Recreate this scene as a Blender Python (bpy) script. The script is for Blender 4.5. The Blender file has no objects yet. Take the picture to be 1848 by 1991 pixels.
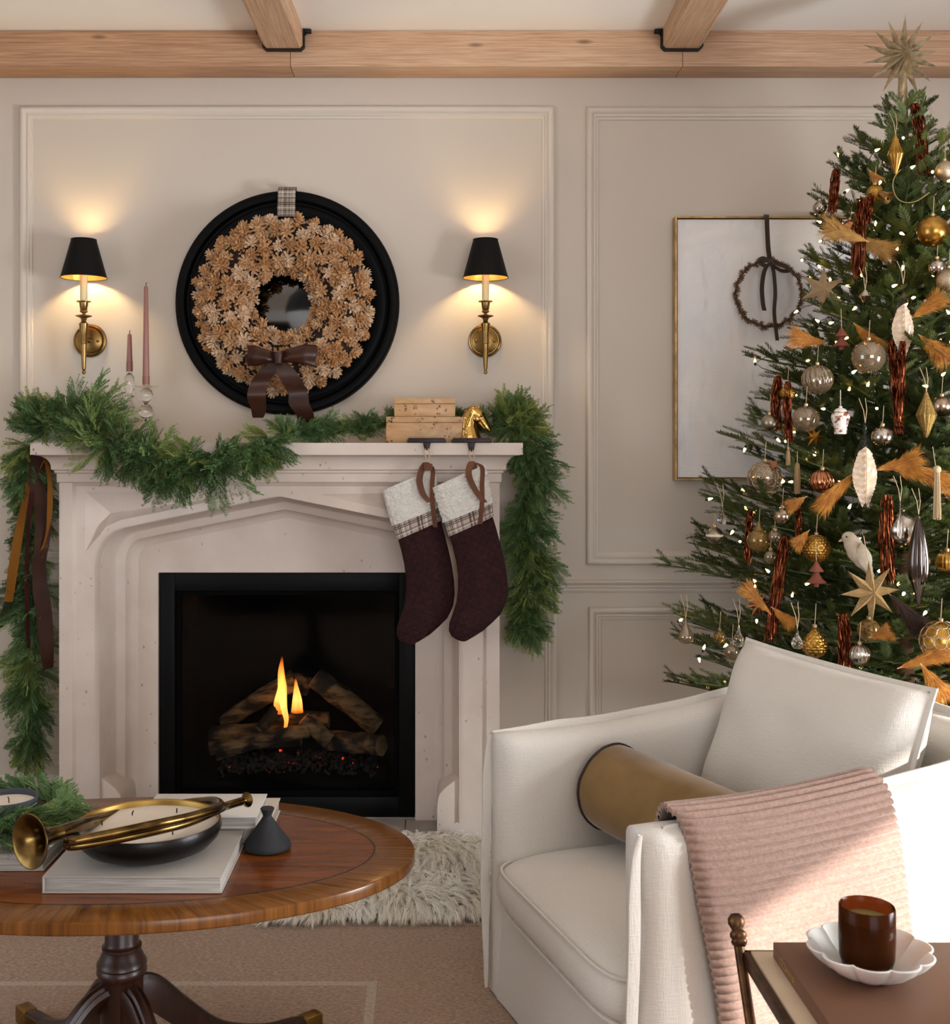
import bpy, bmesh, math, random
from math import sin, cos, pi, sqrt, atan2, radians
from mathutils import Vector, Matrix, Quaternion, noise
from mathutils.geometry import delaunay_2d_cdt

sc = bpy.context.scene
COL = sc.collection

# ------------------------------------------------------------------ camera
FPX, DCAM, HCAM, VX, VY = 2280.0, 4.0, 1.265, 840.0, 870.0
cam = bpy.data.cameras.new('camera')
cam.sensor_fit = 'AUTO'
cam.sensor_width = 36.0
cam.lens = 36.0 * FPX / 1991.0
cam.shift_x = (924.0 - VX) / 1991.0
cam.shift_y = -(995.5 - VY) / 1991.0
cam.dof.use_dof = True
cam.dof.focus_distance = 3.0
cam.dof.aperture_fstop = 14.0
camo = bpy.data.objects.new('camera', cam)
camo.location = (0, -DCAM, HCAM)
camo.rotation_euler = (pi / 2, 0, 0)
COL.objects.link(camo)
sc.camera = camo

# ------------------------------------------------------------------ world, sun, window light, exposure
wd = bpy.data.worlds.new('sky')
sc.world = wd
wd.use_nodes = True
wd.node_tree.nodes['Background'].inputs[0].default_value = (0.62, 0.76, 1.0, 1)
wd.node_tree.nodes['Background'].inputs[1].default_value = 1.2
sun = bpy.data.lights.new('sun', 'SUN')
sun.energy = 13.0
sun.angle = radians(1.2)
sun.color = (1.0, 0.965, 0.92)
suno = bpy.data.objects.new('sun', sun)
SUNV = Vector((0.85, -0.35, 0.40)).normalized()
suno.rotation_euler = SUNV.to_track_quat('Z', 'Y').to_euler()
COL.objects.link(suno)

def area(name, loc, direction, sx, sy, energy, color):
    l = bpy.data.lights.new(name, 'AREA')
    l.shape = 'RECTANGLE'; l.size = sx; l.size_y = sy; l.energy = energy; l.color = color
    o = bpy.data.objects.new(name, l)
    o.location = loc
    o.rotation_euler = Vector(direction).to_track_quat('-Z', 'Z').to_euler()
    COL.objects.link(o)
    return o
# daylight standing outside the three windows of the room
area('daylight_window_1', (2.80, -2.44, 1.00), (-1, 0, .12), 1.0, 1.1, 130, (0.92, 0.96, 1.0))
area('daylight_window_2', (1.10, -6.8, 1.40), (-.05, 1, .22), 2.3, 1.9, 80, (0.96, 0.97, 1.0))
area('daylight_window_3', (-2.9, -3.1, 1.40), (1, 0.05, .22), 1.8, 1.9, 32, (0.92, 0.96, 1.0))
sc.view_settings.view_transform = 'Standard'
sc.view_settings.look = 'None'
sc.view_settings.gamma = 1.0
sc.view_settings.use_curve_mapping = False
sc.view_settings.exposure = 0.1
sc.cycles.use_denoising = True
sc.cycles.sample_clamp_indirect = 6.0
sc.cycles.use_adaptive_sampling = True
sc.cycles.adaptive_threshold = 0.06
sc.cycles.adaptive_min_samples = 16
sc.cycles.max_bounces = 8
sc.cycles.diffuse_bounces = 4
sc.cycles.glossy_bounces = 4
sc.cycles.transmission_bounces = 7
sc.cycles.transparent_max_bounces = 12
sc.cycles.caustics_reflective = False
sc.cycles.caustics_refractive = False

# ------------------------------------------------------------------ helpers
random.seed(11)
def W(px, py, d):
    return Vector(((px - VX) * d / FPX, d - DCAM, HCAM - (py - VY) * d / FPX))

def lin(h):
    h = h.lstrip('#')
    r = []
    for i in (0, 2, 4):
        c = int(h[i:i + 2], 16) / 255.0
        r.append(c / 12.92 if c <= 0.04045 else ((c + 0.055) / 1.055) ** 2.4)
    return (r[0], r[1], r[2], 1.0)

WM = {}
def link(o, parent=None, basis=None):
    COL.objects.link(o)
    o.matrix_basis = basis if basis is not None else Matrix.Identity(4)
    WM[o] = o.matrix_basis.copy()
    if parent is not None:
        o.parent = parent
        o.matrix_parent_inverse = WM[parent].inverted()
    return o

def tag(o, label=None, cat=None, group=None, kind=None):
    if label: o['label'] = label
    if cat: o['category'] = cat
    if group: o['group'] = group
    if kind: o['kind'] = kind
    return o

def thing(name, label, cat, loc=(0, 0, 0), group=None):
    o = bpy.data.objects.new(name, None)
    o.empty_display_size = 0.05
    link(o, None, Matrix.Translation(Vector(loc)))
    return tag(o, label, cat, group)

def mobj(name, me, parent=None, basis=None, mat=None):
    o = bpy.data.objects.new(name, me)
    if mat is not None and not me.materials:
        me.materials.append(mat)
    return link(o, parent, basis)

class MB:
    def __init__(s):
        s.v, s.f, s.uv = [], [], {}
    def grid(s, fn, nu, nv, cu=False, cv=False):
        b = len(s.v)
        for i in range(nu):
            for j in range(nv):
                s.v.append(Vector(fn(i / (nu if cu else nu - 1), j / (nv if cv else nv - 1))))
        for i in range(nu if cu else nu - 1):
            for j in range(nv if cv else nv - 1):
                i2, j2 = (i + 1) % nu, (j + 1) % nv
                s.uv[len(s.f)] = [(i / nu, j / nv), ((i + 1) / nu, j / nv), ((i + 1) / nu, (j + 1) / nv), (i / nu, (j + 1) / nv)]
                s.f.append((b + i * nv + j, b + i2 * nv + j, b + i2 * nv + j2, b + i * nv + j2))
        return s
    def face(s, pts):
        b = len(s.v)
        s.v += [Vector(p) for p in pts]
        s.f.append(tuple(range(b, b + len(pts))))
        return s
    def lathe(s, prof, seg=24, c=(0, 0, 0), rfn=None, axis=None):
        c = Vector(c)
        n = len(prof)
        R = axis.to_track_quat('Z', 'X').to_matrix() if axis is not None else None
        def fn(a, t):
            r, z = prof[min(n - 1, int(round(t * (n - 1))))]
            if rfn: r = r * rfn(a * 2 * pi, t)
            p = Vector((r * cos(a * 2 * pi), r * sin(a * 2 * pi), z))
            return c + (R @ p if R else p)
        return s.grid(fn, seg, n, cu=True)
    def tube(s, path, r, seg=8, cap=True, closed=False):
        path = [Vector(p) for p in path]
        n = len(path)
        rf = r if callable(r) else (lambda t: r)
        b = len(s.v)
        up = None
        for i, p in enumerate(path):
            if closed:
                t = path[(i + 1) % n] - path[i - 1]
            else:
                t = path[min(i + 1, n - 1)] - path[max(i - 1, 0)]
            if t.length < 1e-9: t = Vector((0, 0, 1))
            t.normalize()
            if up is None:
                up = Vector((0, 0, 1)) if abs(t.z) < .9 else Vector((1, 0, 0))
            a = (up - t * up.dot(t))
            if a.length < 1e-6: a = t.orthogonal()
            a.normalize(); up = a
            c = t.cross(a)
            rr = rf(i / max(1, n - 1))
            for k in range(seg):
                w = 2 * pi * k / seg
                s.v.append(p + a * (rr * cos(w)) + c * (rr * sin(w)))
        for i in range(n if closed else n - 1):
            i2 = (i + 1) % n
            for k in range(seg):
                k2 = (k + 1) % seg
                s.f.append((b + i * seg + k, b + i * seg + k2, b + i2 * seg + k2, b + i2 * seg + k))
        if cap and not closed:
            s.f.append(tuple(b + k for k in range(seg))[::-1])
            s.f.append(tuple(b + (n - 1) * seg + k for k in range(seg)))
        return s
    def box(s, x0, x1, y0, y1, z0, z1):
        b = len(s.v)
        s.v += [Vector((x, y, z)) for x in (x0, x1) for y in (y0, y1) for z in (z0, z1)]
        for f in ((0, 1, 3, 2), (4, 6, 7, 5), (0, 4, 5, 1), (2, 3, 7, 6), (0, 2, 6, 4), (1, 5, 7, 3)):
            s.f.append(tuple(b + i for i in f))
        return s
    def ell(s, c, r, rot=None, seg=16, rings=10):
        c = Vector(c)
        def fn(a, t):
            th, ph = a * 2 * pi, t * pi
            p = Vector((r[0] * sin(ph) * cos(th), r[1] * sin(ph) * sin(th), r[2] * cos(ph)))
            return c + (rot @ p if rot else p)
        return s.grid(fn, seg, rings, cu=True)
    def prism(s, poly, y0, y1, ax='y'):
        # polygon in (x, z) pushed along y
        n = len(poly); b = len(s.v)
        for y in (y0, y1):
            for (x, z) in poly: s.v.append(Vector((x, y, z)))
        s.f.append(tuple(range(b, b + n)))
        s.f.append(tuple(range(b + 2 * n - 1, b + n - 1, -1)))
        for i in range(n):
            j = (i + 1) % n
            s.f.append((b + j, b + i, b + n + i, b + n + j))
        return s
    def xf(s, m):
        s.v = [m @ p for p in s.v]
        return s
    def mesh(s, name, mat=None, smooth=True, ang=40, bevel=0, seg=2, weld=True, recalc=True, bang=30):
        me = bpy.data.meshes.new(name)
        me.from_pydata([tuple(p) for p in s.v], [], s.f)
        if s.uv:
            l = me.uv_layers.new(name='uv')
            for fi, p in enumerate(me.polygons):
                u = s.uv.get(fi)
                if u:
                    for k, li in enumerate(p.loop_indices): l.data[li].uv = u[k]
        if weld or bevel or recalc:
            bm = bmesh.new(); bm.from_mesh(me)
            if weld: bmesh.ops.remove_doubles(bm, verts=bm.verts, dist=1e-5)
            bmesh.ops.dissolve_degenerate(bm, edges=bm.edges, dist=1e-6)
            if recalc: bmesh.ops.recalc_face_normals(bm, faces=bm.faces)
            if bevel:
                es = [e for e in bm.edges if len(e.link_faces) == 2 and e.calc_face_angle(0) > radians(bang)]
                bmesh.ops.bevel(bm, geom=es, offset=bevel, segments=seg, profile=0.5, affect='EDGES', clamp_overlap=True)
            bm.to_mesh(me); bm.free()
        if smooth:
            for p in me.polygons: p.use_smooth = True
            if ang: me.set_sharp_from_angle(angle=radians(ang))
        if mat: me.materials.append(mat)
        return me
    def obj(s, name, mat, parent=None, **k):
        return mobj(name, s.mesh(name, mat, **k), parent)

def remeshed(name, mb, voxel, smooth=4, mat=None):
    me = mb.mesh(name + '_raw', None)
    o = bpy.data.objects.new('tmp', me); COL.objects.link(o)
    r = o.modifiers.new('r', 'REMESH'); r.mode = 'VOXEL'; r.voxel_size = voxel; r.use_smooth_shade = True
    if smooth:
        m = o.modifiers.new('s', 'SMOOTH'); m.iterations = smooth; m.factor = 0.5
    dg = bpy.context.evaluated_depsgraph_get()
    out = bpy.data.meshes.new_from_object(o.evaluated_get(dg))
    bpy.data.objects.remove(o)
    out.name = name
    for p in out.polygons: p.use_smooth = True
    out.materials.clear()
    if mat: out.materials.append(mat)
    return out

def smoothpath(pts, n=8, closed=False):
    pts = [Vector(p) for p in pts]
    out = []
    N = len(pts)
    for i in range(N if closed else N - 1):
        if closed:
            p0, p1, p2, p3 = pts[i - 1], pts[i], pts[(i + 1) % N], pts[(i + 2) % N]
        else:
            p0, p1, p2, p3 = pts[max(i - 1, 0)], pts[i], pts[i + 1], pts[min(i + 2, N - 1)]
        for k in range(n):
            t = k / n
            out.append(0.5 * ((2 * p1) + (p2 - p0) * t + (2 * p0 - 5 * p1 + 4 * p2 - p3) * t * t + (3 * p1 - p0 - 3 * p2 + p3) * t ** 3))
    if not closed: out.append(pts[-1])
    return out

def frame_mat(loc, x, zhint, scale=1.0):
    x = Vector(x).normalized()
    z = Vector(zhint) - x * Vector(zhint).dot(x)
    if z.length < 1e-5: z = x.orthogonal()
    z.normalize()
    y = z.cross(x)
    m = Matrix((x, y, z)).transposed().to_4x4()
    if scale != 1.0: m = m @ Matrix.Scale(scale, 4)
    m.translation = Vector(loc)
    return m

def ribbon(mb, path, side, w, thick=0.0012):
    # flat cloth band: path centres, side vectors (one or list), width
    path = [Vector(p) for p in path]
    n = len(path)
    L, R = [], []
    for i, p in enumerate(path):
        sv = side[i] if isinstance(side, list) else side
        sv = Vector(sv).normalized()
        ww = w(i / (n - 1)) if callable(w) else w
        t = path[min(i + 1, n - 1)] - path[max(i - 1, 0)]
        nn = t.cross(sv)
        if nn.length > 1e-9: nn.normalize()
        L.append((p - sv * ww / 2, p - sv * ww / 2 + nn * thick)); R.append((p + sv * ww / 2, p + sv * ww / 2 + nn * thick))
    loops = [[L[i][0], R[i][0], R[i][1], L[i][1]] for i in range(n)]
    b = len(mb.v)
    for l in loops: mb.v += l
    for i in range(n - 1):
        for k in range(4):
            k2 = (k + 1) % 4
            uu = {0: 0, 1: 1, 2: 1, 3: 0}
            mb.uv[len(mb.f)] = [(uu[k], i / n), (uu[k2], i / n), (uu[k2], (i + 1) / n), (uu[k], (i + 1) / n)]
            mb.f.append((b + i * 4 + k, b + i * 4 + k2, b + (i + 1) * 4 + k2, b + (i + 1) * 4 + k))
    mb.f.append((b, b + 1, b + 2, b + 3)); e = b + (n - 1) * 4
    mb.f.append((e + 3, e + 2, e + 1, e))
    return mb

# ------------------------------------------------------------------ materials
class NT:
    def __init__(s, name):
        s.m = bpy.data.materials.new(name); s.m.use_nodes = True
        s.t = s.m.node_tree; s.n = s.t.nodes; s.b = s.n['Principled BSDF']; s.out = s.n['Material Output']
    def node(s, typ, **kw):
        n = s.n.new(typ)
        for k, v in kw.items():
            if k.startswith('i_'):
                key = k[2:]; n.inputs[int(key) if key.isdigit() else key].default_value = v
            else: setattr(n, k, v)
        return n
    def link(s, a, b): s.t.links.new(a, b)
    def math(s, op, a, b=None, c=None):
        n = s.n.new('ShaderNodeMath'); n.operation = op
        for i, x in enumerate((a, b, c)):
            if x is None: continue
            if isinstance(x, (int, float)): n.inputs[i].default_value = x
            else: s.link(x, n.inputs[i])
        return n.outputs[0]
    def mix(s, fac, a, b, typ='MIX'):
        n = s.n.new('ShaderNodeMix'); n.data_type = 'RGBA'; n.blend_type = typ
        for key, x in ((0, fac), (6, a), (7, b)):
            if isinstance(x, (int, float)): n.inputs[key].default_value = x
            elif isinstance(x, tuple): n.inputs[key].default_value = x
            else: s.link(x, n.inputs[key])
        return n.outputs[2]
    def coord(s, stretch=(1, 1, 1), kind='Object'):
        tc = s.n.new('ShaderNodeTexCoord'); mp = s.n.new('ShaderNodeMapping')
        mp.inputs['Scale'].default_value = stretch
        s.link(tc.outputs[kind], mp.inputs[0])
        return mp.outputs[0]
    def noise(s, vec, scale, detail=4, rough=.55, dist=0):
        n = s.node('ShaderNodeTexNoise'); n.inputs['Scale'].default_value = scale; n.inputs['Detail'].default_value = detail
        n.inputs['Roughness'].default_value = rough; n.inputs['Distortion'].default_value = dist
        s.link(vec, n.inputs['Vector']); return n.outputs['Fac']
    def voro(s, vec, scale, feature='F1'):
        n = s.node('ShaderNodeTexVoronoi'); n.feature = feature; n.inputs['Scale'].default_value = scale
        s.link(vec, n.inputs['Vector']); return n.outputs['Distance']
    def ramp(s, fac, stops):
        n = s.n.new('ShaderNodeValToRGB')
        el = n.color_ramp.elements
        while len(el) < len(stops): el.new(0.5)
        for e, (p, c) in zip(el, stops):
            e.position = p; e.color = c if isinstance(c, tuple) else (c, c, c, 1)
        s.link(fac, n.inputs[0]); return n.outputs[0]
    def bump(s, h, strength=.3, dist=.002):
        n = s.n.new('ShaderNodeBump'); n.inputs['Strength'].default_value = strength; n.inputs['Distance'].default_value = dist
        s.link(h, n.inputs['Height']); s.link(n.outputs[0], s.b.inputs['Normal']); return n
    def col(s, x):
        if isinstance(x, tuple): s.b.inputs['Base Color'].default_value = x
        else: s.link(x, s.b.inputs['Base Color'])
    def set(s, **kw):
        for k, v in kw.items(): s.b.inputs[k.replace('_', ' ')].default_value = v

def simple(name, col, rough=.5, metal=0, col2=None, nscale=8, amt=1.0, stretch=(1, 1, 1), bump=0, bscale=None, bdist=.002, detail=5, kind='Object', lo=.35, hi=.65, **kw):
    t = NT(name)
    c = lin(col) if isinstance(col, str) else col
    t.col(c); t.set(Roughness=rough, Metallic=metal)
    if col2 or bump: v = t.coord(stretch, kind)
    if col2:
        f = t.ramp(t.noise(v, nscale, detail), [(lo, 0.0), (hi, 1.0)])
        t.col(t.mix(t.math('MULTIPLY', f, amt), c, lin(col2)))
    if bump: t.bump(t.noise(v, bscale or nscale, 3), bump, bdist)
    for k, x in kw.items(): t.b.inputs[k.replace('_', ' ')].default_value = x
    return t.m

def wood(name, a, b, axis=0, scale=6, rough=.5, knots=True, coat=0, fine=1.0, c=None, bump=.25):
    t = NT(name)
    st = [fine * 9, fine * 9, fine * 9]; st[axis] = .55
    v = t.coord(tuple(st))
    n1 = t.noise(v, scale, 6, .6, .6)
    v2 = t.coord(tuple(x * 2.6 if i != axis else x for i, x in enumerate(st)))
    n2 = t.noise(v2, scale * 2, 5, .65, .4)
    f = t.ramp(n1, [(.30, 0.0), (.70, 1.0)])
    col = t.mix(f, lin(a), lin(b))
    g = t.ramp(n2, [(.42, 0.0), (.60, 1.0)])
    col = t.mix(t.math('MULTIPLY', t.math('SUBTRACT', 1.0, g), .45), col, lin(c or b), 'MULTIPLY')
    if knots:
        st3 = [7.0, 7.0, 7.0]; st3[axis] = 2.2
        k = t.voro(t.coord(tuple(st3)), 1.3)
        kk = t.ramp(k, [(.03, 1.0), (.10, 0.0)])
        col = t.mix(t.math('MULTIPLY', kk, .75), col, lin('#4a2c18'))
    t.col(col); t.set(Roughness=rough)
    if coat: t.b.inputs['Coat Weight'].default_value = coat; t.b.inputs['Coat Roughness'].default_value = .12
    t.bump(n2, bump, .0012)
    return t.m

MT = {}
MT['wall'] = simple('wall_paint', '#cbc0b2', .65, bump=.04, nscale=60, bscale=90)
MT['ceil'] = simple('ceiling_paint', '#faf6f0', .8, bump=.04, bscale=70)
MT['trim'] = simple('trim_paint', '#d0c6b9', .5)
MT['beam'] = wood('beam_oak', '#c79c78', '#dab690', 0, 4.5, .6, c='#a87650')
MT['beam_y'] = wood('cross_beam_oak', '#cca685', '#dfc1a0', 1, 6, .6, c='#b08460', fine=1.6)
MT['iron'] = simple('black_iron', '#151210', .5, .3)
def stone():
    t = NT('limestone')
    v = t.coord()
    n = t.noise(v, 5, 5)
    col = t.mix(t.ramp(n, [(.35, 0.0), (.7, 1.0)]), lin('#d8cabf'), lin('#ccbcb0'))
    vp = t.coord((1, 1, .7))
    vo = t.voro(vp, 46)
    gate = t.ramp(t.noise(v, 17, 3), [(.55, 0.0), (.66, 1.0)])
    pit = t.math('MULTIPLY', t.ramp(vo, [(.10, 1.0), (.20, 0.0)]), gate)
    col = t.mix(t.math('MULTIPLY', pit, .7), col, lin('#8d7766'))
    t.col(col); t.set(Roughness=.75)
    h = t.math('SUBTRACT', t.math('MULTIPLY', t.noise(v, 120, 3), .12), pit)
    t.bump(h, .7, .003)
    return t.m
MT['stone'] = stone()
MT['hearth'] = simple('hearth_stone', '#a39c94', .55, col2='#948c84', nscale=14, bump=.05, bscale=80)
MT['floor'] = wood('floor_oak', '#8a6444', '#a57c57', 0, 5, .45)
MT['black_metal'] = simple('black_metal', '#020202', .5, 0, Specular_IOR_Level=.15)
MT['black_box'] = simple('firebox_black', '#020202', .9, Specular_IOR_Level=.1)
MT['brass'] = simple('aged_brass', '#a08250', .30, 1.0, col2='#7a5f35', nscale=14, bump=.03, bscale=120)
MT['brass_horn'] = simple('horn_brass', '#80673a', .25, 1.0, col2='#463419', nscale=20)
MT['gold'] = simple('polished_gold', '#b58f50', .22, 1.0)
MT['glass'] = simple('clear_glass', '#ffffff', .02, Transmission_Weight=1.0, IOR=1.45)
MT['mirror'] = simple('mirror_glass', '#8b9196', .03, 1.0)
MT['mirror_frame'] = simple('ebonised_wood', '#040404', .55, bump=.05, bscale=40, Specular_IOR_Level=.12)
def chair_cloth(name, c, bs=340):
    t = NT(name); v = t.coord((1, 1, 1))
    t.col(t.mix(t.ramp(t.noise(v, 420, 2), [(.2, 0.0), (.8, 1.0)]), lin(c), lin('#ccc5bb')))
    t.set(Roughness=.9); t.b.inputs['Sheen Weight'].default_value = .25
    wv = t.noise(t.coord((1, 1, .12)), bs, 2); wh = t.noise(t.coord((.12, .12, 1)), bs, 2)
    t.bump(t.math('ADD', wv, wh), .55, .0016)
    return t.m
MT['linen'] = chair_cloth('white_linen', '#d9d3ca')
MT['pillow'] = chair_cloth('ivory_linen', '#d3ccc1')
MT['velvet'] = simple('mustard_velvet', '#86693a', .8, col2='#73562b', nscale=7, Sheen_Weight=.5, Sheen_Roughness=.35, bump=.05, bscale=60)
MT['velvet_trim'] = simple('dark_piping', '#231815', .7)
MT['throw'] = simple('dusty_rose_wool', '#987a6b', .95, col2='#846657', nscale=150, bump=.35, bscale=500, bdist=.0015, Sheen_Weight=.3)
def thin_glass(name, tint, ior, rough=.04):
    t = NT(name); tr = t.n.new('ShaderNodeBsdfTransparent'); gl = t.n.new('ShaderNodeBsdfGlossy'); fr = t.n.new('ShaderNodeFresnel'); mx = t.n.new('ShaderNodeMixShader')
    tr.inputs[0].default_value = lin(tint); gl.inputs['Roughness'].default_value = rough; fr.inputs[0].default_value = ior
    ge = t.n.new('ShaderNodeNewGeometry')
    t.link(t.math('MULTIPLY', fr.outputs[0], t.math('SUBTRACT', 1.0, ge.outputs['Backfacing'])), mx.inputs[0]); t.link(tr.outputs[0], mx.inputs[1]); t.link(gl.outputs[0], mx.inputs[2]); t.link(mx.outputs[0], t.out.inputs[0])
    return t.m
MT['thin_clear'] = thin_glass('thin_clear_glass', '#faf8f5', 1.4)
# ------------------------------------------------------------------ the room
XL, XR, YB, ZC = -2.7, 2.6, -6.6, 2.645
IX0, IX1, IZ0, IZ1 = (310 - VX) / 570, (808 - VX) / 570, 0.004, HCAM - (1112 - VY) / 570   # fire insert opening
def struct(name, mb, mat, label=None, **k):
    o = mb.obj(name, mat, None, **k); o['kind'] = 'structure'
    if label: o['label'] = label
    return o

mb = MB()
mb.box(XL - .2, IX0, 0, .15, -.1, ZC + .1); mb.box(IX1, XR + .2, 0, .15, -.1, ZC + .1)
mb.box(IX0, IX1, 0, .15, IZ1, ZC + .1); mb.box(IX0, IX1, 0, .15, -.1, IZ0)
struct('wall_back', mb, MT['wall'], 'greige panelled wall behind the fireplace', smooth=False, weld=False)
def wall_x(name, x, t, holes, label):
    m = MB(); ys = [YB - .15]; 
    y = YB - .15
    for (y0, y1, z0, z1) in sorted(holes):
        m.box(min(x, x + t), max(x, x + t), y, y0, -.1, ZC + .1)
        m.box(min(x, x + t), max(x, x + t), y0, y1, -.1, z0); m.box(min(x, x + t), max(x, x + t), y0, y1, z1, ZC + .1)
        y = y1
    m.box(min(x, x + t), max(x, x + t), y, .15, -.1, ZC + .1)
    return struct(name, m, MT['wall'], label, smooth=False, weld=False)
WIN = {1: (-2.96, -1.92, .42, 2.25), 2: (-.1, 2.3, .45, 2.35), 3: (-4.0, -2.2, .45, 2.35)}
wall_x('wall_right', XR, .12, [WIN[1]], 'greige side wall with one tall window')
wall_x('wall_left', XL, -.12, [WIN[3]], 'greige side wall with one tall window')
mb = MB()
DX0, DX1, DZ = -2.2, -.55, 2.40
mb.box(XL - .2, DX0, YB - .12, YB, -.1, ZC + .1); mb.box(DX1, -.1, YB - .12, YB, -.1, ZC + .1); mb.box(2.3, XR + .2, YB - .12, YB, -.1, ZC + .1); mb.box(-.1, 2.3, YB - .12, YB, -.1, .45); mb.box(-.1, 2.3, YB - .12, YB, 2.35, ZC + .1); mb.box(DX0, DX1, YB - .12, YB, DZ, ZC + .1)
struct('wall_front', mb, MT['wall'], 'far wall with a wide cased doorway', smooth=False, weld=False)
mb = MB(); mb.box(DX0 - .3, DX1 + .3, YB - 1.6, YB - 1.5, -.1, ZC + .1); mb.box(DX0 - .3, DX0 - .2, YB - 1.6, YB - .12, -.1, ZC + .1); mb.box(DX1 + .2, DX1 + .3, YB - 1.6, YB - .12, -.1, ZC + .1)
mb.box(DX0 - .3, DX1 + .3, YB - 1.6, YB - .12, DZ + .1, DZ + .2)
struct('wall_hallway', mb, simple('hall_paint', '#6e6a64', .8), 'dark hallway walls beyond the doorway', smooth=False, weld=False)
mb = MB()
mb.box(DX0 - .1, DX0, YB - .13, YB + .02, 0, DZ + .1); mb.box(DX1, DX1 + .1, YB - .13, YB + .02, 0, DZ + .1); mb.box(DX0, DX1, YB - .13, YB + .02, DZ, DZ + .1)
struct('trim_11', mb, simple('white_trim', '#e8e4dd', .5), 'white casing around the doorway', smooth=False, weld=False)
mb = MB(); mb.box(XL - .2, XR + .2, YB - 1.7, .15, ZC, ZC + .1)
struct('ceiling', mb, MT['ceil'], 'off-white plaster ceiling between the oak beams', smooth=False)
mb = MB(); mb.box(XL - .2, XR + .2, YB - 1.7, .0, -.1, -.004)
struct('floor', mb, MT['floor'], 'floor under the woven rug', smooth=False)
# windows (outside the frame; they let the daylight in)
for n, (y0, y1, z0, z1) in WIN.items():
    hw_, w = (y1 - y0) / 2, .06
    R = {1: Matrix.Translation((XR, (y0 + y1) / 2, 0)) @ Matrix.Rotation(-pi / 2, 4, 'Z'), 2: Matrix.Translation(((y0 + y1) / 2, YB, 0)) @ Matrix.Rotation(pi, 4, 'Z'), 3: Matrix.Translation((XL, (y0 + y1) / 2, 0)) @ Matrix.Rotation(pi / 2, 4, 'Z')}[n]
    root = bpy.data.objects.new('window_%d' % n, None); link(root, None, Matrix.Translation(R.translation + Vector((0, 0, z0))))
    tag(root, 'tall divided window ' + {1: 'in the wall beside the armchair', 2: 'beside the doorway', 3: 'in the wall opposite the tree'}[n], None, None, 'structure')
    m = MB()
    m.box(-hw_, -hw_ + w, 0, .08, z0, z1); m.box(hw_ - w, hw_, 0, .08, z0, z1); m.box(-hw_, hw_, 0, .08, z0, z0 + w); m.box(-hw_, hw_, 0, .08, z1 - w, z1)
    m.xf(R).obj('window_frame', MT['trim'], root, smooth=False, weld=False)
    for k in range(1, 3) if n > 1 else ():
        yy = -hw_ + 2 * hw_ * k / 3
        MB().box(yy - .012, yy + .012, .03, .055, z0 + w, z1 - w).xf(R).obj('muntin', MT['trim'], root, smooth=False)
    for k in range(1, 5) if n > 1 else (3, 4):
        zz = z0 + (z1 - z0) * k / 5
        MB().box(-hw_ + w, hw_ - w, .03, .055, zz - .012, zz + .012).xf(R).obj('muntin', MT['trim'], root, smooth=False)
y0, y1, z0, z1 = WIN[1]
mb = MB()
mb.grid(lambda a, t: Vector((XR - .03 - .012 * abs(sin(t * 5 * pi)), y0 - .05 + (y1 - y0 + .1) * a, 1.41 + (z1 + .05 - 1.41) * t)), 4, 40)
o = mb.obj('added_sun_shade', simple('sun_shade_linen', '#cfc6b6', .9), None)  # unseen shade, added to stop the sun reaching the top of the throw
o.modifiers.new('s', 'SOLIDIFY').thickness = .004
tag(o, 'unseen linen shade added to block the high sun at the side window', 'added sun blocker')

# ------------------------------------------------------------------ wall mouldings
def molding(mb, x0, x1, z0, z1, prof, inward=True):
    # prof: (distance from outer edge, depth out of wall)
    cs = [(x0, z0, 1, 1), (x1, z0, -1, 1), (x1, z1, -1, -1), (x0, z1, 1, -1)]
    n = len(prof); b = len(mb.v)
    for (x, z, sx, sz) in cs:
        for (e, h) in prof: mb.v.append(Vector((x + sx * e, -h, z + sz * e)))
    for i in range(4):
        j = (i + 1) % 4
        for k in range(n - 1):
            mb.f.append((b + i * n + k, b + j * n + k, b + j * n + k + 1, b + i * n + k + 1))
PROF = [(0, 0), (0, .012), (.003, .017), (.010, .019), (.017, .016), (.021, .009), (.025, .008), (.026, .011), (.031, .011), (.034, .006), (.041, .005), (.043, 0)]
def wx(px): return (px - VX) / 570
def wz(py): return HCAM - (py - VY) / 570
k = 1
for (a, b_, c, d_, lab) in ((40, 1078, 208, 1096, 'large moulding frame around the mirror and sconces'), (1140, 1809, 210, 1097, 'moulding frame behind the painting'),
                           (905, 1084, 1180, 1488, 'low moulding frame beneath the chair rail beside the hearth'), (1145, 1809, 1180, 1488, 'low moulding frame behind the armchair'),
                           (-640, -22, 208, 1096, 'moulding frame on the wall beyond the garland'), (-640, -22, 1180, 1488, 'low moulding frame beyond the garland'), (40, 215, 1180, 1488, 'low moulding frame behind the hanging garland')):
    m = MB(); molding(m, wx(a), wx(b_), wz(d_), wz(c), PROF)
    struct('trim_%d' % (k if k < 7 else k + 5), m, MT['trim'], lab, ang=50); k += 1
def rail(name, prof, x0, x1, lab):
    m = MB(); n = len(prof)
    m.grid(lambda a, t: Vector((x0 + (x1 - x0) * a, -prof[int(round(t * (n - 1)))][0], prof[int(round(t * (n - 1)))][1])), 2, n)
    m.face([(x0, -p[0], p[1]) for p in prof]); m.face([(x1, -p[0], p[1]) for p in prof])
    return struct(name, m, MT['trim'], lab, ang=30)
zr = wz(1150)
cr = [(0, zr), (.006, zr), (.008, zr + .006), (.008, zr + .012), (.013, zr + .016), (.013, zr + .022), (.020, zr + .028), (.024, zr + .034), (.024, zr + .039), (0, zr + .039)]
rail('trim_7', cr, XL, -1.208, 'chair rail on the wall beyond the fireplace'); rail('trim_8', cr, .222, XR, 'chair rail between garland and tree')
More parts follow.
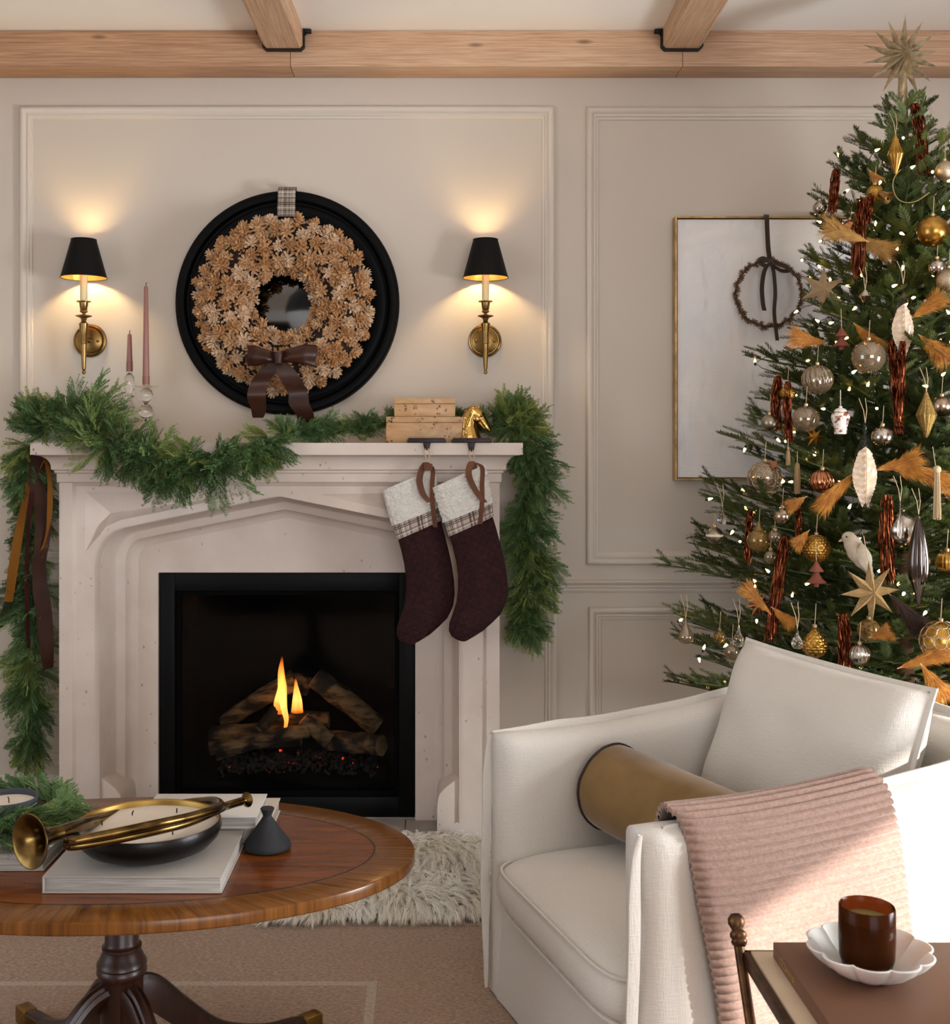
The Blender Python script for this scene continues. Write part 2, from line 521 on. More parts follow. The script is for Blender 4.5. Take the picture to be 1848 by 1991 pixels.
br = [(0, .0), (.018, .0), (.018, .11), (.014, .118), (.014, .128), (.008, .14), (.004, .15), (0, .15)]
rail('baseboard_left', br, XL, -1.208, 'painted baseboard beyond the fireplace'); rail('baseboard_right', br, .222, XR, 'painted baseboard behind the armchair')

# ------------------------------------------------------------------ ceiling beams
zb, yb = wz(152), -.122
segs = [(XL, (566 - VX) * 3.9 / FPX, 'darker oak beam along the wall above the lit sconce by the candles'), ((566 - VX) * 3.9 / FPX + .001, (1325 - VX) * 3.9 / FPX, 'middle oak beam along the wall top with black knots'), ((1325 - VX) * 3.9 / FPX + .001, XR, 'oak wall beam behind the tree topper')]
for i, (a, b_, lab) in enumerate(segs):
    m = MB().box(a, b_, yb, 0, zb, ZC)
    mm = [wood('beam_oak_a', '#b68c6a', '#c9a17c', 0, 5, .6, c='#94684a', fine=1.7), wood('beam_oak_b', '#cda686', '#dcbd9c', 0, 6, .6, c='#b0845f', fine=1.7), wood('beam_oak_c', '#c59e7e', '#d6b596', 0, 5.4, .6, c='#a67a58', fine=1.7)][i]
    o = m.obj('wall_beam', mm, None, bevel=.003, seg=2)
    tag(o, lab, 'beam', None, 'structure')
zc = HCAM + (VY - 98) / FPX * 3.88
sl = -55.0 / FPX
for (xa, xb, lab, side) in ((515, 590, 'oak ceiling beam meeting the wall above the round mirror', 1), (1288, 1362, 'oak ceiling beam meeting the wall beside the tree', -1)):
    X0, X1 = (xa - VX) * 3.878 / FPX, (xb - VX) * 3.878 / FPX
    ch = .009
    poly = [(X0, ZC), (X0, zc + ch), (X0 + ch, zc), (X1 - ch, zc), (X1, zc + ch), (X1, ZC)]
    m = MB(); n = len(poly)
    for y in (yb - .001, -6.6):
        for (x, z) in poly: m.v.append(Vector((x + (yb - y) * -sl * -1, y, z)))
    for i in range(n):
        j = (i + 1) % n; m.f.append((i, j, n + j, n + i))
    m.f.append(tuple(range(n))); m.f.append(tuple(range(2 * n - 1, n - 1, -1)))
    o = m.obj('cross_beam', MT['beam_y'], None, smooth=False)
    tag(o, lab, 'beam', None, 'structure')
    # iron hanger strap
    t, L = .006, .020
    root = thing('beam_bracket', 'black iron strap hanger under the oak beam ' + ('above the round mirror' if side > 0 else 'beside the tree'), 'bracket', ((X0 + X1) / 2, yb, zc))
    outer = [(X0 - t, ZC - .002), (X0 - t, zc + ch - t * .4), (X0 + ch - t * .4, zc - t), (X1 - ch + t * .4, zc - t), (X1 + t, zc + ch - t * .4), (X1 + t, ZC - .002)]
    inner = [(X0 - .0005, ZC - .002), (X0 - .0005, zc + ch), (X0 + ch, zc - .0005), (X1 - ch, zc - .0005), (X1 + .0005, zc + ch), (X1 + .0005, ZC - .002)]
    m = MB()
    for i in range(5):
        m.prism([outer[i], outer[i + 1], inner[i + 1], inner[i]], yb - L, yb)
    m.obj('strap', MT['iron'], root, smooth=False)
    for sx in (X0 - t, X1 + t):
        dx = -.022 if sx == X0 - t else .022
        MB().box(min(sx, sx + dx), max(sx, sx + dx), yb - L, yb - .001, ZC - .014, ZC - .002).obj('flange', MT['iron'], root, bevel=.003)
        MB().ell((sx + dx * .1, yb - L / 2, zc + .05), (.004, .005, .005)).obj('bolt', MT['iron'], root)

# ------------------------------------------------------------------ fireplace surround
CX = -.493
YF, YS = -.21, -.02
fp = thing('fireplace_surround', 'carved pale limestone fireplace surround with a low pointed arch', 'fireplace', (CX, YF, 0))
half = [(-.581, .05), (-.581, .874)]
pc = [(-.581, .874), (-.581, .93), (-.555, .985), (-.50, 1.004)]
for i in range(1, 9):
    t = i / 8; q = 1 - t
    half.append(tuple(q ** 3 * pc[0][k] + 3 * q * q * t * pc[1][k] + 3 * q * t * t * pc[2][k] + t ** 3 * pc[3][k] for k in (0, 1)))
half += [(-.38, 1.029), (-.2, 1.0655), (0, 1.106)]
path = half + [(-x, z) for (x, z) in reversed(half[:-1])]
NPH = len(half)
def arch_off(e):
    out = []
    n = len(path)
    for i, p in enumerate(path):
        def nrm(a, b):
            d = Vector((b[0] - a[0], b[1] - a[1])).normalized(); return Vector((d.y, -d.x))
        ns = []
        if i > 0: ns.append(nrm(path[i - 1], p))
        if i < n - 1: ns.append(nrm(p, path[i + 1]))
        nn = sum(ns, Vector((0, 0)))
        nn.normalize()
        k = 1 / max(.3, nn.dot(ns[0]))
        out.append(Vector((p[0], p[1])) + nn * e * k)
    return out
prof = [(0, 0), (.003, .012), (.006, .045), (.012, .09), (.019, .120), (.021, .124), (.024, .126), (.040, .132), (.047, .138), (.049, .146), (.054, .168), (.064, .182), (.0775, .190)]
m = MB(); n = len(prof)
offs = [arch_off(e) for e, _ in prof]
m.grid(lambda a, t: Vector((CX + offs[int(round(t * (n - 1)))][int(round(a * (len(path) - 1)))].x, YF + prof[int(round(t * (n - 1)))][1], offs[int(round(t * (n - 1)))][int(round(a * (len(path) - 1)))].y)), len(path), n)
m.obj('arch_molding', MT['stone'], fp, ang=35)
# front face with pockets: constrained triangulation
rec = .012
HW = .712
ZT = 1.150
pk = [(-.632, 1.122), (-.632, .925), (-.600, .962), (-.565, 1.008), (-.515, 1.030), (-.40, 1.053), (-.27, 1.081), (-.13, 1.113)]
def fill(bound, holes, y, mbb):
    pts, edges = [], []
    def add(poly):
        b = len(pts)
        pts.extend(Vector(p) for p in poly)
        edges.extend((b + i, b + (i + 1) % len(poly)) for i in range(len(poly)))
    add(bound)
    for h in holes: add(h)
    vs, es, fs, _, _, _ = delaunay_2d_cdt(pts, edges, [], 0, 1e-6)
    def inside(p, poly):
        c = False
        for i in range(len(poly)):
            (x1, y1), (x2, y2) = poly[i], poly[i - 1]
            if (y1 > p[1]) != (y2 > p[1]) and p[0] < (x2 - x1) * (p[1] - y1) / (y2 - y1) + x1: c = not c
        return c
    for f in fs:
        ce = sum((vs[i] for i in f), Vector((0, 0))) / len(f)
        if inside(ce, bound) and not any(inside(ce, h) for h in holes):
            mbb.face([(CX + vs[i].x, y, vs[i].y) for i in f])
m = MB()
u2 = HW - .052
inner = [tuple(p) for p in path]
bound = [(-u2, 0), (-u2, ZT - .011), (u2, ZT - .011), (u2, 0)] 
# bound with arch opening: go round
poly = [(-u2, 0), (-u2, ZT - .011), (u2, ZT - .011), (u2, 0), (.581, 0)] + list(reversed(inner)) + [(-.581, 0)]
pk2 = [(-x, z) for (x, z) in pk]
fill(poly, [pk, pk2], YF + rec, m)
for P, sg in ((pk, 1), (pk2, -1)):
    deep = Vector((CX - sg * .560, YF + rec + .042, 1.050))
    ridge = Vector((CX - sg * .50, YF + rec + .034, 1.058))
    for i in range(len(P)):
        a, b_ = P[i], P[(i + 1) % len(P)]
        A, B = Vector((CX + a[0], YF + rec, a[1])), Vector((CX + b_[0], YF + rec, b_[1]))
        m.face([A, B, deep])
# stile bevel + stiles
for sg in (-1, 1):
    x0, x1 = CX + sg * HW, CX + sg * (HW - .042)
    xi = CX + sg * u2
    m.face([(x0, YF, 0), (x1, YF, 0), (x1, YF, ZT), (x0, YF, ZT)])
    m.face([(x1, YF, 0), (xi, YF + rec, 0), (xi, YF + rec, ZT - .011), (x1, YF, ZT)])
    m.face([(x0, YF, 0), (x0, 0, 0), (x0, 0, 1.2), (x0, YF, 1.2)])
m.face([(CX - HW + .042, YF, ZT), (CX + HW - .042, YF, ZT), (CX + u2, YF + rec, ZT - .011), (CX - u2, YF + rec, ZT - .011)])
m.face([(CX - HW, YF, ZT), (CX + HW, YF, ZT), (CX + HW, YF, 1.2), (CX - HW, YF, 1.2)])
m.obj('carved_face', MT['stone'], fp, smooth=False)
for sg in (-1, 1):
    P = [(CX + sg * x, z) for (x, z) in ((.5835, 0), (.5835, .195), (.560, .180), (.535, .160), (.518, .140), (.512, .120), (.510, .09), (.510, 0))]
    MB().prism(P, YF + rec, YS).obj('jamb_stop', MT['stone'], fp, bevel=.002, ang=25)
# slips between the moulding and the insert
m = MB()
io = arch_off(.074)
slip = [(-.52, 0), (-.52, .87)] + [tuple(p) for p in io[2:-2]] + [(.52, .87), (.52, 0), (IX1 - CX, 0), (IX1 - CX, IZ1), (IX0 - CX, IZ1), (IX0 - CX, 0)]
fill(slip, [], YS, m)
m.face([(IX0, YS, 0), (IX0, .02, 0), (IX0, .02, IZ1), (IX0, YS, IZ1)]); m.face([(IX1, YS, 0), (IX1, .02, 0), (IX1, .02, IZ1), (IX1, YS, IZ1)])
m.face([(IX0, YS, IZ1), (IX1, YS, IZ1), (IX1, .02, IZ1), (IX0, .02, IZ1)])
m.obj('inner_slip', MT['stone'], fp, smooth=False, recalc=False)
# cornice: profile e (projection), z swept round three sides
cp = [(0, 1.150), (.006, 1.154), (.006, 1.180), (.012, 1.184), (.012, 1.190), (.020, 1.194), (.020, 1.200)]
for i in range(1, 9):
    t = i / 8 * pi / 2
    cp.append((.020 + .040 * (1 - cos(t)), 1.200 + .040 * sin(t)))
cp += [(.062, 1.242), (.070, 1.242), (.070, 1.278), (.070, 1.2795)]
m = MB(); n = len(cp)
def cr_(a, t):
    e, z = cp[int(round(t * (n - 1)))]
    i = int(round(a * 3))
    return Vector(((CX - HW - e, CX - HW - e, CX + HW + e, CX + HW + e)[i], (0, YF - e, YF - e, 0)[i], z))
m.grid(cr_, 4, n)
m.face([(CX - HW - .07, 0, 1.2795), (CX - HW - .07, YF - .07, 1.2795), (CX + HW + .07, YF - .07, 1.2795), (CX + HW + .07, 0, 1.2795)])
m.obj('mantel_shelf', MT['stone'], fp, ang=25)
ZM = 1.2795

# hearth tiles
hs = thing('hearth', 'grey stone hearth tiles on the floor before the fire', 'hearth', (CX, -.5, -.004))
tw = .60
for i in range(-2, 3):
    for (y0, y1) in ((-.43, -.003), (-.86, -.433)):
        x0 = (789 - VX) * 3.95 / FPX + i * tw - tw
        MB().box(x0 + .0015, x0 + tw - .0015, y0, y1, -.004, 0).obj('tile', MT['hearth'], hs, bevel=.0008, seg=1)

# ------------------------------------------------------------------ fire insert
fi = thing('fireplace_insert', 'black metal gas fireplace insert with a glass front', 'fireplace insert', ((IX0 + IX1) / 2, 0, 0))
gx0, gx1, gz0, gz1 = wx(343), wx(775), wz(1546), wz(1150)
m = MB()
def ring(m, o, i, y0, y1):
    (a0, a1, c0, c1), (b0, b1, d0, d1) = o, i
    m.box(a0, b0, y0, y1, c0, c1); m.box(b1, a1, y0, y1, c0, c1); m.box(b0, b1, y0, y1, d1, c1); m.box(b0, b1, y0, y1, c0, d0)
g = .003
ring(m, (IX0 + g, IX1 - g, IZ0 + g, IZ1 - g), (gx0 - .003, gx1 + .003, gz0 - .003, gz1 + .003), -.012, .03)
m.obj('face_frame', MT['black_metal'], fi, bevel=.002, weld=False)
m = MB(); ring(m, (gx0 - .003, gx1 + .003, gz0 - .003, gz1 + .003), (gx0 + .012, gx1 - .012, gz0 + .012, gz1 - .012), .0, .03)
m.obj('inner_frame', MT['black_box'], fi, smooth=False, weld=False)
m = MB()
fx0, fx1, fz0, fz1, fy = gx0 - .01, gx1 + .01, gz0 - .03, gz1 + .01, .42
m.face([(fx0, .03, fz0), (fx1, .03, fz0), (fx1, fy, fz0), (fx0, fy, fz0)]); m.face([(fx0, .03, fz1), (fx1, .03, fz1), (fx1, fy, fz1), (fx0, fy, fz1)])
m.face([(fx0, .03, fz0), (fx0, fy, fz0), (fx0, fy, fz1), (fx0, .03, fz1)]); m.face([(fx1, .03, fz0), (fx1, fy, fz0), (fx1, fy, fz1), (fx1, .03, fz1)])
m.face([(fx0, fy, fz0), (fx1, fy, fz0), (fx1, fy, fz1), (fx0, fy, fz1)])
o = m.obj('firebox', MT['black_box'], fi, smooth=False); o.modifiers.new('s', 'SOLIDIFY').thickness = .004
t = NT('fire_glass'); tr = t.n.new('ShaderNodeBsdfTransparent'); gl = t.n.new('ShaderNodeBsdfGlossy'); gl.inputs['Roughness'].default_value = .08; mx = t.n.new('ShaderNodeMixShader')
tr.inputs[0].default_value = (.8, .8, .8, 1); mx.inputs[0].default_value = .012
t.link(tr.outputs[0], mx.inputs[1]); t.link(gl.outputs[0], mx.inputs[2]); t.link(mx.outputs[0], t.out.inputs[0])
MB().box(gx0, gx1, .018, .022, gz0, gz1).obj('glass_pane', t.m, fi, smooth=False)
m = MB(); ring(m, (IX0 - .01, IX1 + .01, IZ0 - .003, IZ1 + .01), (fx0, fx1, fz0, fz1), .031, .040)
m.obj('housing', MT['black_box'], fi, smooth=False, weld=False)
m = MB(); m.box(fx0 + .06, fx1 - .06, .1, .34, fz0, fz0 + .05)
m.obj('burner_tray', MT['black_box'], fi, bevel=.006)
# ------------------------------------------------------------------ logs, embers, flames
def logmat():
    t = NT('ceramic_log')
    v = t.coord((1, 1, 1))
    n = t.noise(t.coord((3, 14, 14)), 3, 6)
    col = t.mix(t.ramp(n, [(.38, 0.0), (.6, 1.0)]), lin('#2a1c12'), lin('#93744e'))
    col = t.mix(t.ramp(t.noise(v, 9, 3), [(.42, 0.0), (.55, 1.0)]), lin('#0d0a08'), col)
    t.col(col); t.set(Roughness=.9); t.bump(n, .8, .008)
    return t.m
MT['log'] = logmat()
MT['log_end'] = simple('log_end', '#a98a5e', .9, col2='#5b4328', nscale=22)
LOGD = 4.20
def flog(a, b, r0, r1, lab, dd=(0, 0), endcap=True):
    A, B = W(a[0], a[1], LOGD + dd[0]), W(b[0], b[1], LOGD + dd[1])
    ax = (B - A)
    L = ax.length
    Rm = frame_mat(A, ax, (0, 0, 1))
    random.seed(int(a[0] * 7 + b[0]))
    off = random.uniform(0, 50)
    def fn(s_, t_):
        ang = s_ * 2 * pi
        r = r0 + (r1 - r0) * t_
        r *= 1 + .22 * noise.noise(Vector((cos(ang) * 1.6 + off, sin(ang) * 1.6, t_ * 2.2))) + .10 * noise.noise(Vector((cos(ang) * 4 + off, sin(ang) * 4, t_ * 9)))
        bend = .02 * sin(t_ * pi) * L
        return Vector((t_ * L, r * cos(ang), r * sin(ang) + bend))
    m = MB(); m.grid(fn, 18, 26, cu=True)
    root = thing('gas_log', lab, 'log', (A + B) / 2 - Vector((0, 0, max(r0, r1))))
    m.xf(Rm).obj('bark', MT['log'], root, ang=60)
    for (t_, r) in ((0, r0), (1, r1)):
        m = MB(); ring_ = [fn(k / 18, t_) for k in range(18)]
        c = sum(ring_, Vector()) / 18 + Vector(((-1 if t_ == 0 else 1) * .004, 0, 0))
        for k in range(18): m.face([ring_[k], ring_[(k + 1) % 18], c])
        m.xf(Rm).obj('cut_end', MT['log_end'], root)
    return root
flog((410, 1440), (585, 1428), .048, .040, 'thick charred log lying low on the left of the fire', (.05, .05))
flog((420, 1462), (600, 1420), .030, .022, 'knotted pale log angled across the front of the fire', (-.08, -.06))
flog((505, 1420), (545, 1375), .020, .026, 'short upright pale log propped before the flame', (-.05, .0))
flog((432, 1408), (575, 1322), .026, .040, 'slanting pale splintered log rising left of the flame', (.08, .10))
flog((560, 1325), (600, 1335), .036, .034, 'charred log glowing directly behind the flame', (.12, .14))
flog((612, 1318), (735, 1415), .040, .038, 'thick mottled log sloping down to the right', (.04, .02))
flog((640, 1440), (742, 1450), .038, .034, 'log with a round pale sawn end at lower right', (.06, -.09))
flog((590, 1398), (640, 1440), .024, .030, 'short charred log leaning right of the flame', (-.04, -.04))
flog((540, 1405), (640, 1400), .030, .030, 'black log lying across the middle of the fire', (.06, .06))
# ember bed
m = MB(); random.seed(5)
for i in range(900):
    x = random.uniform(wx(420), wx(720)) * 1.05 + .025; y = random.uniform(.09, .30); r = random.uniform(.004, .010)
    z = gz0 + .03 + .03 * random.random() + .02 * (1 - ((x - CX) / .3) ** 2)
    c = Vector((x, y, z)); rot = Quaternion((random.random(), random.random(), random.random(), random.random())).normalized().to_matrix()
    b = len(m.v)
    for p in ((1, 0, 0), (-1, 0, 0), (0, 1, 0), (0, -1, 0), (0, 0, 1), (0, 0, -1)): m.v.append(c + rot @ (Vector(p) * r * random.uniform(.6, 1.2)))
    for f in ((0, 2, 4), (2, 1, 4), (1, 3, 4), (3, 0, 4), (2, 0, 5), (1, 2, 5), (3, 1, 5), (0, 3, 5)): m.f.append(tuple(b + q for q in f))
t = NT('embers'); t.col(lin('#15110f')); t.set(Roughness=.7)
hot = t.ramp(t.noise(t.coord(), 26, 2), [(.70, 0.0), (.76, 1.0)])
t.b.inputs['Emission Color'].default_value = lin('#ff3010'); t.link(t.math('MULTIPLY', hot, 3.0), t.b.inputs['Emission Strength'])
o = m.obj('ember_bed', t.m, None, smooth=False, weld=False); tag(o, 'bed of black lava embers with a few glowing red spots', 'embers', None, 'stuff')
# flames
def flame_mat():
    t = NT('flame')
    tc = t.n.new('ShaderNodeTexCoord'); sep = t.n.new('ShaderNodeSeparateXYZ'); t.link(tc.outputs['Generated'], sep.inputs[0])
    em = t.n.new('ShaderNodeEmission'); tr = t.n.new('ShaderNodeBsdfTransparent'); mx = t.n.new('ShaderNodeMixShader')
    c = t.ramp(sep.outputs[2], [(0, lin('#ff7a20')), (.35, lin('#ffb055')), (.75, lin('#ff9a3c')), (1, lin('#e85a10'))])
    t.link(c, em.inputs[0]); em.inputs[1].default_value = 5.0
    st = t.noise(t.coord((30, 30, 3)), 2.0, 3)
    a = t.ramp(sep.outputs[2], [(0, .25), (.12, .55), (.5, .6), (.85, .4), (1, 0.0)])
    fac = t.math('MULTIPLY', a, t.math('ADD', t.math('MULTIPLY', st, 1.1), .15))
    t.link(fac, mx.inputs[0]); t.link(tr.outputs[0], mx.inputs[1]); t.link(em.outputs[0], mx.inputs[2]); t.link(mx.outputs[0], t.out.inputs[0])
    return t.m
MT['flame'] = flame_mat()
def flame(pts, rs, lab, d):
    P = smoothpath([W(x, y, d) for x, y in pts], 8)
    n = len(P)
    m = MB()
    def rf(t):
        k = t * (len(rs) - 1); i = min(len(rs) - 2, int(k)); q = k - i
        return (rs[i] * (1 - q) + rs[i + 1] * q)
    m.tube(P, rf, 14, cap=False)
    o = m.obj('flame', MT['flame'], None); tag(o, lab, 'flame', 'flames of the gas fire'); return o
flame([(553, 1424), (557, 1400), (552, 1375), (549, 1335), (547, 1305), (549, 1276)], [.003, .008, .012, .016, .011, .001], 'tall thin orange flame in the middle of the fire', 4.16)
flame([(540, 1386), (545, 1360), (548, 1330), (547, 1300)], [.022, .020, .011, .001], 'broad base of the orange flame beside the tall one', 4.19)
flame([(578, 1385), (578, 1360), (576, 1335), (575, 1318)], [.022, .017, .007, .001], 'shorter orange flame on the right of the tall one', 4.2)
pl = bpy.data.lights.new('fire_glow', 'POINT'); pl.energy = .22; pl.color = (1, .5, .18); pl.shadow_soft_size = .04
plo = bpy.data.objects.new('fire_glow', pl); plo.location = W(556, 1350, 4.10); COL.objects.link(plo)

# ------------------------------------------------------------------ sconces
MT['shade_out'] = simple('black_card_shade', '#070606', .6, Specular_IOR_Level=.2)
MT['shade_in'] = simple('gold_foil', '#d9a85a', .35, .9)
t = NT('candle_sleeve'); t.col(lin('#f2dfb0')); t.set(Roughness=.5); t.b.inputs['Subsurface Weight'].default_value = .3
MT['sleeve'] = t.m
t = NT('warm_bulb'); t.b.inputs['Emission Color'].default_value = (1, .70, .33, 1); t.b.inputs['Emission Strength'].default_value = 560; MT['bulb'] = t.m
def sconce(pxs, pxp, lab):
    yst = -.084; d = 4 + yst
    x = (pxs - VX) * d / FPX
    def z(py): return HCAM - (py - VY) * d / FPX
    xp = wx(pxp); zp = wz(663)
    root = thing('wall_sconce', lab, 'wall lamp', (xp, 0, zp), 'brass sconces flanking the mirror')
    m = MB(); Y = Vector((0, -1, 0))
    m.lathe([(0, .0), (.056, 0), (.057, .004), (.055, .009), (.050, .011), (.047, .008), (.045, .008), (.043, .013), (.028, .019), (0, .021)], 40, (xp, -.0005, zp), axis=Y)
    m.obj('backplate', MT['brass'], root)
    for k in (-1, 0, 1):
        MB().ell((xp + k * .030, -.021 + abs(k) * .004, zp - .002), (.0055, .005, .0055)).obj('screw', MT['brass'], root)
    m = MB().tube([(xp, -.018, zp), (x, yst, zp)], .009, 12)
    m.obj('arm', MT['brass'], root)
    m = MB()
    m.lathe([(0, z(728)), (.0045, z(727)), (.0065, z(724)), (.0045, z(720)), (.004, z(719)), (.006, z(718)), (.006, z(716)), (.0065, z(714)), (.0105, z(669)), (.0125, z(668)), (.0125, z(659)), (.0115, z(657)), (.0150, z(633)), (.0158, z(629)), (.010, z(627)), (.0075, z(624)), (.010, z(620)), (.012, z(618)), (.0265, z(615)), (.0270, z(614)), (.018, z(613)), (.006, z(611)),
             (.005, z(609)), (.012, z(607)), (.013, z(605)), (.010, z(603)), (.0115, z(602)), (.0145, z(590)), (.0150, z(588)), (.0235, z(587)), (.024, z(585.5)), (.0, z(585.4))], 28, (x, yst, 0))
    m.obj('stem', MT['brass'], root)
    m = MB().lathe([(.0115, z(587)), (.0120, z(560)), (.0125, z(530)), (.0, z(529.9))], 20, (x, yst, 0)); m.obj('candle_sleeve', MT['sleeve'], root)
    zb_ = z(526)
    za_, zc_ = z(540) + .046, z(466) - .024
    MB().lathe([(0, za_), (.006, za_), (.010, za_ + .010), (.011, za_ + .020), (.008, za_ + .036), (.002, zc_), (0, zc_)], 20, (x, yst, 0)).obj('bulb', MT['bulb'], root)
    m = MB().lathe([(.041, z(466)), (.0757, z(540))], 48, (x, yst, 0))
    sh = m.obj('shade', MT['shade_out'], root)
    m = MB().lathe([(.0400, z(466.3)), (.0745, z(539.7))], 48, (x, yst, 0)); m.obj('shade_lining', MT['shade_in'], sh)
    for (r, pz) in ((.0412, 466), (.0760, 540)):
        m = MB(); c = [(x + r * cos(q / 48 * 2 * pi), yst + r * sin(q / 48 * 2 * pi), z(pz)) for q in range(48)]
        m.tube(c, .0014, 6, closed=True); m.obj('rim', MT['shade_out'], sh)
    m = MB()
    for q in range(3):
        an = q * 2 * pi / 3 + .5
        m.tube([(x, yst, z(490)), (x + .050 * cos(an), yst + .050 * sin(an), z(490))], .0012, 6)
    m.obj('shade_spider', MT['brass'], sh)
sconce(163, 176, 'lit brass wall sconce with black shade above the pink candles')
sconce(944.5, 943, 'lit brass wall sconce with black shade above the burl boxes')

# ------------------------------------------------------------------ round mirror
MD = 3.955
mc = W(558, 588, MD)
S_ = FPX / MD
Y = Vector((0, -1, 0))
root = thing('round_mirror', 'round mirror in a wide black moulded frame above the mantel', 'mirror', (mc.x, 0, mc.z - .38))
m = MB()
m.lathe([(.379, -.001), (.380, .028), (.377, .040), (.369, .047), (.358, .049), (.348, .046), (.342, .039), (.340, .032), (.334, .031), (.330, .034), (.322, .035), (.300, .032), (.286, .026), (.284, .018), (.284, .012)], 96, (mc.x, 0, mc.z), axis=Y)
m.obj('frame', MT['mirror_frame'], root, ang=30)
m = MB().lathe([(0, .016), (.2845, .016)], 64, (mc.x, 0, mc.z), axis=Y); m.obj('mirror_glass', MT['mirror'], root)
m = MB().lathe([(0, .002), (.37, .002), (.37, .012), (0, .012)], 48, (mc.x, 0, mc.z), axis=Y); m.obj('backing', MT['mirror_frame'], root)

# ------------------------------------------------------------------ pine cone wreath
def cone_mesh(name, seed, rows, matx):
    random.seed(seed); m = MB()
    for (rho, n, tl, z) in ((.025, 9, -22, -.022), (.030, 9, 0, -.010), (.0245, 9, 20, .000), (.0175, 7, 40, .008), (.0100, 5, 62, .014)):
        n += rows
        for k in range(n):
            th = 2 * pi * (k + .5 * (z > -.005)) / n + random.uniform(-.16, .16) + z * 40
            tilt = radians(tl + random.uniform(-13, 13))
            L, w = .0195 * random.uniform(.85, 1.15), .0090 * random.uniform(.85, 1.15) * (1 if rho > .012 else .7)
            d = Vector((cos(th), sin(th), 0)); sd = Vector((-sin(th), cos(th), 0)); up = Vector((0, 0, 1))
            o = (d * cos(tilt) + up * sin(tilt)); nn = (up * cos(tilt) - d * sin(tilt))
            base = d * max(0, rho - L * cos(tilt)) + up * (z - .3 * L * sin(tilt))
            e = [base - sd * w * .16, base + sd * w * .16, base + o * L * .62 + sd * w * .5 + nn * .0022, base + o * L * .86 + sd * w * .40 + nn * .0030, base + o * L + sd * w * .12 + nn * .0036, base + o * L - sd * w * .12 + nn * .0036, base + o * L * .86 - sd * w * .40 + nn * .0030, base + o * L * .62 - sd * w * .5 + nn * .0022]
            b = len(m.v); kk = len(e); m.v += e
            m.v += [q - nn * .0018 for q in e]; m.v.append(base + o * L * .7 + nn * .0006)
            c = len(m.v) - 1
            for j in range(kk): m.f.append((b + j, b + (j + 1) % kk, c))
            m.f.append(tuple(range(b + 2 * kk - 1, b + kk - 1, -1)))
            for j in range(kk):
                j2 = (j + 1) % kk; m.f.append((b + j2, b + j, b + kk + j, b + kk + j2))
    m.lathe([(0, -.022), (.010, -.018), (.008, .003), (.003, .014), (0, .017)], 8)
    return m.mesh(name, matx, smooth=False, weld=False)
def conemat(name, a, b):
    t = NT(name); v = t.coord()
    t.col(t.mix(t.ramp(t.noise(v, 160, 2), [(.35, 0.0), (.65, 1.0)]), lin(a), lin(b))); t.set(Roughness=.75)
    return t.m
CM = [conemat('pale_cone', '#c2966a', '#d6b086'), conemat('tan_cone', '#b58355', '#cba06f'), conemat('bleached_cone', '#cfab86', '#e0c5a6')]
cones = [cone_mesh('pine_cone', 1, 0, CM[0]), cone_mesh('pine_cone', 2, 1, CM[1]), cone_mesh('pine_cone', 3, 0, CM[2]), cone_mesh('pine_cone', 4, 1, CM[1])]
WD = 3.865
wc = W(553, 590, WD)
wr = thing('pine_cone_wreath', 'thick wreath of bleached pine cones hung over the mirror', 'wreath', (wc.x, wc.y, wc.z - .29))
R1, R2 = .194, .080
m = MB(); m.grid(lambda a, t: Vector((wc.x + (R1 + R2 * cos(t * 2 * pi)) * cos(a * 2 * pi), wc.y + .005 + R2 * .75 * sin(t * 2 * pi), wc.z + (R1 + R2 * cos(t * 2 * pi)) * sin(a * 2 * pi))), 48, 14, cu=True, cv=True)
m.obj('ring_base', simple('dark_twig_base', '#2a190d', .9), wr)
random.seed(3)
cnt = 0
for (e, nring) in ((-100, 16), (-72, 18), (-45, 22), (-10, 28), (22, 32), (52, 36), (82, 38), (112, 34)):
    for k in range(nring):
        a = (k + random.uniform(-.25, .25)) / nring * 2 * pi + e * .013
        el = radians(e + random.uniform(-9, 9))
        # el: 0 faces camera, + outward, - inward
        dirv = Vector((cos(a) * sin(el), -cos(el), sin(a) * sin(el)))
        cen = Vector((wc.x + R1 * cos(a), wc.y, wc.z + R1 * sin(a)))
        if abs(a % (2 * pi) - pi / 2) < .13 and e > 70: continue
        p = cen + Vector((cos(a) * sin(el) * R2, -cos(el) * R2 * .78, sin(a) * sin(el) * R2)) + dirv * random.uniform(-.004, .010)
        dv = (dirv + Vector((random.uniform(-.6, .6), random.uniform(-.35, .2), random.uniform(-.6, .6)))).normalized()
        q = dv.to_track_quat('Z', 'Y').to_matrix().to_4x4() @ Matrix.Rotation(random.uniform(0, 6.28), 4, 'Z') @ Matrix.Scale(random.uniform(.85, 1.18), 4)
        q.translation = p
        mobj('pine_cone', random.choice(cones), wr, q); cnt += 1
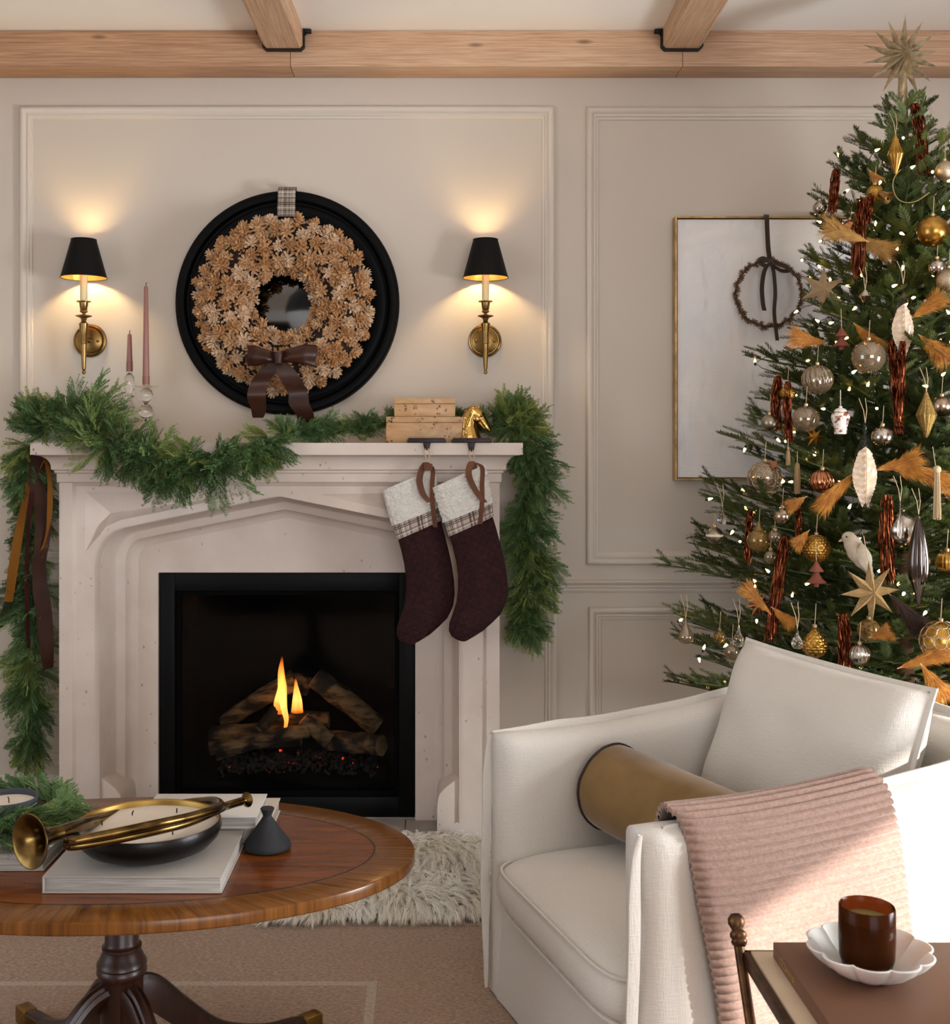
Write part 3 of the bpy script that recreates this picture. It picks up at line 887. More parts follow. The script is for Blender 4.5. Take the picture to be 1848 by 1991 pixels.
# plaid hanging band over the mirror rim
def plaid(name, base, dark, white, sx, sy):
    t = NT(name)
    uv = t.n.new('ShaderNodeUVMap'); sep = t.n.new('ShaderNodeSeparateXYZ'); t.link(uv.outputs[0], sep.inputs[0])
    col = lin(base)
    def stripe(ax, freq, off, w):
        x = t.math('FRACT', t.math('ADD', t.math('MULTIPLY', sep.outputs[ax], freq), off))
        return t.math('LESS_THAN', x, w)
    cur = t.mix(0.0, col, col)
    for ax, f in ((0, sx), (1, sy)):
        for off, w, c, k in ((0.0, .16, dark, .55), (.30, .06, dark, .9), (.42, .06, dark, .9), (.60, .035, white, .9), (.72, .03, dark, .7), (.88, .03, white, .8)):
            cur = t.mix(t.math('MULTIPLY', stripe(ax, f, off, w), k), cur, lin(c))
    t.col(cur); t.set(Roughness=.9)
    return t.m
MT['plaid'] = plaid('plaid_cloth', '#a3958a', '#3a2b26', '#d8d0c6', 1.6, 3.2)
MT['plaid_band'] = plaid('plaid_band', '#b3a398', '#4a3630', '#efe8de', 7, 1.5)
pts = [W(557, 420, WD - .05), W(557, 400, WD), W(557.5, 385, 3.895), W(558, 370, 3.90), W(559, 364.5, 3.93), W(560, 364, 3.96), W(561, 372, 3.985)]
m = ribbon(MB(), smoothpath(pts, 6), Vector((1, 0, 0)), .059)
o = m.obj('plaid_ribbon', MT['plaid'], None, smooth=True, ang=50); tag(o, 'grey plaid ribbon holding the pine cone wreath over the mirror rim', 'ribbon')
# brown satin bow
MT['satin'] = simple('brown_satin', '#3c1e10', .42, col2='#2e150a', nscale=9, Specular_IOR_Level=.35)
bd = 3.755
bow = thing('satin_bow', 'brown satin bow with long tails on the pine cone wreath', 'bow', W(540, 712, bd))
def loop(m, pxs, w):
    # closed loop of ribbon seen from the front: pxs list of (x, y_top, y_bot, depth)
    n = len(pxs)
    def fn(a, t):
        k = a * (n - 1); i = min(n - 2, int(k)); q = k - i; q = q * q * (3 - 2 * q)
        A, B = pxs[i], pxs[i + 1]
        x, yt, yb_, dd = [A[j] * (1 - q) + B[j] * q for j in range(4)]
        return W(x + 2 * sin(t * 7), yt + (yb_ - yt) * t, bd + dd + .006 * sin(t * pi * 2 + a * 4))
    m.grid(fn, 30, 10)
m = MB(); loop(m, [(541, 686, 704, 0), (520, 680, 706, -.02), (495, 671, 712, -.022), (480, 672, 710, -.005), (482, 678, 712, .022), (500, 684, 705, .03), (540, 688, 704, .015)], 0)
o = m.obj('loop', MT['satin'], bow); o.modifiers.new('s', 'SOLIDIFY').thickness = .0012
m = MB(); loop(m, [(541, 686, 704, 0), (562, 678, 704, -.02), (592, 669, 708, -.024), (616, 671, 714, -.006), (614, 678, 716, .02), (590, 684, 706, .03), (542, 688, 704, .015)], 0)
o = m.obj('loop', MT['satin'], bow); o.modifiers.new('s', 'SOLIDIFY').thickness = .0012
m = MB(); m.grid(lambda a, t: W(541 + 9.5 * cos(a * 2 * pi) * (1 + .1 * sin(t * 6)), 684 + 22 * t, bd - .012 + .018 * sin(a * 2 * pi)), 16, 8, cu=True)
m.obj('knot', MT['satin'], bow)
def tail(pts):
    P = smoothpath([W(x, y, bd + dd) for x, y, w, dd, sk in pts], 8)
    ws = [p[2] for p in pts]; sk = [p[4] for p in pts]
    n = len(P)
    m = MB()
    sd = []
    for i in range(n):
        k = i / (n - 1) * (len(pts) - 1); j = min(len(pts) - 2, int(k)); q = k - j
        an = sk[j] * (1 - q) + sk[j + 1] * q
        sd.append(Vector((cos(an), sin(an) * .8, .1 * sin(an * 2))))
    def wf(t):
        k = t * (len(pts) - 1); j = min(len(pts) - 2, int(k)); q = k - j
        return (ws[j] * (1 - q) + ws[j + 1] * q) * bd / FPX
    ribbon(m, P, sd, wf)
    m.obj('tail', MT['satin'], bow, ang=60)
tail([(538, 700, 16, .0, .2), (520, 722, 34, .0, -.2), (505, 745, 38, .01, .5), (499, 770, 36, .0, .2), (503, 795, 34, .03, -.5), (502, 812, 20, .05, .0)])
tail([(546, 700, 14, 0, .2), (556, 722, 38, -.005, .3), (572, 748, 44, .0, -.4), (580, 765, 40, .01, .6), (582, 785, 40, .02, .2), (594, 808, 38, .03, -.4), (596, 828, 32, .04, .1)])

# ------------------------------------------------------------------ painting
PD = 3.955
pr = thing('abstract_painting', 'large pale abstract painting in a thin gold frame beside the tree', 'painting', (W(1520, 930, 4).x, 0, W(1520, 935, PD).z))
x0, x1 = (1313 - VX) * 3.958 / FPX, (1742 - VX) * PD / FPX
z0, z1 = W(0, 934, PD).z, W(0, 420, PD).z
t = NT('oil_canvas'); v = t.coord((1, 1, 1)); vb = t.coord((2.2, 1, .8))
c = t.mix(t.ramp(t.noise(v, 3.2, 5, .6, .8), [(.38, 0.0), (.68, 1.0)]), lin('#f3efe9'), lin('#e0dee0'))
c = t.mix(t.ramp(t.noise(t.coord((9, 1, 2.4)), 1.6, 5, .6), [(.55, 0.0), (.72, 1.0)]), c, lin('#cfced2'))
c = t.mix(t.ramp(t.noise(vb, 2.1, 4), [(.5, 0.0), (.75, 1.0)]), c, lin('#f0e7dc'))
t.col(c); t.set(Roughness=.6); t.bump(t.noise(t.coord((3, 1, 40)), 9, 4), .35, .002); MT['canvas'] = t.m
MB().box(x0 + .010, x1 - .010, -.036, -.006, z0 + .010, z1 - .010).obj('canvas', MT['canvas'], pr, smooth=False)
fr = simple('gilt_frame', '#c4a068', .4, .5, col2='#96723f', nscale=30)
for (a, b_, c_, d_) in ((x0, x0 + .0065, z0, z1), (x1 - .0065, x1, z0, z1), (x0 + .0065, x1 - .0065, z0, z0 + .0065), (x0 + .0065, x1 - .0065, z1 - .0065, z1)):
    MB().box(a, b_, -.045, -.001, c_, d_).obj('frame_bar', fr, pr, bevel=.001, seg=1)
# star anise wreath
def anise():
    m = MB()
    for k in range(8):
        a = k * pi / 4; d = Vector((cos(a), sin(a), .25)); s_ = Vector((-sin(a), cos(a), 0)); L = .0115 + .003 * ((k * 37) % 5) / 5
        b = len(m.v)
        m.v += [Vector((0, 0, 0)) - s_ * .0008, Vector((0, 0, 0)) + s_ * .0008, d * L * .6 + s_ * .0019, d * L, d * L * .6 - s_ * .0019, d * L * .55 + Vector((0, 0, .0026)), d * L * .5 - Vector((0, 0, .002))]
        m.f += [(b + 0, b + 1, b + 5), (b + 1, b + 2, b + 5), (b + 2, b + 3, b + 5), (b + 3, b + 4, b + 5), (b + 4, b + 0, b + 5), (b + 1, b + 0, b + 6), (b + 2, b + 1, b + 6), (b + 3, b + 2, b + 6), (b + 4, b + 3, b + 6), (b + 0, b + 4, b + 6)]
    return m.mesh('star_anise', simple('anise_brown', '#4a2a1c', .6, col2='#7a5a35', nscale=200), smooth=False, weld=False)
am = anise()
AD = 3.935; ac = W(1495, 571, AD); AR = 64 * AD / FPX
aw = thing('star_anise_wreath', 'small ring wreath of dark star anise hung on the painting', 'wreath', ac - Vector((0, 0, AR)))
m = MB(); m.tube([(ac.x + AR * cos(k / 40 * 2 * pi), ac.y, ac.z + AR * sin(k / 40 * 2 * pi)) for k in range(40)], .003, 6, closed=True); m.obj('wire_ring', simple('dark_wire', '#2b1a12', .7), aw)
random.seed(8)
for k in range(76):
    a = k / 76 * 2 * pi; rr = AR + random.uniform(-.007, .007)
    dv = Vector((random.uniform(-.7, .7), -1, random.uniform(-.7, .7)))
    q = dv.to_track_quat('Z', 'Y').to_matrix().to_4x4() @ Matrix.Rotation(random.uniform(0, 6), 4, 'Z') @ Matrix.Scale(random.uniform(.85, 1.15), 4)
    q.translation = Vector((ac.x + rr * cos(a), ac.y - random.uniform(0, .008), ac.z + rr * sin(a)))
    mobj('star_anise', am, aw, q)
MT['vel_brown'] = simple('dark_brown_velvet', '#33210f', .8, Sheen_Weight=.5)
rb = thing('velvet_ribbon', 'dark brown velvet ribbon and bow holding the star anise wreath', 'ribbon', W(1495, 660, AD))
def vr(name, pts, w, side=(1, 0, 0), mt='vel_brown', par=None, base=AD):
    m = ribbon(MB(), smoothpath([W(x, y, base + dd) for x, y, dd in pts], 6), Vector(side), w, .0015)
    return m.obj(name, MT[mt], par, ang=60)
vr('hanging_band', [(1490, 421, .03), (1490, 417.5, .005), (1491.5, 420, -.028), (1492, 440, -.022), (1494, 480, -.018), (1497, 503, -.015)], .0155, par=rb)
vr('tail', [(1493, 515, -.02), (1486, 530, -.018), (1482, 560, -.015), (1484, 590, -.015), (1487, 604, -.015)], .0145, par=rb)
vr('tail', [(1500, 512, -.02), (1505, 530, -.018), (1508, 570, -.02), (1506, 610, -.025), (1512, 662, -.015)], .0125, par=rb)
vr('loop', [(1499, 510, -.02), (1485, 502, -.026), (1474, 507, -.024), (1488, 517, -.018), (1499, 513, -.016)], .014, (.25, .2, 1), par=rb)
vr('loop', [(1499, 511, -.02), (1515, 514, -.028), (1537, 525, -.026), (1520, 526, -.018), (1500, 514, -.014)], .013, (.2, .3, 1), par=rb)
MB().ell(W(1499, 511, AD - .024), (.010, .007, .008)).obj('knot', MT['vel_brown'], rb)
# ------------------------------------------------------------------ candles in glass holders
MT['taper'] = simple('dusty_pink_wax', '#9a6b62', .45, Subsurface_Weight=.15, Subsurface_Radius=(.01, .004, .003))
MT['wick'] = simple('wick', '#1c1512', .9)
def holder(px, d, parts, lab, top, candle, lab2):
    p = W(px, 860, d); x, y = p.x, p.y
    def z(py): return HCAM - (py - VY) * d / FPX
    s_ = d / FPX
    root = thing('glass_candlestick', lab, 'candlestick', (x, y, ZM))
    for nm, prof in parts:
        m = MB().lathe([(r * s_, max(z(py), ZM + .0005)) for r, py in prof], 28, (x, y, 0))
        m.obj(nm, MT['glass'] if nm == 'stem' else MT['thin_clear'], root, ang=70)
    r0, r1, yb_, yt = candle
    root = thing('taper_candle', lab2, 'candle', (x, y, z(yb_)))
    m = MB()
    m.lathe([(0, z(yb_)), (r0 * s_, z(yb_)), (r0 * s_, z(yb_ - 6)), ((r0 * .55 + r1 * .45) * s_, z((yb_ + yt) / 2)), (r1 * s_, z(yt + 2)), (r1 * .5 * s_, z(yt)), (0, z(yt))], 20, (x, y, 0)); m.obj('wax', MT['taper'], root, ang=60)
    MB().tube([(x, y, z(yt + 2)), (x, y, z(yt - 4)), (x + .002, y, z(yt - 7))], .0011, 6).obj('wick', MT['wick'], root)
cup = lambda r, a, b: [(r, a), (r, b), (r - 1.2, b - 1), (r - 1.2, a + 1)]
holder(252, 3.835, [('stem', [(0, 861), (16, 860), (14, 856), (4, 852), (3, 838), (8, 815), (10, 805), (9, 790), (4, 777), (3.5, 774), (9, 772), (10, 769), (5, 767), (4, 764), (9, 757), (10, 745), (9, 733), (4, 726), (0, 725.5)]),
                    ('cup', [(0, 726), (6.6, 725), (7.2, 722), (7.2, 703), (6.2, 702.5), (6.2, 721), (0, 723)])],
       'shorter clear glass candlestick with a twisted bead stem on the mantel', 700, (6.0, 3.9, 722, 649), 'short dusty pink taper candle in the shorter glass holder')
holder(284, 3.80, [('stem', [(0, 861), (22, 860), (20, 857), (6, 852), (4, 848), (12, 840), (14, 832), (12, 824), (5, 817), (4, 815), (12, 808), (14, 800), (12, 792), (5, 785), (4, 783), (12, 776), (14, 768), (12, 760), (5, 754), (0, 753.6)]),
                    ('drip_plate', [(0, 757), (5, 756), (25, 751.2), (25, 750.2), (6, 752), (0, 752.5)]),
                    ('cup', [(0, 752), (7.4, 751), (7.8, 749), (7.8, 732), (6.8, 731.5), (6.8, 748), (0, 750)])],
       'taller clear glass candlestick with stacked ribbed bubbles on the mantel', 730, (6.6, 3.8, 748, 556), 'tall dusty pink taper candle in the bubble glass holder')

# ------------------------------------------------------------------ burl boxes, horse head
def burl():
    t = NT('burl_veneer'); v = t.coord()
    n = t.noise(t.coord((1, 1, 2.2)), 9, 5, .6, 1.2)
    c = t.mix(t.ramp(n, [(.35, 0.0), (.7, 1.0)]), lin('#b68a5c'), lin('#cda77a'))
    sp = t.voro(t.coord((1, 1, 1)), 90)
    gate = t.ramp(t.noise(v, 20, 2, .5, .5), [(.56, 0.0), (.63, 1.0)])
    k = t.math('MULTIPLY', t.ramp(sp, [(.25, 1.0), (.5, 0.0)]), gate)
    t.col(t.mix(k, c, lin('#5b3016'))); t.set(Roughness=.4)
    return t.m
MT['burl'] = burl()
def bbox(xa, xb, zt, zl, zbm, d, dep, lab):
    A, B = W(xa, zt, d), W(xb, zbm, d)
    root = thing('burl_box', lab, 'box', ((A.x + B.x) / 2, A.y, B.z), 'burl boxes stacked on the mantel')
    zl_ = W(0, zl, d).z
    MB().box(A.x, B.x, A.y, A.y + dep, B.z, zl_ - .0008).obj('body', MT['burl'], root, bevel=.0015)
    MB().box(A.x, B.x, A.y, A.y + dep, zl_, A.z).obj('lid', MT['burl'], root, bevel=.0015)
    return A, B
d0 = 3.79
zq = VY - (ZM + .0006 - HCAM) * FPX / d0
bbox(751, 902, 810, 821.5, zq, d0, .15, 'wide pale burl wood box standing on the mantel')
bbox(767, 885.5, 774, 785, 809.7, d0 + .02, .11, 'smaller burl wood box resting on top of the wide one')
# horse head
hd = 3.80; s_ = hd / FPX
def hp(x, y, dy=0): return W(x, y, hd) + Vector((0, dy, 0))
m = MB()
def limb(pts, n=8):
    P = [hp(a[0], a[1], a[4] if len(a) > 4 else 0) for a in pts]
    for i in range(len(pts) - 1):
        for k in range(n):
            t = k / n
            c = P[i] * (1 - t) + P[i + 1] * t
            rw = (pts[i][2] * (1 - t) + pts[i + 1][2] * t) * s_; rd = (pts[i][3] * (1 - t) + pts[i + 1][3] * t) * s_
            ax = (P[min(i + 1, len(P) - 1)] - P[i])
            an = atan2(ax.z, ax.x)
            rot = Matrix.Rotation(-an, 3, 'Y')
            m.ell(c, (max(rw * .6, .003), rd, rw), rot, 12, 8)
limb([(914, 857, 24, 13), (913, 846, 20, 12), (911, 830, 16, 10), (912, 815, 15, 9), (918, 803, 14, 9), (924, 800, 13, 9)])
limb([(922, 802, 14, 9), (930, 808, 13.5, 9.5), (938, 818, 10, 7.5), (945, 828, 7.2, 6), (950, 835, 6.2, 5.5), (952, 838, 5.2, 5)])
limb([(924, 812, 8, 8.5), (932, 822, 6, 7), (940, 831, 4, 5), (945, 836, 3.5, 4.2)])
for sy in (-1, 1):
    for k in range(7):
        t = k / 6
        m.ell(hp(929 + 6 * t, 795 - 12 * t, sy * .006), (.0034 * (1.2 - t), .0030 * (1.15 - t), .0036 * (1.2 - t)))
    m.ell(hp(936, 808, sy * .014), (.0042, .003, .0030))
    m.ell(hp(927, 814, sy * .0105), (.0125, .0075, .0135))
    m.ell(hp(950, 834, sy * .007), (.0034, .003, .0030))
# mane locks
random.seed(2)
for k in range(22):
    t = k / 21
    cx, cy = 905 - 3 * sin(t * pi), 796 + 50 * t
    x0_, y0_ = 921 - 14 * t ** .6, 790 + 44 * t
    for sy in (-1, 0, 1):
        a = hp(x0_, y0_ - 2, sy * .010); b_ = hp(x0_ + 5 - random.uniform(8, 13), y0_ + 14 + random.uniform(0, 5), sy * .016)
        for j in range(6):
            q = j / 5
            m.ell(a * (1 - q) + b_ * q + Vector((.003 * sin(q * 3), 0, 0)), (.0028 * (1.25 - q * .8), .0028, .0042 * (1.2 - q * .5)), None, 8, 6)
for v_ in m.v:
    if v_.z < ZM + .0008: v_.z = ZM + .0008
hm = remeshed('horse_head', m, .0013, 2, MT['gold'])
o = mobj('horse_head', hm, None); tag(o, 'shiny brass horse head bust looking away from the burl boxes', 'figurine')

# ------------------------------------------------------------------ stocking holders and stockings
MT['bronze'] = simple('dark_bronze', '#2a1e1d', .45, .4)
SD = 3.715
def sholder(xa, xb, xc, yb_, lab):
    zt = ZM + .0155
    A, B = W(xa, 0, 3.74).x, W(xb, 0, 3.74).x
    root = thing('stocking_holder', lab, 'stocking holder', ((A + B) / 2, -.26, ZM), 'bronze stocking holders on the mantel lip')
    m = MB(); ri = .006
    m.prism([(A, ZM + .0005), (A + .001, zt - ri), (A + ri, zt), (B - ri, zt), (B - .001, zt - ri), (B, ZM + .0005)], -.288, -.19)
    m.obj('weight_plate', MT['bronze'], root, bevel=.0015)
    c = W(xc, 0, 3.712).x; zb2 = W(0, yb_, 3.712).z
    m = MB(); m.prism([(c - .0125, ZM + .0005), (c + .0125, ZM + .0005), (c + .0075, zb2), (c - .0075, zb2)], -.288, -.2815)
    t_ = m.obj('front_tab', MT['bronze'], root, bevel=.001)
    P = [(c, -.288, zb2 + .004), (c, -.297, zb2 + .001), (c, -.302, zb2 + .006), (c, -.302, zb2 + .012)]
    MB().tube(smoothpath(P, 4), .003, 8).obj('hook', MT['bronze'], t_)
    return Vector((c, -.298, zb2 + .0035))
h1 = sholder(792, 868, 830.5, 874, 'dark bronze stocking holder in front of the burl boxes')
h2 = sholder(879, 956, 917, 877, 'dark bronze stocking holder in front of the horse head')
SECT = [((846, 946), (938, 905)), ((851, 964), (944, 924)), ((858, 987), (950, 950)), ((866, 1013), (955, 977)), ((874, 1041), (958, 1003)), ((881, 1065), (966, 1030)), ((887, 1090), (974, 1060)), ((891, 1118), (981, 1088)), ((891, 1145), (986, 1118)), ((888, 1170), (988, 1146)), ((881, 1192), (985, 1170)), ((874, 1212), (974, 1194)), ((873, 1226), (958, 1210)), ((878, 1237), (940, 1226)), ((888, 1243), (922, 1237)), ((898, 1246), (910, 1243))]
def quilt(name):
    return simple(name, '#341a1b', .85, col2='#281314', nscale=60, Specular_IOR_Level=.2)
MT['stock'] = quilt('plum_quilted_cotton')
t = NT('sherpa'); v = t.coord(); t.col(lin('#e9e4da')); t.set(Roughness=1.0); t.b.inputs['Sheen Weight'].default_value = .4
t.bump(t.math('SUBTRACT', 1.0, t.voro(v, 260)), .9, .004); MT['sherpa'] = t.m
MT['ribbon_velvet'] = simple('rust_brown_velvet', '#6a3914', .7, Sheen_Weight=.3, col2='#52290c', nscale=14)
MT['twine'] = simple('twine', '#c2a684', .9)
def stocking(dx, dy, sk, dep, hook, lab, base, k=1.0):
    def sec(t, lo, hi):
        q = lo + (hi - lo) * t
        i = min(len(SECT) - 2, int(q)); f = q - i
        L = [SECT[i][0][c] * (1 - f) + SECT[i + 1][0][c] * f for c in (0, 1)]
        R = [SECT[i][1][c] * (1 - f) + SECT[i + 1][1][c] * f for c in (0, 1)]
        def tr(p):
            x, y = p[0] - 915, p[1] - 905
            return W(915 + dx + x * k - sk * y, 905 + dy + y + sk * x, SD + dep)
        return tr(L), tr(R)
    root = thing('christmas_stocking', lab, 'stocking', hook - Vector((0, 0, .6)), 'stockings hung from the mantel')
    def body(lo, hi, th, out, bumpf=None, nu=60, nv=60):
        m = MB()
        def fn(a, t):
            A, B = sec(t, lo, hi)
            c = (A + B) / 2; h = (B - A) / 2
            ang = a * 2 * pi
            hl = h.length + out
            hd_ = h.normalized()
            T = th
            e = 2.4
            ca, sa = cos(ang), sin(ang)
            p = c + hd_ * hl * (abs(ca) ** (2 / e)) * (1 if ca > 0 else -1) + Vector((0, -1, 0)) * (T + out) * (abs(sa) ** (2 / e)) * (1 if sa > 0 else -1)
            if bumpf:
                nrm = (hd_ * ca / hl + Vector((0, -1, 0)) * sa / T).normalized()
                p = p + nrm * bumpf(p, ca, sa, t)
            return p
        m.grid(fn, nu, nv, cu=True)
        return m
    def qb(p, ca, sa, t):
        sp = .030
        u_, v_ = (p.x * .94 + p.z * .34), (p.z * .94 - p.x * .34)
        A = abs(((u_ + v_) / sp) % 1 - .5) * 2; B = abs(((u_ - v_) / sp) % 1 - .5) * 2; C = abs((v_ / (sp * .5)) % 1 - .5) * 2
        mlt = min(1, max(0, (1 - abs(ca)) * 3))
        return .0040 * mlt * (min(1, (1 - max(A, B, C)) * 7) - .5)
    thf = .022
    m = body(3.6, 15, thf, 0, qb, 220, 280); 
    # close toe
    m.obj('quilted_leg', MT['stock'], root, ang=0)
    m = body(2.6, 4.05, thf, .0035, None, 96, 12); m.obj('plaid_band', MT['plaid_band'], root, ang=0)
    def shp(p, ca, sa, t): return .0035 * noise.noise(p * 130) + .0025 * noise.noise(p * 60)
    m = body(0, 3.05, thf + .004, .008, shp, 140, 70)
    m.grid(lambda a, t: sec(.25, 0, 1)[0] * (1 - a) + sec(.25, 0, 1)[1] * a + Vector((0, -(thf + .006) * (2 * t - 1) * sqrt(max(0, 1 - (2 * a - 1) ** 2)), 0)), 16, 6)
    m.obj('sherpa_cuff', MT['sherpa'], root, ang=0)
    # hanging loop: twine pair from hook to ribbon knot
    A, B = sec(0, 0, 1)
    kn = Vector((hook.x + .004, hook.y - .004, W(0, base[1], SD + dep).z))
    for q in (-1, 1):
        MB().tube([hook + Vector((q * .002, 0, .002)), hook + Vector((q * .009, -.002, -.012)), kn + Vector((q * .003, 0, .004))], .0018, 6).obj('twine_loop', MT['twine'], root)
    # ribbon loop + tails
    def rb_(pts, w, side=(1, .3, 0)):
        m = ribbon(MB(), smoothpath([W(x, y, SD + dep + q) for x, y, q in pts], 8), Vector(side), w, .0016); m.obj('velvet_ribbon', MT['ribbon_velvet'], root, ang=60)
    bx, by = base
    rb_([(bx, by, -.035), (bx - 8, by + 12, -.042), (bx - 13, by + 35, -.048), (bx - 6, by + 62, -.05), (bx + 8, by + 78, -.048)] if dx < 0 else [(bx, by, -.035), (bx - 5, by + 10, -.042), (bx - 6, by + 28, -.048), (bx + 6, by + 55, -.05), (bx + 24, by + 80, -.048)], .021)
    rb_([(bx + 4, by + 2, -.035), (bx + 13, by + 14, -.05), (bx + 12, by + 45, -.05), (bx + 13, by + 80, -.046), (bx + 18, by + 126, -.04)] if dx < 0 else [(bx + 4, by + 2, -.035), (bx + 20, by + 12, -.05), (bx + 20, by + 45, -.05), (bx + 20, by + 80, -.046), (bx + 16, by + 122, -.04)], .016, (1, -.6, 0))
    MB().grid(lambda a, t: kn + Vector((.0135 * cos(a * 2 * pi), .010 * sin(a * 2 * pi) - .004, -.004 - .022 * t)), 14, 5, cu=True).obj('ribbon_knot', MT['ribbon_velvet'], root)
stocking(-99, 7, .012, .037, h1, 'plum quilted stocking with sherpa cuff overlapping the firebox corner', (829, 899), .98)
stocking(0, 0, 0, -.018, h2, 'plum quilted stocking with sherpa cuff hanging nearer the green garland', (918, 897))
# ------------------------------------------------------------------ rugs
def rugmat():
    t = NT('woven_wool_rug'); v = t.coord()
    n = t.noise(t.coord((1, 2.2, 1)), 95, 3); n2 = t.noise(v, 5, 4)
    c = t.mix(t.ramp(n, [(.35, 0.0), (.65, 1.0)]), lin('#98775c'), lin('#cfb094'))
    c = t.mix(t.math('MULTIPLY', t.ramp(n2, [(.35, 0.0), (.7, 1.0)]), .45), c, lin('#b38f76'))
    sep = t.n.new('ShaderNodeSeparateXYZ'); tc = t.n.new('ShaderNodeTexCoord'); t.link(tc.outputs['Object'], sep.inputs[0])
    X, Y_ = sep.outputs[0], sep.outputs[1]
    def band(val, pos, w): return t.math('LESS_THAN', t.math('ABSOLUTE', t.math('SUBTRACT', val, pos)), w)
    l1 = band(Y_, -.905, .011)
    l2 = t.math('MULTIPLY', band(Y_, -1.252, .011), t.math('LESS_THAN', X, -.128))
    l3 = t.math('MULTIPLY', band(X, -.139, .011), t.math('LESS_THAN', Y_, -1.241))
    ln = t.math('MINIMUM', t.math('ADD', t.math('ADD', l1, l2), l3), 1.0)
    broken = t.ramp(t.noise(t.coord((70, 70, 1)), 1.5, 2), [(.3, 0.35), (.6, .85)])
    t.col(t.mix(t.math('MULTIPLY', ln, broken), c, lin('#d9c8b4')))
    t.set(Roughness=1.0); t.b.inputs['Sheen Weight'].default_value = .3
    t.bump(t.noise(t.coord((1, 2.6, 1)), 100, 3), 1.0, .010)
    return t.m
o = MB().box(-2.3, 1.7, -5.2, -.84, .0005, .009).obj('woven_rug', rugmat(), None, bevel=.003)
tag(o, 'flat woven dusty pink rug with cream border lines', 'rug')
# sheepskin
random.seed(4)
sk = thing('sheepskin_rug', 'shaggy ivory sheepskin rug lying before the hearth', 'rug', (-.1, -.55, .010))
def skin_r(a):
    return 1 + .10 * sin(3 * a + 1) + .07 * sin(5 * a) + .05 * sin(9 * a + 2)
SX, SY, SRX, SRY = -.06, -.575, .62, .30
m = MB()
def sfn(a, t):
    an = a * 2 * pi; r = skin_r(an) * t
    return Vector((SX + SRX * r * cos(an), SY + SRY * r * sin(an), .011 + .030 * (1 - t ** 3)))
m.grid(sfn, 60, 8, cu=True)
m.obj('hide', simple('hide', '#f0e8d8', .9), sk)
m = MB()
def yflow(x, y):
    return Vector((noise.noise(Vector((x * 6, y * 6, 1.3))), noise.noise(Vector((x * 6, y * 6, 7.7))), 0))
for i in range(5600):
    an = random.uniform(0, 2 * pi); t = sqrt(random.random()) if i % 4 else random.uniform(.90, 1.0)
    c0 = sfn(an / (2 * pi), t)
    if c0.x > .75: continue
    fl = yflow(c0.x, c0.y) * 1.3 + Vector((cos(an) * t ** 3 * 1.2, sin(an) * t ** 3 * 1.2 - .45, 0)) + Vector((random.uniform(-.4, .4), random.uniform(-.4, .4), 0))
    L = random.uniform(.050, .095); lift = random.uniform(.25, .6) * (1 - .4 * t)
    fh = Vector((fl.x, fl.y, 0)).normalized()
    curl = fh.cross(Vector((0, 0, 1))) * random.uniform(-.35, .35)
    mid = c0 + fh * L * .40 + Vector((0, 0, lift * L * .75)) + curl * L * .2
    tipp = c0 + fh * L * .95 + Vector((0, 0, lift * L * .35)) + curl * L * .5
    for j in range(13):
        p = c0 + Vector((random.uniform(-.012, .012), random.uniform(-.012, .012), 0))
        q1 = mid + Vector((random.uniform(-.007, .007), random.uniform(-.007, .007), random.uniform(-.004, .006)))
        q2 = tipp + Vector((random.uniform(-.005, .005), random.uniform(-.005, .005), random.uniform(-.004, .004)))
        if q2.z < .012: q2.z = .012
        w = random.uniform(.0006, .0013)
        sd = (q2 - p).cross(Vector((random.uniform(-1, 1), random.uniform(-1, 1), 1))).normalized() * w
        qa = p.lerp(q1, .5) + Vector((0, 0, .004)); qb = q1.lerp(q2, .5) + Vector((0, 0, .004))
        b = len(m.v); m.v += [p - sd, p + sd, qa - sd, qa + sd, q1 - sd * .9, q1 + sd * .9, qb - sd * .6, qb + sd * .6, q2]
        m.f += [(b, b + 1, b + 3, b + 2), (b + 2, b + 3, b + 5, b + 4), (b + 4, b + 5, b + 7, b + 6), (b + 6, b + 7, b + 8)]
t = NT('sheep_wool'); v = t.coord(); t.col(t.mix(t.ramp(t.noise(v, 7, 3), [(.4, 0.0), (.7, 1.0)]), lin('#fffcf5'), lin('#f4ead6'))); t.set(Roughness=.8); t.b.inputs['Sheen Weight'].default_value = .3
tl_ = t.n.new('ShaderNodeBsdfTranslucent'); tl_.inputs[0].default_value = lin('#fffdf8'); mx_ = t.n.new('ShaderNodeMixShader'); mx_.inputs[0].default_value = .45
t.link(t.b.outputs[0], mx_.inputs[1]); t.link(tl_.outputs[0], mx_.inputs[2]); t.link(mx_.outputs[0], t.out.inputs[0])
o = mobj('wool_pile', m.mesh('wool_pile', t.m, weld=False, recalc=False, ang=0), sk); o['kind'] = 'stuff'

# ------------------------------------------------------------------ armchair
CH0 = Vector((.132, -1.275, 0)); BV = Vector((.956, .292, 0)); SV = Vector((.292, -.956, 0))
def C(u, v, z): return CH0 + BV * u + SV * v + Vector((0, 0, z))
CW, TH = .775, .085
ch = thing('slipcovered_armchair', 'white linen slipcovered armchair with flanged seams', 'armchair', C(.42, .39, 0))
def top(u):
    t = max(0, (u - .12) / .74); return .612 + .092 * t * t * (1.6 - .6 * t) 
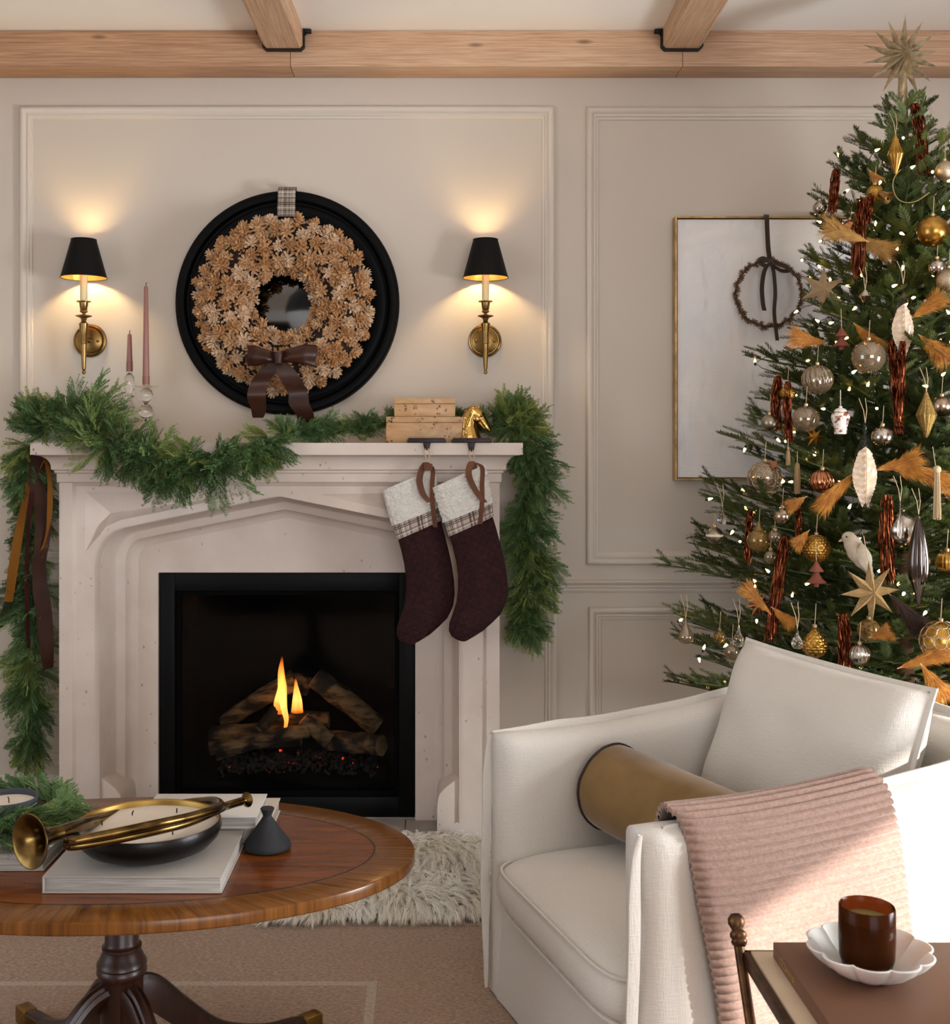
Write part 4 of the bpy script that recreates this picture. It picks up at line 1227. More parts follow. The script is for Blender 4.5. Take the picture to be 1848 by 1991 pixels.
# plan path from far arm front, round the back, to the near arm front
UB, RC = .84, .17
plan = []
h = TH / 2
for i in range(15): plan.append((i / 14 * (UB - RC), h))
for i in range(1, 9):
    a = i / 8 * pi / 2; plan.append((UB - RC + RC * sin(a), h + RC * (1 - cos(a))))
nb = len(plan)
for i in range(1, 13): plan.append((UB, h + RC + (CW - TH - 2 * RC) * i / 13))
plan += [(u, CW - v) for (u, v) in reversed(plan[:nb])]
def sect(i, n_, k, K, cap):
    # cross-section point k of K at plan index i
    u, v = plan[i]
    a, b_ = plan[max(i - 1, 0)], plan[min(i + 1, len(plan) - 1)]
    t = Vector((b_[0] - a[0], b_[1] - a[1])).normalized(); nn = Vector((t.y, -t.x))  # outward
    Ht = top(u)
    edge = min(u, .05)
    th = h * (.55 + .45 * sqrt(max(0, 1 - (1 - edge / .05) ** 2)))
    # k from 0 (outer bottom) up and over to inner bottom
    r = th
    q = k / (K - 1)
    wr = .004 * noise.noise(Vector((u * 7, v * 7, q * 9)))
    if q < .42: o_, z = th, .012 + (Ht - r * .8 - .012) * (q / .42)
    elif q > .58: o_, z = -th, .012 + (Ht - r * .8 - .012) * ((1 - q) / .42)
    else:
        a_ = (q - .42) / .16 * pi; o_, z = th * cos(a_), Ht - r * .8 + r * .8 * sin(a_)
    flare = .020 * max(0, 1 - z / .35) if q < .5 else 0
    o_ += flare
    return C(u + nn.x * (o_ + wr) , v + nn.y * (o_ + wr), z)
K = 41
def shell(name, i0, i1):
    m = MB(); n_ = i1 - i0 + 1
    m.grid(lambda a, t: sect(i0 + int(round(a * (n_ - 1))), n_, int(round(t * (K - 1))), K, 0), n_, K)
    for ii in (i0, i1):
        ring_ = [sect(ii, n_, k_, K, 0) for k_ in range(K)]
        if plan[ii][0] < .01:
            for k_ in range(K // 2): m.face([ring_[k_], ring_[k_ + 1], ring_[K - 2 - k_], ring_[K - 1 - k_]])
    o = m.obj(name, MT['linen'], ch, ang=0)
    return o
NP = len(plan)
shell('armrest', 0, 17); shell('backrest', 17, NP - 18); shell('armrest', NP - 18, NP - 1)
# flange seams: along the top outer edge and down the arm fronts
def flange(name, pts, nrm, w=.017, th=.006):
    P = smoothpath(pts, 4); m = MB()
    n_ = len(P)
    def fn(a, t):
        i = int(round(a * (n_ - 1))); p = P[i]
        nn = nrm(i / (n_ - 1)); 
        tg = (P[min(i + 1, n_ - 1)] - P[max(i - 1, 0)]).normalized(); sd = tg.cross(nn).normalized()
        wt = w * min(1, .15 + i / 8, .15 + (n_ - 1 - i) / 8)
        prof_ = [(-th * .5, -.004), (-th * .6, wt * .6), (-th * .3, wt), (th * .3, wt), (th * .6, wt * .6), (th * .5, -.004)]
        x, y = prof_[int(round(t * 5))]
        wv = .0025 * sin(i * .7)
        return p + sd * (x + wv) + nn * y
    m.grid(fn, n_, 6)
    return m.obj(name, MT['linen'], ch, ang=60)
def topedge(i):
    u, v = plan[i]; a, b_ = plan[max(i - 1, 0)], plan[min(i + 1, NP - 1)]
    t = Vector((b_[0] - a[0], b_[1] - a[1])).normalized(); nn = Vector((t.y, -t.x))
    return C(u + nn.x * h * .45, v + nn.y * h * .45, top(u) - .003)
flange('top_seam', [topedge(i) for i in range(0, NP, 2)], lambda t: Vector((0, 0, 1)))
for v_ in (h * .35, CW - h * .35):
    flange('front_seam', [C(-.001 + .012 * (1 - z / .6) * -1, v_, z) for z in (.02, .15, .3, .45, .56, .605)], lambda t: -BV)
# seat deck, front rail skirt
def pad(name, u0, u1, v0, v1, z0, z1, r, crown, mt, nu=36, bulge=0.0):
    m = MB()
    def rr(t):  # 0..1 around superellipse profile
        return t
    e = 9.0
    def fn(a, t):
        # a around plan, t from bottom centre to top centre
        an = a * 2 * pi; ca, sa = cos(an), sin(an)
        px_ = (abs(ca) ** (2 / e)) * (1 if ca > 0 else -1); py_ = (abs(sa) ** (2 / e)) * (1 if sa > 0 else -1)
        ph = (t - .5) * pi
        k = abs(cos(ph)) ** .16
        zz = (abs(sin(ph)) ** .9) * (1 if ph > 0 else -1)
        uu = (u0 + u1) / 2 + (u1 - u0) / 2 * px_ * k; vv = (v0 + v1) / 2 + (v1 - v0) / 2 * py_ * k
        z = (z0 + z1) / 2 + (z1 - z0) / 2 * zz
        if ph > 0: z += crown * (1 - (px_ * k) ** 2) * (1 - (py_ * k) ** 2)
        z += .003 * noise.noise(Vector((uu * 9, vv * 9, 2)))
        return C(uu, vv, z)
    m.grid(fn, 72, 30, cu=True)
    return m.obj(name, MT[mt], ch, ang=0)
pad('seat_cushion', -.028, .78, TH * .66, CW - TH * .66, .225, .345, .05, .040, 'linen')
def cwelt(q, z, ins=0.0):
    an = q * 2 * pi; ca, sa = cos(an), sin(an); e = 9.0
    px_ = (abs(ca) ** (2 / e)) * (1 if ca > 0 else -1); py_ = (abs(sa) ** (2 / e)) * (1 if sa > 0 else -1)
    u0, u1, v0, v1 = -.028, .78, TH * .66, CW - TH * .66
    return C((u0 + u1) / 2 + (u1 - u0) / 2 * px_ * (1 - ins), (v0 + v1) / 2 + (v1 - v0) / 2 * py_ * (1 - ins), z)
for z_, i_ in ((.238, .035), (.325, .018)):
    MB().tube([cwelt(k / 160, z_, i_) for k in range(160)], .0032, 6, closed=True).obj('cushion_welt', MT['linen'], ch)
m = MB(); m.grid(lambda a, t: C(.010 - .012 * (1 - t) + .004 * sin(a * 9), TH * .7 + (CW - TH * 1.4) * a, .012 + .26 * t), 20, 6)
m.grid(lambda a, t: C(.010 + .75 * t, TH * .7 + (CW - TH * 1.4) * a, .272), 4, 4)
m.obj('front_skirt', MT['linen'], ch)
# ivory pillow
def quad_pillow(name, c4, T, mt, par, seam=.010, N=34):
    TL, TR, BR, BL = c4
    nrm = (TR - TL).cross(BL - TL).normalized()
    m = MB()
    def pos(a, b_):
        # corners slightly drawn out, sides slightly pulled in
        pa, pb = 2 * a - 1, 2 * b_ - 1
        ia = pa * (1 - .045 * (1 - pb * pb)); ib = pb * (1 - .045 * (1 - pa * pa))
        A, B = (ia + 1) / 2, (ib + 1) / 2
        return TL * (1 - A) * (1 - B) + TR * A * (1 - B) + BR * A * B + BL * (1 - A) * B
    for sg in (1, -1):
        def fn(a, b_):
            pa, pb = 2 * a - 1, 2 * b_ - 1
            hgt = T * (max(0, 1 - pa ** 4) ** .5 * max(0, 1 - pb ** 4) ** .5) ** .9
            wr = .006 * noise.noise(Vector((a * 5, b_ * 5, sg))) * min(1, hgt / T * 2)
            return pos(a, b_) + nrm * sg * (hgt + wr + .0015)
        m.grid(fn, N, N)
    o = m.obj('cover', MT[mt], par, ang=0)
    edge = [pos(t, 0) for t in [i / 20 for i in range(20)]] + [pos(1, t) for t in [i / 20 for i in range(20)]] + [pos(1 - t, 1) for t in [i / 20 for i in range(20)]] + [pos(0, 1 - t) for t in [i / 20 for i in range(20)]]
    ce = sum(edge, Vector()) / len(edge)
    m = MB(); n_ = len(edge)
    def ef(a, t):
        i = int(round(a * n_)) % n_; p = edge[i]; o_ = (p - ce); o_ = (o_ - nrm * o_.dot(nrm)).normalized()
        prof_ = [(-.006, .004), (seam, .0025), (seam, -.0025), (-.006, -.004)]
        x, y = prof_[int(round(t * 3))]
        return p + o_ * x + nrm * y
    m.grid(ef, n_, 4, cu=True)
    m.obj('flange', MT[mt], par, ang=60)
pw = thing('back_pillow', 'square ivory linen pillow with a flanged edge leaning in the armchair', 'pillow', C(.5, .36, .37))
quad_pillow('back_pillow', (C(.635, .085, .800), C(.735, .605, .775), C(.60, .635, .385), C(.485, .10, .385)), .088, 'pillow', pw)
# bolster
bl = thing('bolster_pillow', 'mustard velvet bolster with dark piping lying on the armchair seat', 'pillow', C(.3, .34, .385))
bA, bB, bR = C(.262, .115, .486), C(.355, .600, .470), .098
ax = (bB - bA).normalized(); Lb = (bB - bA).length
rotb = ax.to_track_quat('Z', 'Y').to_matrix()
m = MB()
def bfn(a, t):
    an = a * 2 * pi
    r = bR * (1 + .035 * noise.noise(Vector((cos(an) * 1.6, sin(an) * 1.6, t * 4))) + .012 * noise.noise(Vector((cos(an) * 5, sin(an) * 5, t * 12))) - .025 * (2 * t - 1) ** 2)
    return bA + rotb @ Vector((r * cos(an), r * sin(an), t * Lb))
m.grid(bfn, 48, 30, cu=True); m.obj('velvet_body', MT['velvet'], bl, ang=0)
for t_, sg in ((0, -1), (1, 1)):
    m = MB(); m.lathe([(bR * .975, 0), (bR * .9, .010 * sg), (bR * .5, .018 * sg), (0, .020 * sg)], 40, bA + ax * (Lb * t_), axis=ax); m.obj('end_cap', MT['velvet'], bl)
    m = MB(); m.tube([bfn(k / 40, t_) for k in range(40)], .0042, 8, closed=True); m.obj('piping', MT['velvet_trim'], bl)
# knitted throw over the near arm
tw_ = thing('knitted_throw', 'dusty rose ribbed knit throw draped over the armchair arm', 'blanket', C(.3, CW + .02, .15))
VA = CW - h
def over(u, s_):
    # s_: arc length from inner hem over the arm top to the outer hem
    r = h + .010
    Ht = top(u) - r * .8 + .020
    inner = .10
    if s_ < inner: return (VA - r - .006 * (1 - s_ / inner), Ht - (inner - s_), (-1, 0))
    s2 = s_ - inner
    if s2 < pi * r:
        a = s2 / r; return (VA - r * cos(a), Ht + r * .95 * sin(a), (-cos(a), sin(a)))
    s3 = s2 - pi * r
    return (VA + r + .012 * s3 / .45 + .010 * min(1, s3 / .05) , Ht - s3, (1, 0))
STOT = .10 + pi * (h + .01) + .44
def tfn(a, t, off=0.0):
    s_ = t * STOT
    k = max(0, (s_ - .2)) / (STOT - .2)
    uL = .062 + .075 * k ** .6; uR = .485 + .06 * k
    u = uL + (uR - uL) * a + .006 * sin(s_ * 14) * (1 - a)
    v, z, nn = over(u, s_)
    rib = .0105 * (abs(sin(s_ / .0148 * pi)) ** .6 - .5)
    fold = .010 * sin(a * 7 + s_ * 3) * k + .012 * sin(a * 3.1 + .6) * k
    e = rib + off
    curl = -.010 * (max(0, 1 - a / .06) ** 2)
    return C(u, v + nn[0] * (e + curl) + fold, z + nn[1] * e)
m = MB(); NT_ = 420
m.grid(lambda a, t: tfn(a, t), 40, NT_)
m.grid(lambda a, t: tfn(a, t, -.008), 40, 60)
for a_ in (0, 1):
    m.grid(lambda q, t: tfn(a_, t, -.008 * q), 2, NT_)
m.obj('knit', MT['throw'], tw_, ang=0, weld=False)

# ------------------------------------------------------------------ coffee table
def tabletop_mat(name, ring_):
    t = NT(name)
    if ring_:
        tc = t.n.new('ShaderNodeTexCoord'); sep = t.n.new('ShaderNodeSeparateXYZ')
        mp = t.n.new('ShaderNodeMapping'); t.link(tc.outputs['Object'], mp.inputs[0])
        mp.inputs['Location'].default_value = (-TX / TA * 1, -TY / TB, 0); mp.inputs['Scale'].default_value = (1 / TA, 1 / TB, 0)
        t.link(mp.outputs[0], sep.inputs[0])
        an = t.math('ARCTAN2', sep.outputs[1], sep.outputs[0])
        cmb = t.n.new('ShaderNodeCombineXYZ'); t.link(t.math('MULTIPLY', an, 22.0), cmb.inputs[0])
        r = t.math('SQRT', t.math('ADD', t.math('POWER', sep.outputs[0], 2.0), t.math('POWER', sep.outputs[1], 2.0)))
        t.link(t.math('MULTIPLY', r, 2.0), cmb.inputs[1])
        n = t.noise(cmb.outputs[0], 1.6, 5, .65, .4)
        c = t.mix(t.ramp(n, [(.3, 0.0), (.7, 1.0)]), lin('#4c2a10'), lin('#80501f'))
    else:
        n = t.noise(t.coord((2.0, 16, 16)), 1.6, 6, .6, .8)
        c = t.mix(t.ramp(n, [(.3, 0.0), (.7, 1.0)]), lin('#4a210b'), lin('#86481a'))
    t.col(c); t.set(Roughness=.25); t.b.inputs['Specular IOR Level'].default_value = .3; t.b.inputs['Coat Weight'].default_value = .08; t.b.inputs['Coat Roughness'].default_value = .10
    t.bump(n, .04, .001)
    return t.m
TX, TY, TA, TB, TZ = -.589, 2.227 - 4, .557, .342, .50
tb = thing('oval_coffee_table', 'polished oval mahogany pedestal coffee table with a banded edge', 'coffee table', (TX, TY, .009))
MT['maho'] = tabletop_mat('mahogany', False); MT['band'] = tabletop_mat('crossbanding', True)
MT['leg'] = wood('dark_mahogany', '#28110a', '#401d10', 2, 5, .36, knots=False, coat=.08, c='#180a05')
NSEG = 120
def ov(k, s_, z): return Vector((TX + (TA - s_) * cos(k), TY + (TB - s_) * sin(k), z))
m = MB(); m.grid(lambda a, t: ov(a * 2 * pi, [(.075, TZ), (.40, TZ)][int(round(t))][0], TZ) if t < .5 else Vector((TX, TY, TZ)), NSEG, 2, cu=True)
m.obj('inlaid_field', MT['maho'], tb, smooth=False)
m = MB(); m.grid(lambda a, t: ov(a * 2 * pi, .0785 - .0035 * t, TZ + .0002), NSEG, 2, cu=True); m.obj('string_inlay', simple('inlay_line', '#2c1408', .3), tb, smooth=False)
edge = [(.075, TZ), (.003, TZ), (.001, TZ - .001), (0, TZ - .003), (0, TZ - .019), (.002, TZ - .022), (.08, TZ - .022), (.3, TZ - .022)]
m = MB(); m.grid(lambda a, t: ov(a * 2 * pi, edge[int(round(t * 7))][0], edge[int(round(t * 7))][1]), NSEG, 8, cu=True); m.obj('banded_rim', MT['band'], tb, ang=30)
def tz(py): return HCAM - (py - VY) * 2.19 / FPX
m = MB(); m.lathe([(.05, TZ - .022), (.05, TZ - .04), (.032, TZ - .045), (.0315, tz(1845)), (.034, tz(1850)), (.037, tz(1853)), (.037, tz(1858)), (.034, tz(1861)), (.038, tz(1868)), (.043, tz(1880)), (.046, tz(1884)), (.047, tz(1889)), (.044, tz(1893)), (.047, tz(1899)), (.047, tz(1905)), (.043, tz(1911)), (.040, tz(1916)), (.040, .16), (.034, .14), (0, .135)], 36, (TX, TY, 0))
m.obj('pedestal', MT['leg'], tb, ang=35)
for k in range(4):
    a = radians(42 + 90 * k); dv = Vector((cos(a), sin(a), 0)); sd = Vector((-sin(a), cos(a), 0))
    spine = smoothpath([Vector((.02, 0, .225)), Vector((.06, 0, .215)), Vector((.12, 0, .16)), Vector((.21, 0, .085)), Vector((.32, 0, .045)), Vector((.40, 0, .036)), Vector((.435, 0, .032))], 6)
    m = MB(); n_ = len(spine)
    def lf(q, t):
        i = int(round(q * (n_ - 1))); p = spine[i]; f = i / (n_ - 1)
        tg = (spine[min(i + 1, n_ - 1)] - spine[max(i - 1, 0)]).normalized(); up = Vector((-tg.z, 0, tg.x))
        w, hh = .021 - .006 * f, .034 - .022 * f
        pr_ = [(-1, -1), (-1, .55), (-.8, .8), (-.55, .7), (-.35, .95), (0, 1.05), (.35, .95), (.55, .7), (.8, .8), (1, .55), (1, -1)]
        x, y = pr_[int(round(t * 10))]
        P = p + up * (hh * y)
        return Vector((TX, TY, 0)) + dv * P.x + Vector((0, 0, max(P.z, .010))) + sd * (x * w)
    m.grid(lf, n_, 11, cv=True)
    lg = m.obj('leg', MT['leg'], tb, ang=35)
    c = Vector((TX, TY, 0)) + dv * .44
    m = MB(); m.box(-.022, .024, -.0165, .0165, .010, .048)
    m.xf(Matrix.Translation(c) @ Matrix.Rotation(a, 4, 'Z')).obj('brass_cap', simple('dull_brass', '#8a6a35', .35, .9), lg, bevel=.005)
# ------------------------------------------------------------------ books
MT['pages'] = None
t = NT('page_edges'); t.col(t.mix(t.ramp(t.noise(t.coord((1, 1, 60)), 12, 3), [(.35, 0.0), (.65, 1.0)]), lin('#b3ada5'), lin('#8b857d'))); t.set(Roughness=.9); MT['pages'] = t.m
t = NT('grey_linen_book'); t.col(lin('#a39b92')); t.set(Roughness=.85); t.bump(t.math('ADD', t.noise(t.coord((1, .1, 1)), 500, 2), t.noise(t.coord((.1, 1, 1)), 500, 2)), .3, .001); MT['greybook'] = t.m
MT['whitebook'] = simple('white_book_cloth', '#d0cac2', .6)
MT['creambook'] = simple('cream_book_cloth', '#c8bdae', .6)
MT['brownbook'] = simple('brown_leather_cloth', '#6d4a35', .55, bump=.05, bscale=300)
def book(lab, x0, x1, y0, y1, z0, z1, mt, spine='left', rot=0, cat='book', group=None):
    c = Vector(((x0 + x1) / 2, (y0 + y1) / 2, z0)); hx, hy, hz = (x1 - x0) / 2, (y1 - y0) / 2, z1 - z0
    root = thing('coffee_table_book', lab, cat, c, group)
    R = Matrix.Translation(c) @ Matrix.Rotation(radians(rot), 4, 'Z')
    ct, ov_ = .003, .003
    def bx(nm, a, m_, bv=.0008):
        o = MB().box(*a).xf(R).obj(nm, m_, root, bevel=bv, seg=2); return o
    bx('cover_board', (-hx, hx, -hy, hy, 0.0003, ct), mt)
    bx('cover_board', (-hx, hx, -hy, hy, hz - ct, hz), mt)
    sp = {'left': (-hx, -hx + ct, -hy, hy), 'right': (hx - ct, hx, -hy, hy), 'back': (-hx, hx, hy - ct, hy)}[spine]
    bx('spine', sp + (ct * .5, hz - ct * .5), mt)
    e = dict(left=(-hx + ct, hx - ov_, -hy + ov_, hy - ov_), right=(-hx + ov_, hx - ct, -hy + ov_, hy - ov_), back=(-hx + ov_, hx - ov_, -hy + ov_, hy - ct))[spine]
    bx('page_block', e + (ct, hz - ct), MT['pages'], .0003)
    return root, R, (hx, hy, hz)
ZB = TZ + .0004
book('thick grey linen book under the brass horn and bowl candle', -.668, -.360, 2.009 - 4, 2.252 - 4, ZB, ZB + .0295, MT['greybook'], 'left')
book('larger cream book at the bottom of the white pair by the snuffer', -.575, -.318, 2.265 - 4, 2.462 - 4, ZB, ZB + .029, MT['creambook'], 'left')
book('smaller white book on top of the cream one by the snuffer', -.565, -.338, 2.262 - 4, 2.410 - 4, ZB + .0294, ZB + .053, MT['whitebook'], 'left')
book('pale grey book beneath the cedar candle ring at the table end', -1.02, -.700, 2.115 - 4, 2.325 - 4, ZB, ZB + .031, MT['greybook'], 'left')
book('white book under the cedar ring on the grey book', -1.00, -.697, 2.15 - 4, 2.372 - 4, ZB + .0314, ZB + .043, MT['whitebook'], 'left')

# ------------------------------------------------------------------ bowl candle
BX, BY, BZ, BRR = -.516, 2.135 - 4, ZB + .0300, .131
bc = thing('bowl_candle', 'wide black metal bowl candle with seven wicks on the grey book', 'candle', (BX, BY, BZ))
MT['bowl_out'] = simple('black_hammered_metal', '#141212', .35, .6, bump=.25, bscale=40, bdist=.003)
MT['bowl_in'] = simple('bowl_gold_inside', '#a8874a', .4, .9, bump=.1, bscale=60)
MT['wax'] = simple('cream_wax', '#e3d6c4', .45, Subsurface_Weight=.3, Subsurface_Radius=(.02, .012, .008))
m = MB().lathe([(0, .0005), (.070, .0005), (.090, .004), (.112, .014), (.126, .028), (.1315, .042), (.1305, .053), (.1290, .0565)], 64, (BX, BY, BZ)); m.obj('bowl', MT['bowl_out'], bc, ang=0)
m = MB().lathe([(.1290, .0565), (.1278, .0568), (.1262, .053), (.1250, .040)], 64, (BX, BY, BZ)); m.obj('inner_rim', MT['bowl_in'], bc, ang=0)
m = MB(); m.grid(lambda a, t: Vector((BX + .1255 * t * cos(a * 2 * pi), BY + .1255 * t * sin(a * 2 * pi), BZ + .0455 + .0012 * sin(t * 9 + a * 4))), 48, 14, cu=True); m.obj('wax', MT['wax'], bc, ang=0)
random.seed(6)
for k, (wx_, wy_) in enumerate(((0, 0), (-.045, .06), (.035, .075), (-.085, .0), (.085, .03), (-.02, -.055), (.055, -.05), (-.065, -.06))):
    p = Vector((BX + wx_, BY + wy_, BZ + .044))
    MB().tube([p, p + Vector((0, 0, .006)), p + Vector((random.uniform(-.002, .003), 0, .0105))], .0012, 6).obj('wick', MT['wick'], bc)

# ------------------------------------------------------------------ brass hunting horn
hn = thing('brass_horn', 'antique brass hunting horn resting across the bowl candle', 'horn', (-.7, -1.95, ZB))
def hz(px, py, d): return W(px, py, d)
rimz = BZ + .0568
p1 = [hz(112, 1621, 1.985), hz(150, 1607, 2.05), hz(195, 1595, 2.17), hz(262, 1574, 2.28), hz(340, 1566, 2.29), hz(385, 1560, 2.28), hz(415, 1558, 2.235), hz(429, 1564, 2.18), hz(420, 1573, 2.13), hz(370, 1588, 2.07), hz(300, 1603, 2.015), hz(220, 1620, 1.985), hz(160, 1632, 1.965), hz(140, 1636, 1.962), hz(131, 1639, 1.968), hz(135, 1645, 1.975), hz(160, 1643, 1.98), hz(220, 1633, 2.0), hz(300, 1616, 2.03), hz(370, 1598, 2.085), hz(425, 1574, 2.16), hz(440, 1567, 2.20), hz(470, 1558, 2.24)]
P = smoothpath(p1, 8); n_ = len(P)
m = MB(); m.tube(P, lambda t: .0125 - .0048 * min(1, t / .35) if t < .35 else .0077, 14)
m.obj('tube', MT['brass_horn'], hn, ang=0)
ba = (hz(62, 1634, 1.90) - hz(112, 1621, 1.985)).normalized()
ba = (W(66, 1634, 1.945) - hz(118, 1620, 1.99)).normalized()
bp = hz(114, 1621, 1.985)
m = MB()
bpf = [(.0126, -.004), (.0130, .008), (.0150, .024), (.019, .038), (.027, .049), (.036, .0555), (.0395, .057), (.0398, .0585), (.0385, .0585), (.034, .0555), (.026, .050), (.018, .039), (.0138, .024), (.0118, .006), (.011, -.002)]
m.lathe([(r_ * (1.0 if z_ < .03 else 1.14), z_) for r_, z_ in bpf], 40, bp, axis=ba); m.obj('bell', MT['brass_horn'], hn, ang=0)
ma = (P[-1] - P[-4]).normalized()
m = MB().lathe([(.0066, -.004), (.0082, 0), (.0068, .004), (.0055, .008), (.0075, .012), (.0135, .018), (.0145, .020), (.0125, .020), (.005, .013), (0, .011)], 24, P[-1] - ma * .004, axis=ma); m.obj('mouthpiece', MT['brass_horn'], hn, ang=50)

# ------------------------------------------------------------------ cone snuffer, small candle with cedar ring
MT['matte_black'] = simple('matte_charcoal', '#1b1d21', .75, bump=.15, bscale=50)
p = W(520, 1650, 2.236)
m = MB().lathe([(0, .0003), (.036, .0003), (.0445, .003), (.0455, .007), (.043, .013), (.012, .056), (.0085, .061), (.0085, .064), (.0125, .074), (.0135, .0765), (.012, .078), (0, .0785)], 40, (p.x, p.y, ZB))
o = m.obj('ceramic_cone', MT['matte_black'], None, ang=50); tag(o, 'matte black cone shaped ceramic with a flared neck on the table', 'ornament')
V0 = Vector((W(12, 1560, 2.26).x, 2.262 - 4, ZB + .0434))
cv = thing('bowl_candle_small', 'cream candle in a slate blue bowl inside the cedar ring', 'candle', V0)
m = MB().lathe([(0, .0004), (.048, .0004), (.056, .006), (.0585, .02), (.0590, .046), (.0575, .048), (.0545, .046), (.0540, .036), (0, .036)], 48, V0); m.obj('vessel', simple('slate_ceramic', '#343941', .7, bump=.1, bscale=80), cv, ang=40)
m = MB().lathe([(0, .0372), (.0536, .0366)], 40, V0); m.obj('wax', MT['wax'], cv)
MB().tube([V0 + Vector((.006, -.004, .036)), V0 + Vector((.006, -.004, .044)), V0 + Vector((.004, -.004, .049))], .0011, 6).obj('wick', MT['wick'], cv)

# ------------------------------------------------------------------ side table, book, dish, jar candle
SX0, SX1, SYF, SYN, SZ = .447, .95, 1.672 - 4, 1.20 - 4, .55
st = thing('side_table', 'bronze folding side table with a cream stone top', 'side table', ((SX0 + SX1) / 2, (SYF + SYN) / 2, .009))
MT['bronze2'] = simple('aged_bronze', '#6a4a2e', .42, .85, col2='#3d2919', nscale=40)
MT['stone_top'] = simple('cream_marble', '#cdb79b', .35, col2='#bfa789', nscale=9)
MB().box(SX0 + .006, SX1 - .006, SYN + .006, SYF - .006, SZ - .016, SZ).obj('stone_top', MT['stone_top'], st, bevel=.0015)
m = MB()
for (a, b_) in (((SX0, SYF), (SX0, SYN)), ((SX1, SYF), (SX1, SYN)), ((SX0, SYF), (SX1, SYF)), ((SX0, SYN), (SX1, SYN))):
    x0_, x1_ = min(a[0], b_[0]) - .005, max(a[0], b_[0]) + .005; y0_, y1_ = min(a[1], b_[1]) - .005, max(a[1], b_[1]) + .005
    MB().box(x0_, x1_, y0_, y1_, SZ - .020, SZ - .003).obj('rim_bar', MT['bronze2'], st, bevel=.002)
for x_ in (SX0 - .007, SX1 + .007):
    for (ya, yb_) in ((SYF + .004, SYN + .06), (SYN - .004, SYF - .06)):
        lg = MB().tube(smoothpath([(x_, ya, SZ + .014), (x_, ya * .97 + yb_ * .03, SZ - .02), (x_, yb_, .010)], 6), .0075, 12).obj('leg', MT['bronze2'], st)
        ax_ = Vector((0, ya - yb_, SZ)).normalized()
        m = MB().lathe([(.0075, -.004), (.0105, -.001), (.0118, .003), (.0098, .006), (.0122, .010), (.0118, .014), (.009, .017), (.0075, .019), (.0095, .022), (.0122, .028), (.0118, .034), (.0075, .040), (0, .0415)], 20, (x_, ya, SZ + .006), axis=ax_); m.obj('finial', MT['bronze2'], lg, ang=60)
rt, R_, (hx, hy, hz_) = book('large brown book on the side table under the scalloped dish', .478, .755, 1.29 - 4, 1.642 - 4, SZ + .0004, SZ + .0225, MT['brownbook'], 'left')
fc = bpy.data.curves.new('spine_title', 'FONT'); fc.body = 'CÉZANNE'; fc.size = .0135; fc.extrude = .0002; fc.align_x = 'LEFT'; fc.space_character = 1.1
fo = bpy.data.objects.new('tmp_title', fc); COL.objects.link(fo)
tme = bpy.data.meshes.new_from_object(fo.evaluated_get(bpy.context.evaluated_depsgraph_get())); bpy.data.objects.remove(fo)
tme.name = 'spine_title'; tme.materials.clear(); tme.materials.append(simple('faded_gilt', '#b09054', .5, .3))
B = Matrix(((0, 0, -1, .478 - .0003), (-1, 0, 0, 1.61 - 4), (0, 1, 0, SZ + .0065), (0, 0, 0, 1)))
mobj('spine_title', tme, rt, B)
MT['marble'] = simple('white_marble', '#dcd8d2', .35, col2='#c4beb8', nscale=14, Subsurface_Weight=.15)
DC = Vector((W(1685, 1885, 1.557).x, 1.545 - 4, SZ + .0229))
dsh = thing('scalloped_dish', 'white marble scalloped dish on the brown book', 'dish', DC)
def scal(a, t): return 1 + .075 * (abs(cos(5 * a)) ** .7) * max(0, t - .12) * (1 if t < 1.1 else 1)
pf = [(0, .0005), (.032, .0005), (.040, .002), (.055, .011), (.068, .022), (.0765, .032), (.078, .035), (.0755, .036), (.071, .032), (.060, .020), (.048, .010), (.038, .006), (0, .0055)]
m = MB(); m.lathe(pf, 120, DC, rfn=lambda a, t: 1 + .11 * (abs(cos(5 * a)) ** .6 - .5) * min(1, max(0, (.5 - abs(t - .5)) * 4)))
m.obj('scallop_shell', MT['marble'], dsh, ang=50)
JC = DC + Vector((-.002, .004, .0060))
jc = thing('jar_candle', 'dark amber glass jar candle standing in the scalloped dish', 'candle', JC)
t = NT('amber_glass'); t.col(lin('#6a3718')); t.set(Roughness=.18); t.b.inputs['Transmission Weight'].default_value = .8; t.b.inputs['IOR'].default_value = 1.15
m = MB().lathe([(0, .0004), (.026, .0004), (.032, .004), (.0352, .015), (.0362, .04), (.0358, .080), (.0348, .0815), (.0336, .080), (.0340, .062), (0, .0615)], 48, JC); m.obj('glass_jar', t.m, jc, ang=50)
m = MB().lathe([(0, .0640), (.0336, .0632), (.0336, .012), (0, .010)], 40, JC); m.obj('wax', simple('yellow_wax', '#8f7c4a', .5), jc, ang=40)
MB().tube([JC + Vector((0, 0, .063)), JC + Vector((0, 0, .069))], .001, 6).obj('wick', MT['wick'], jc)

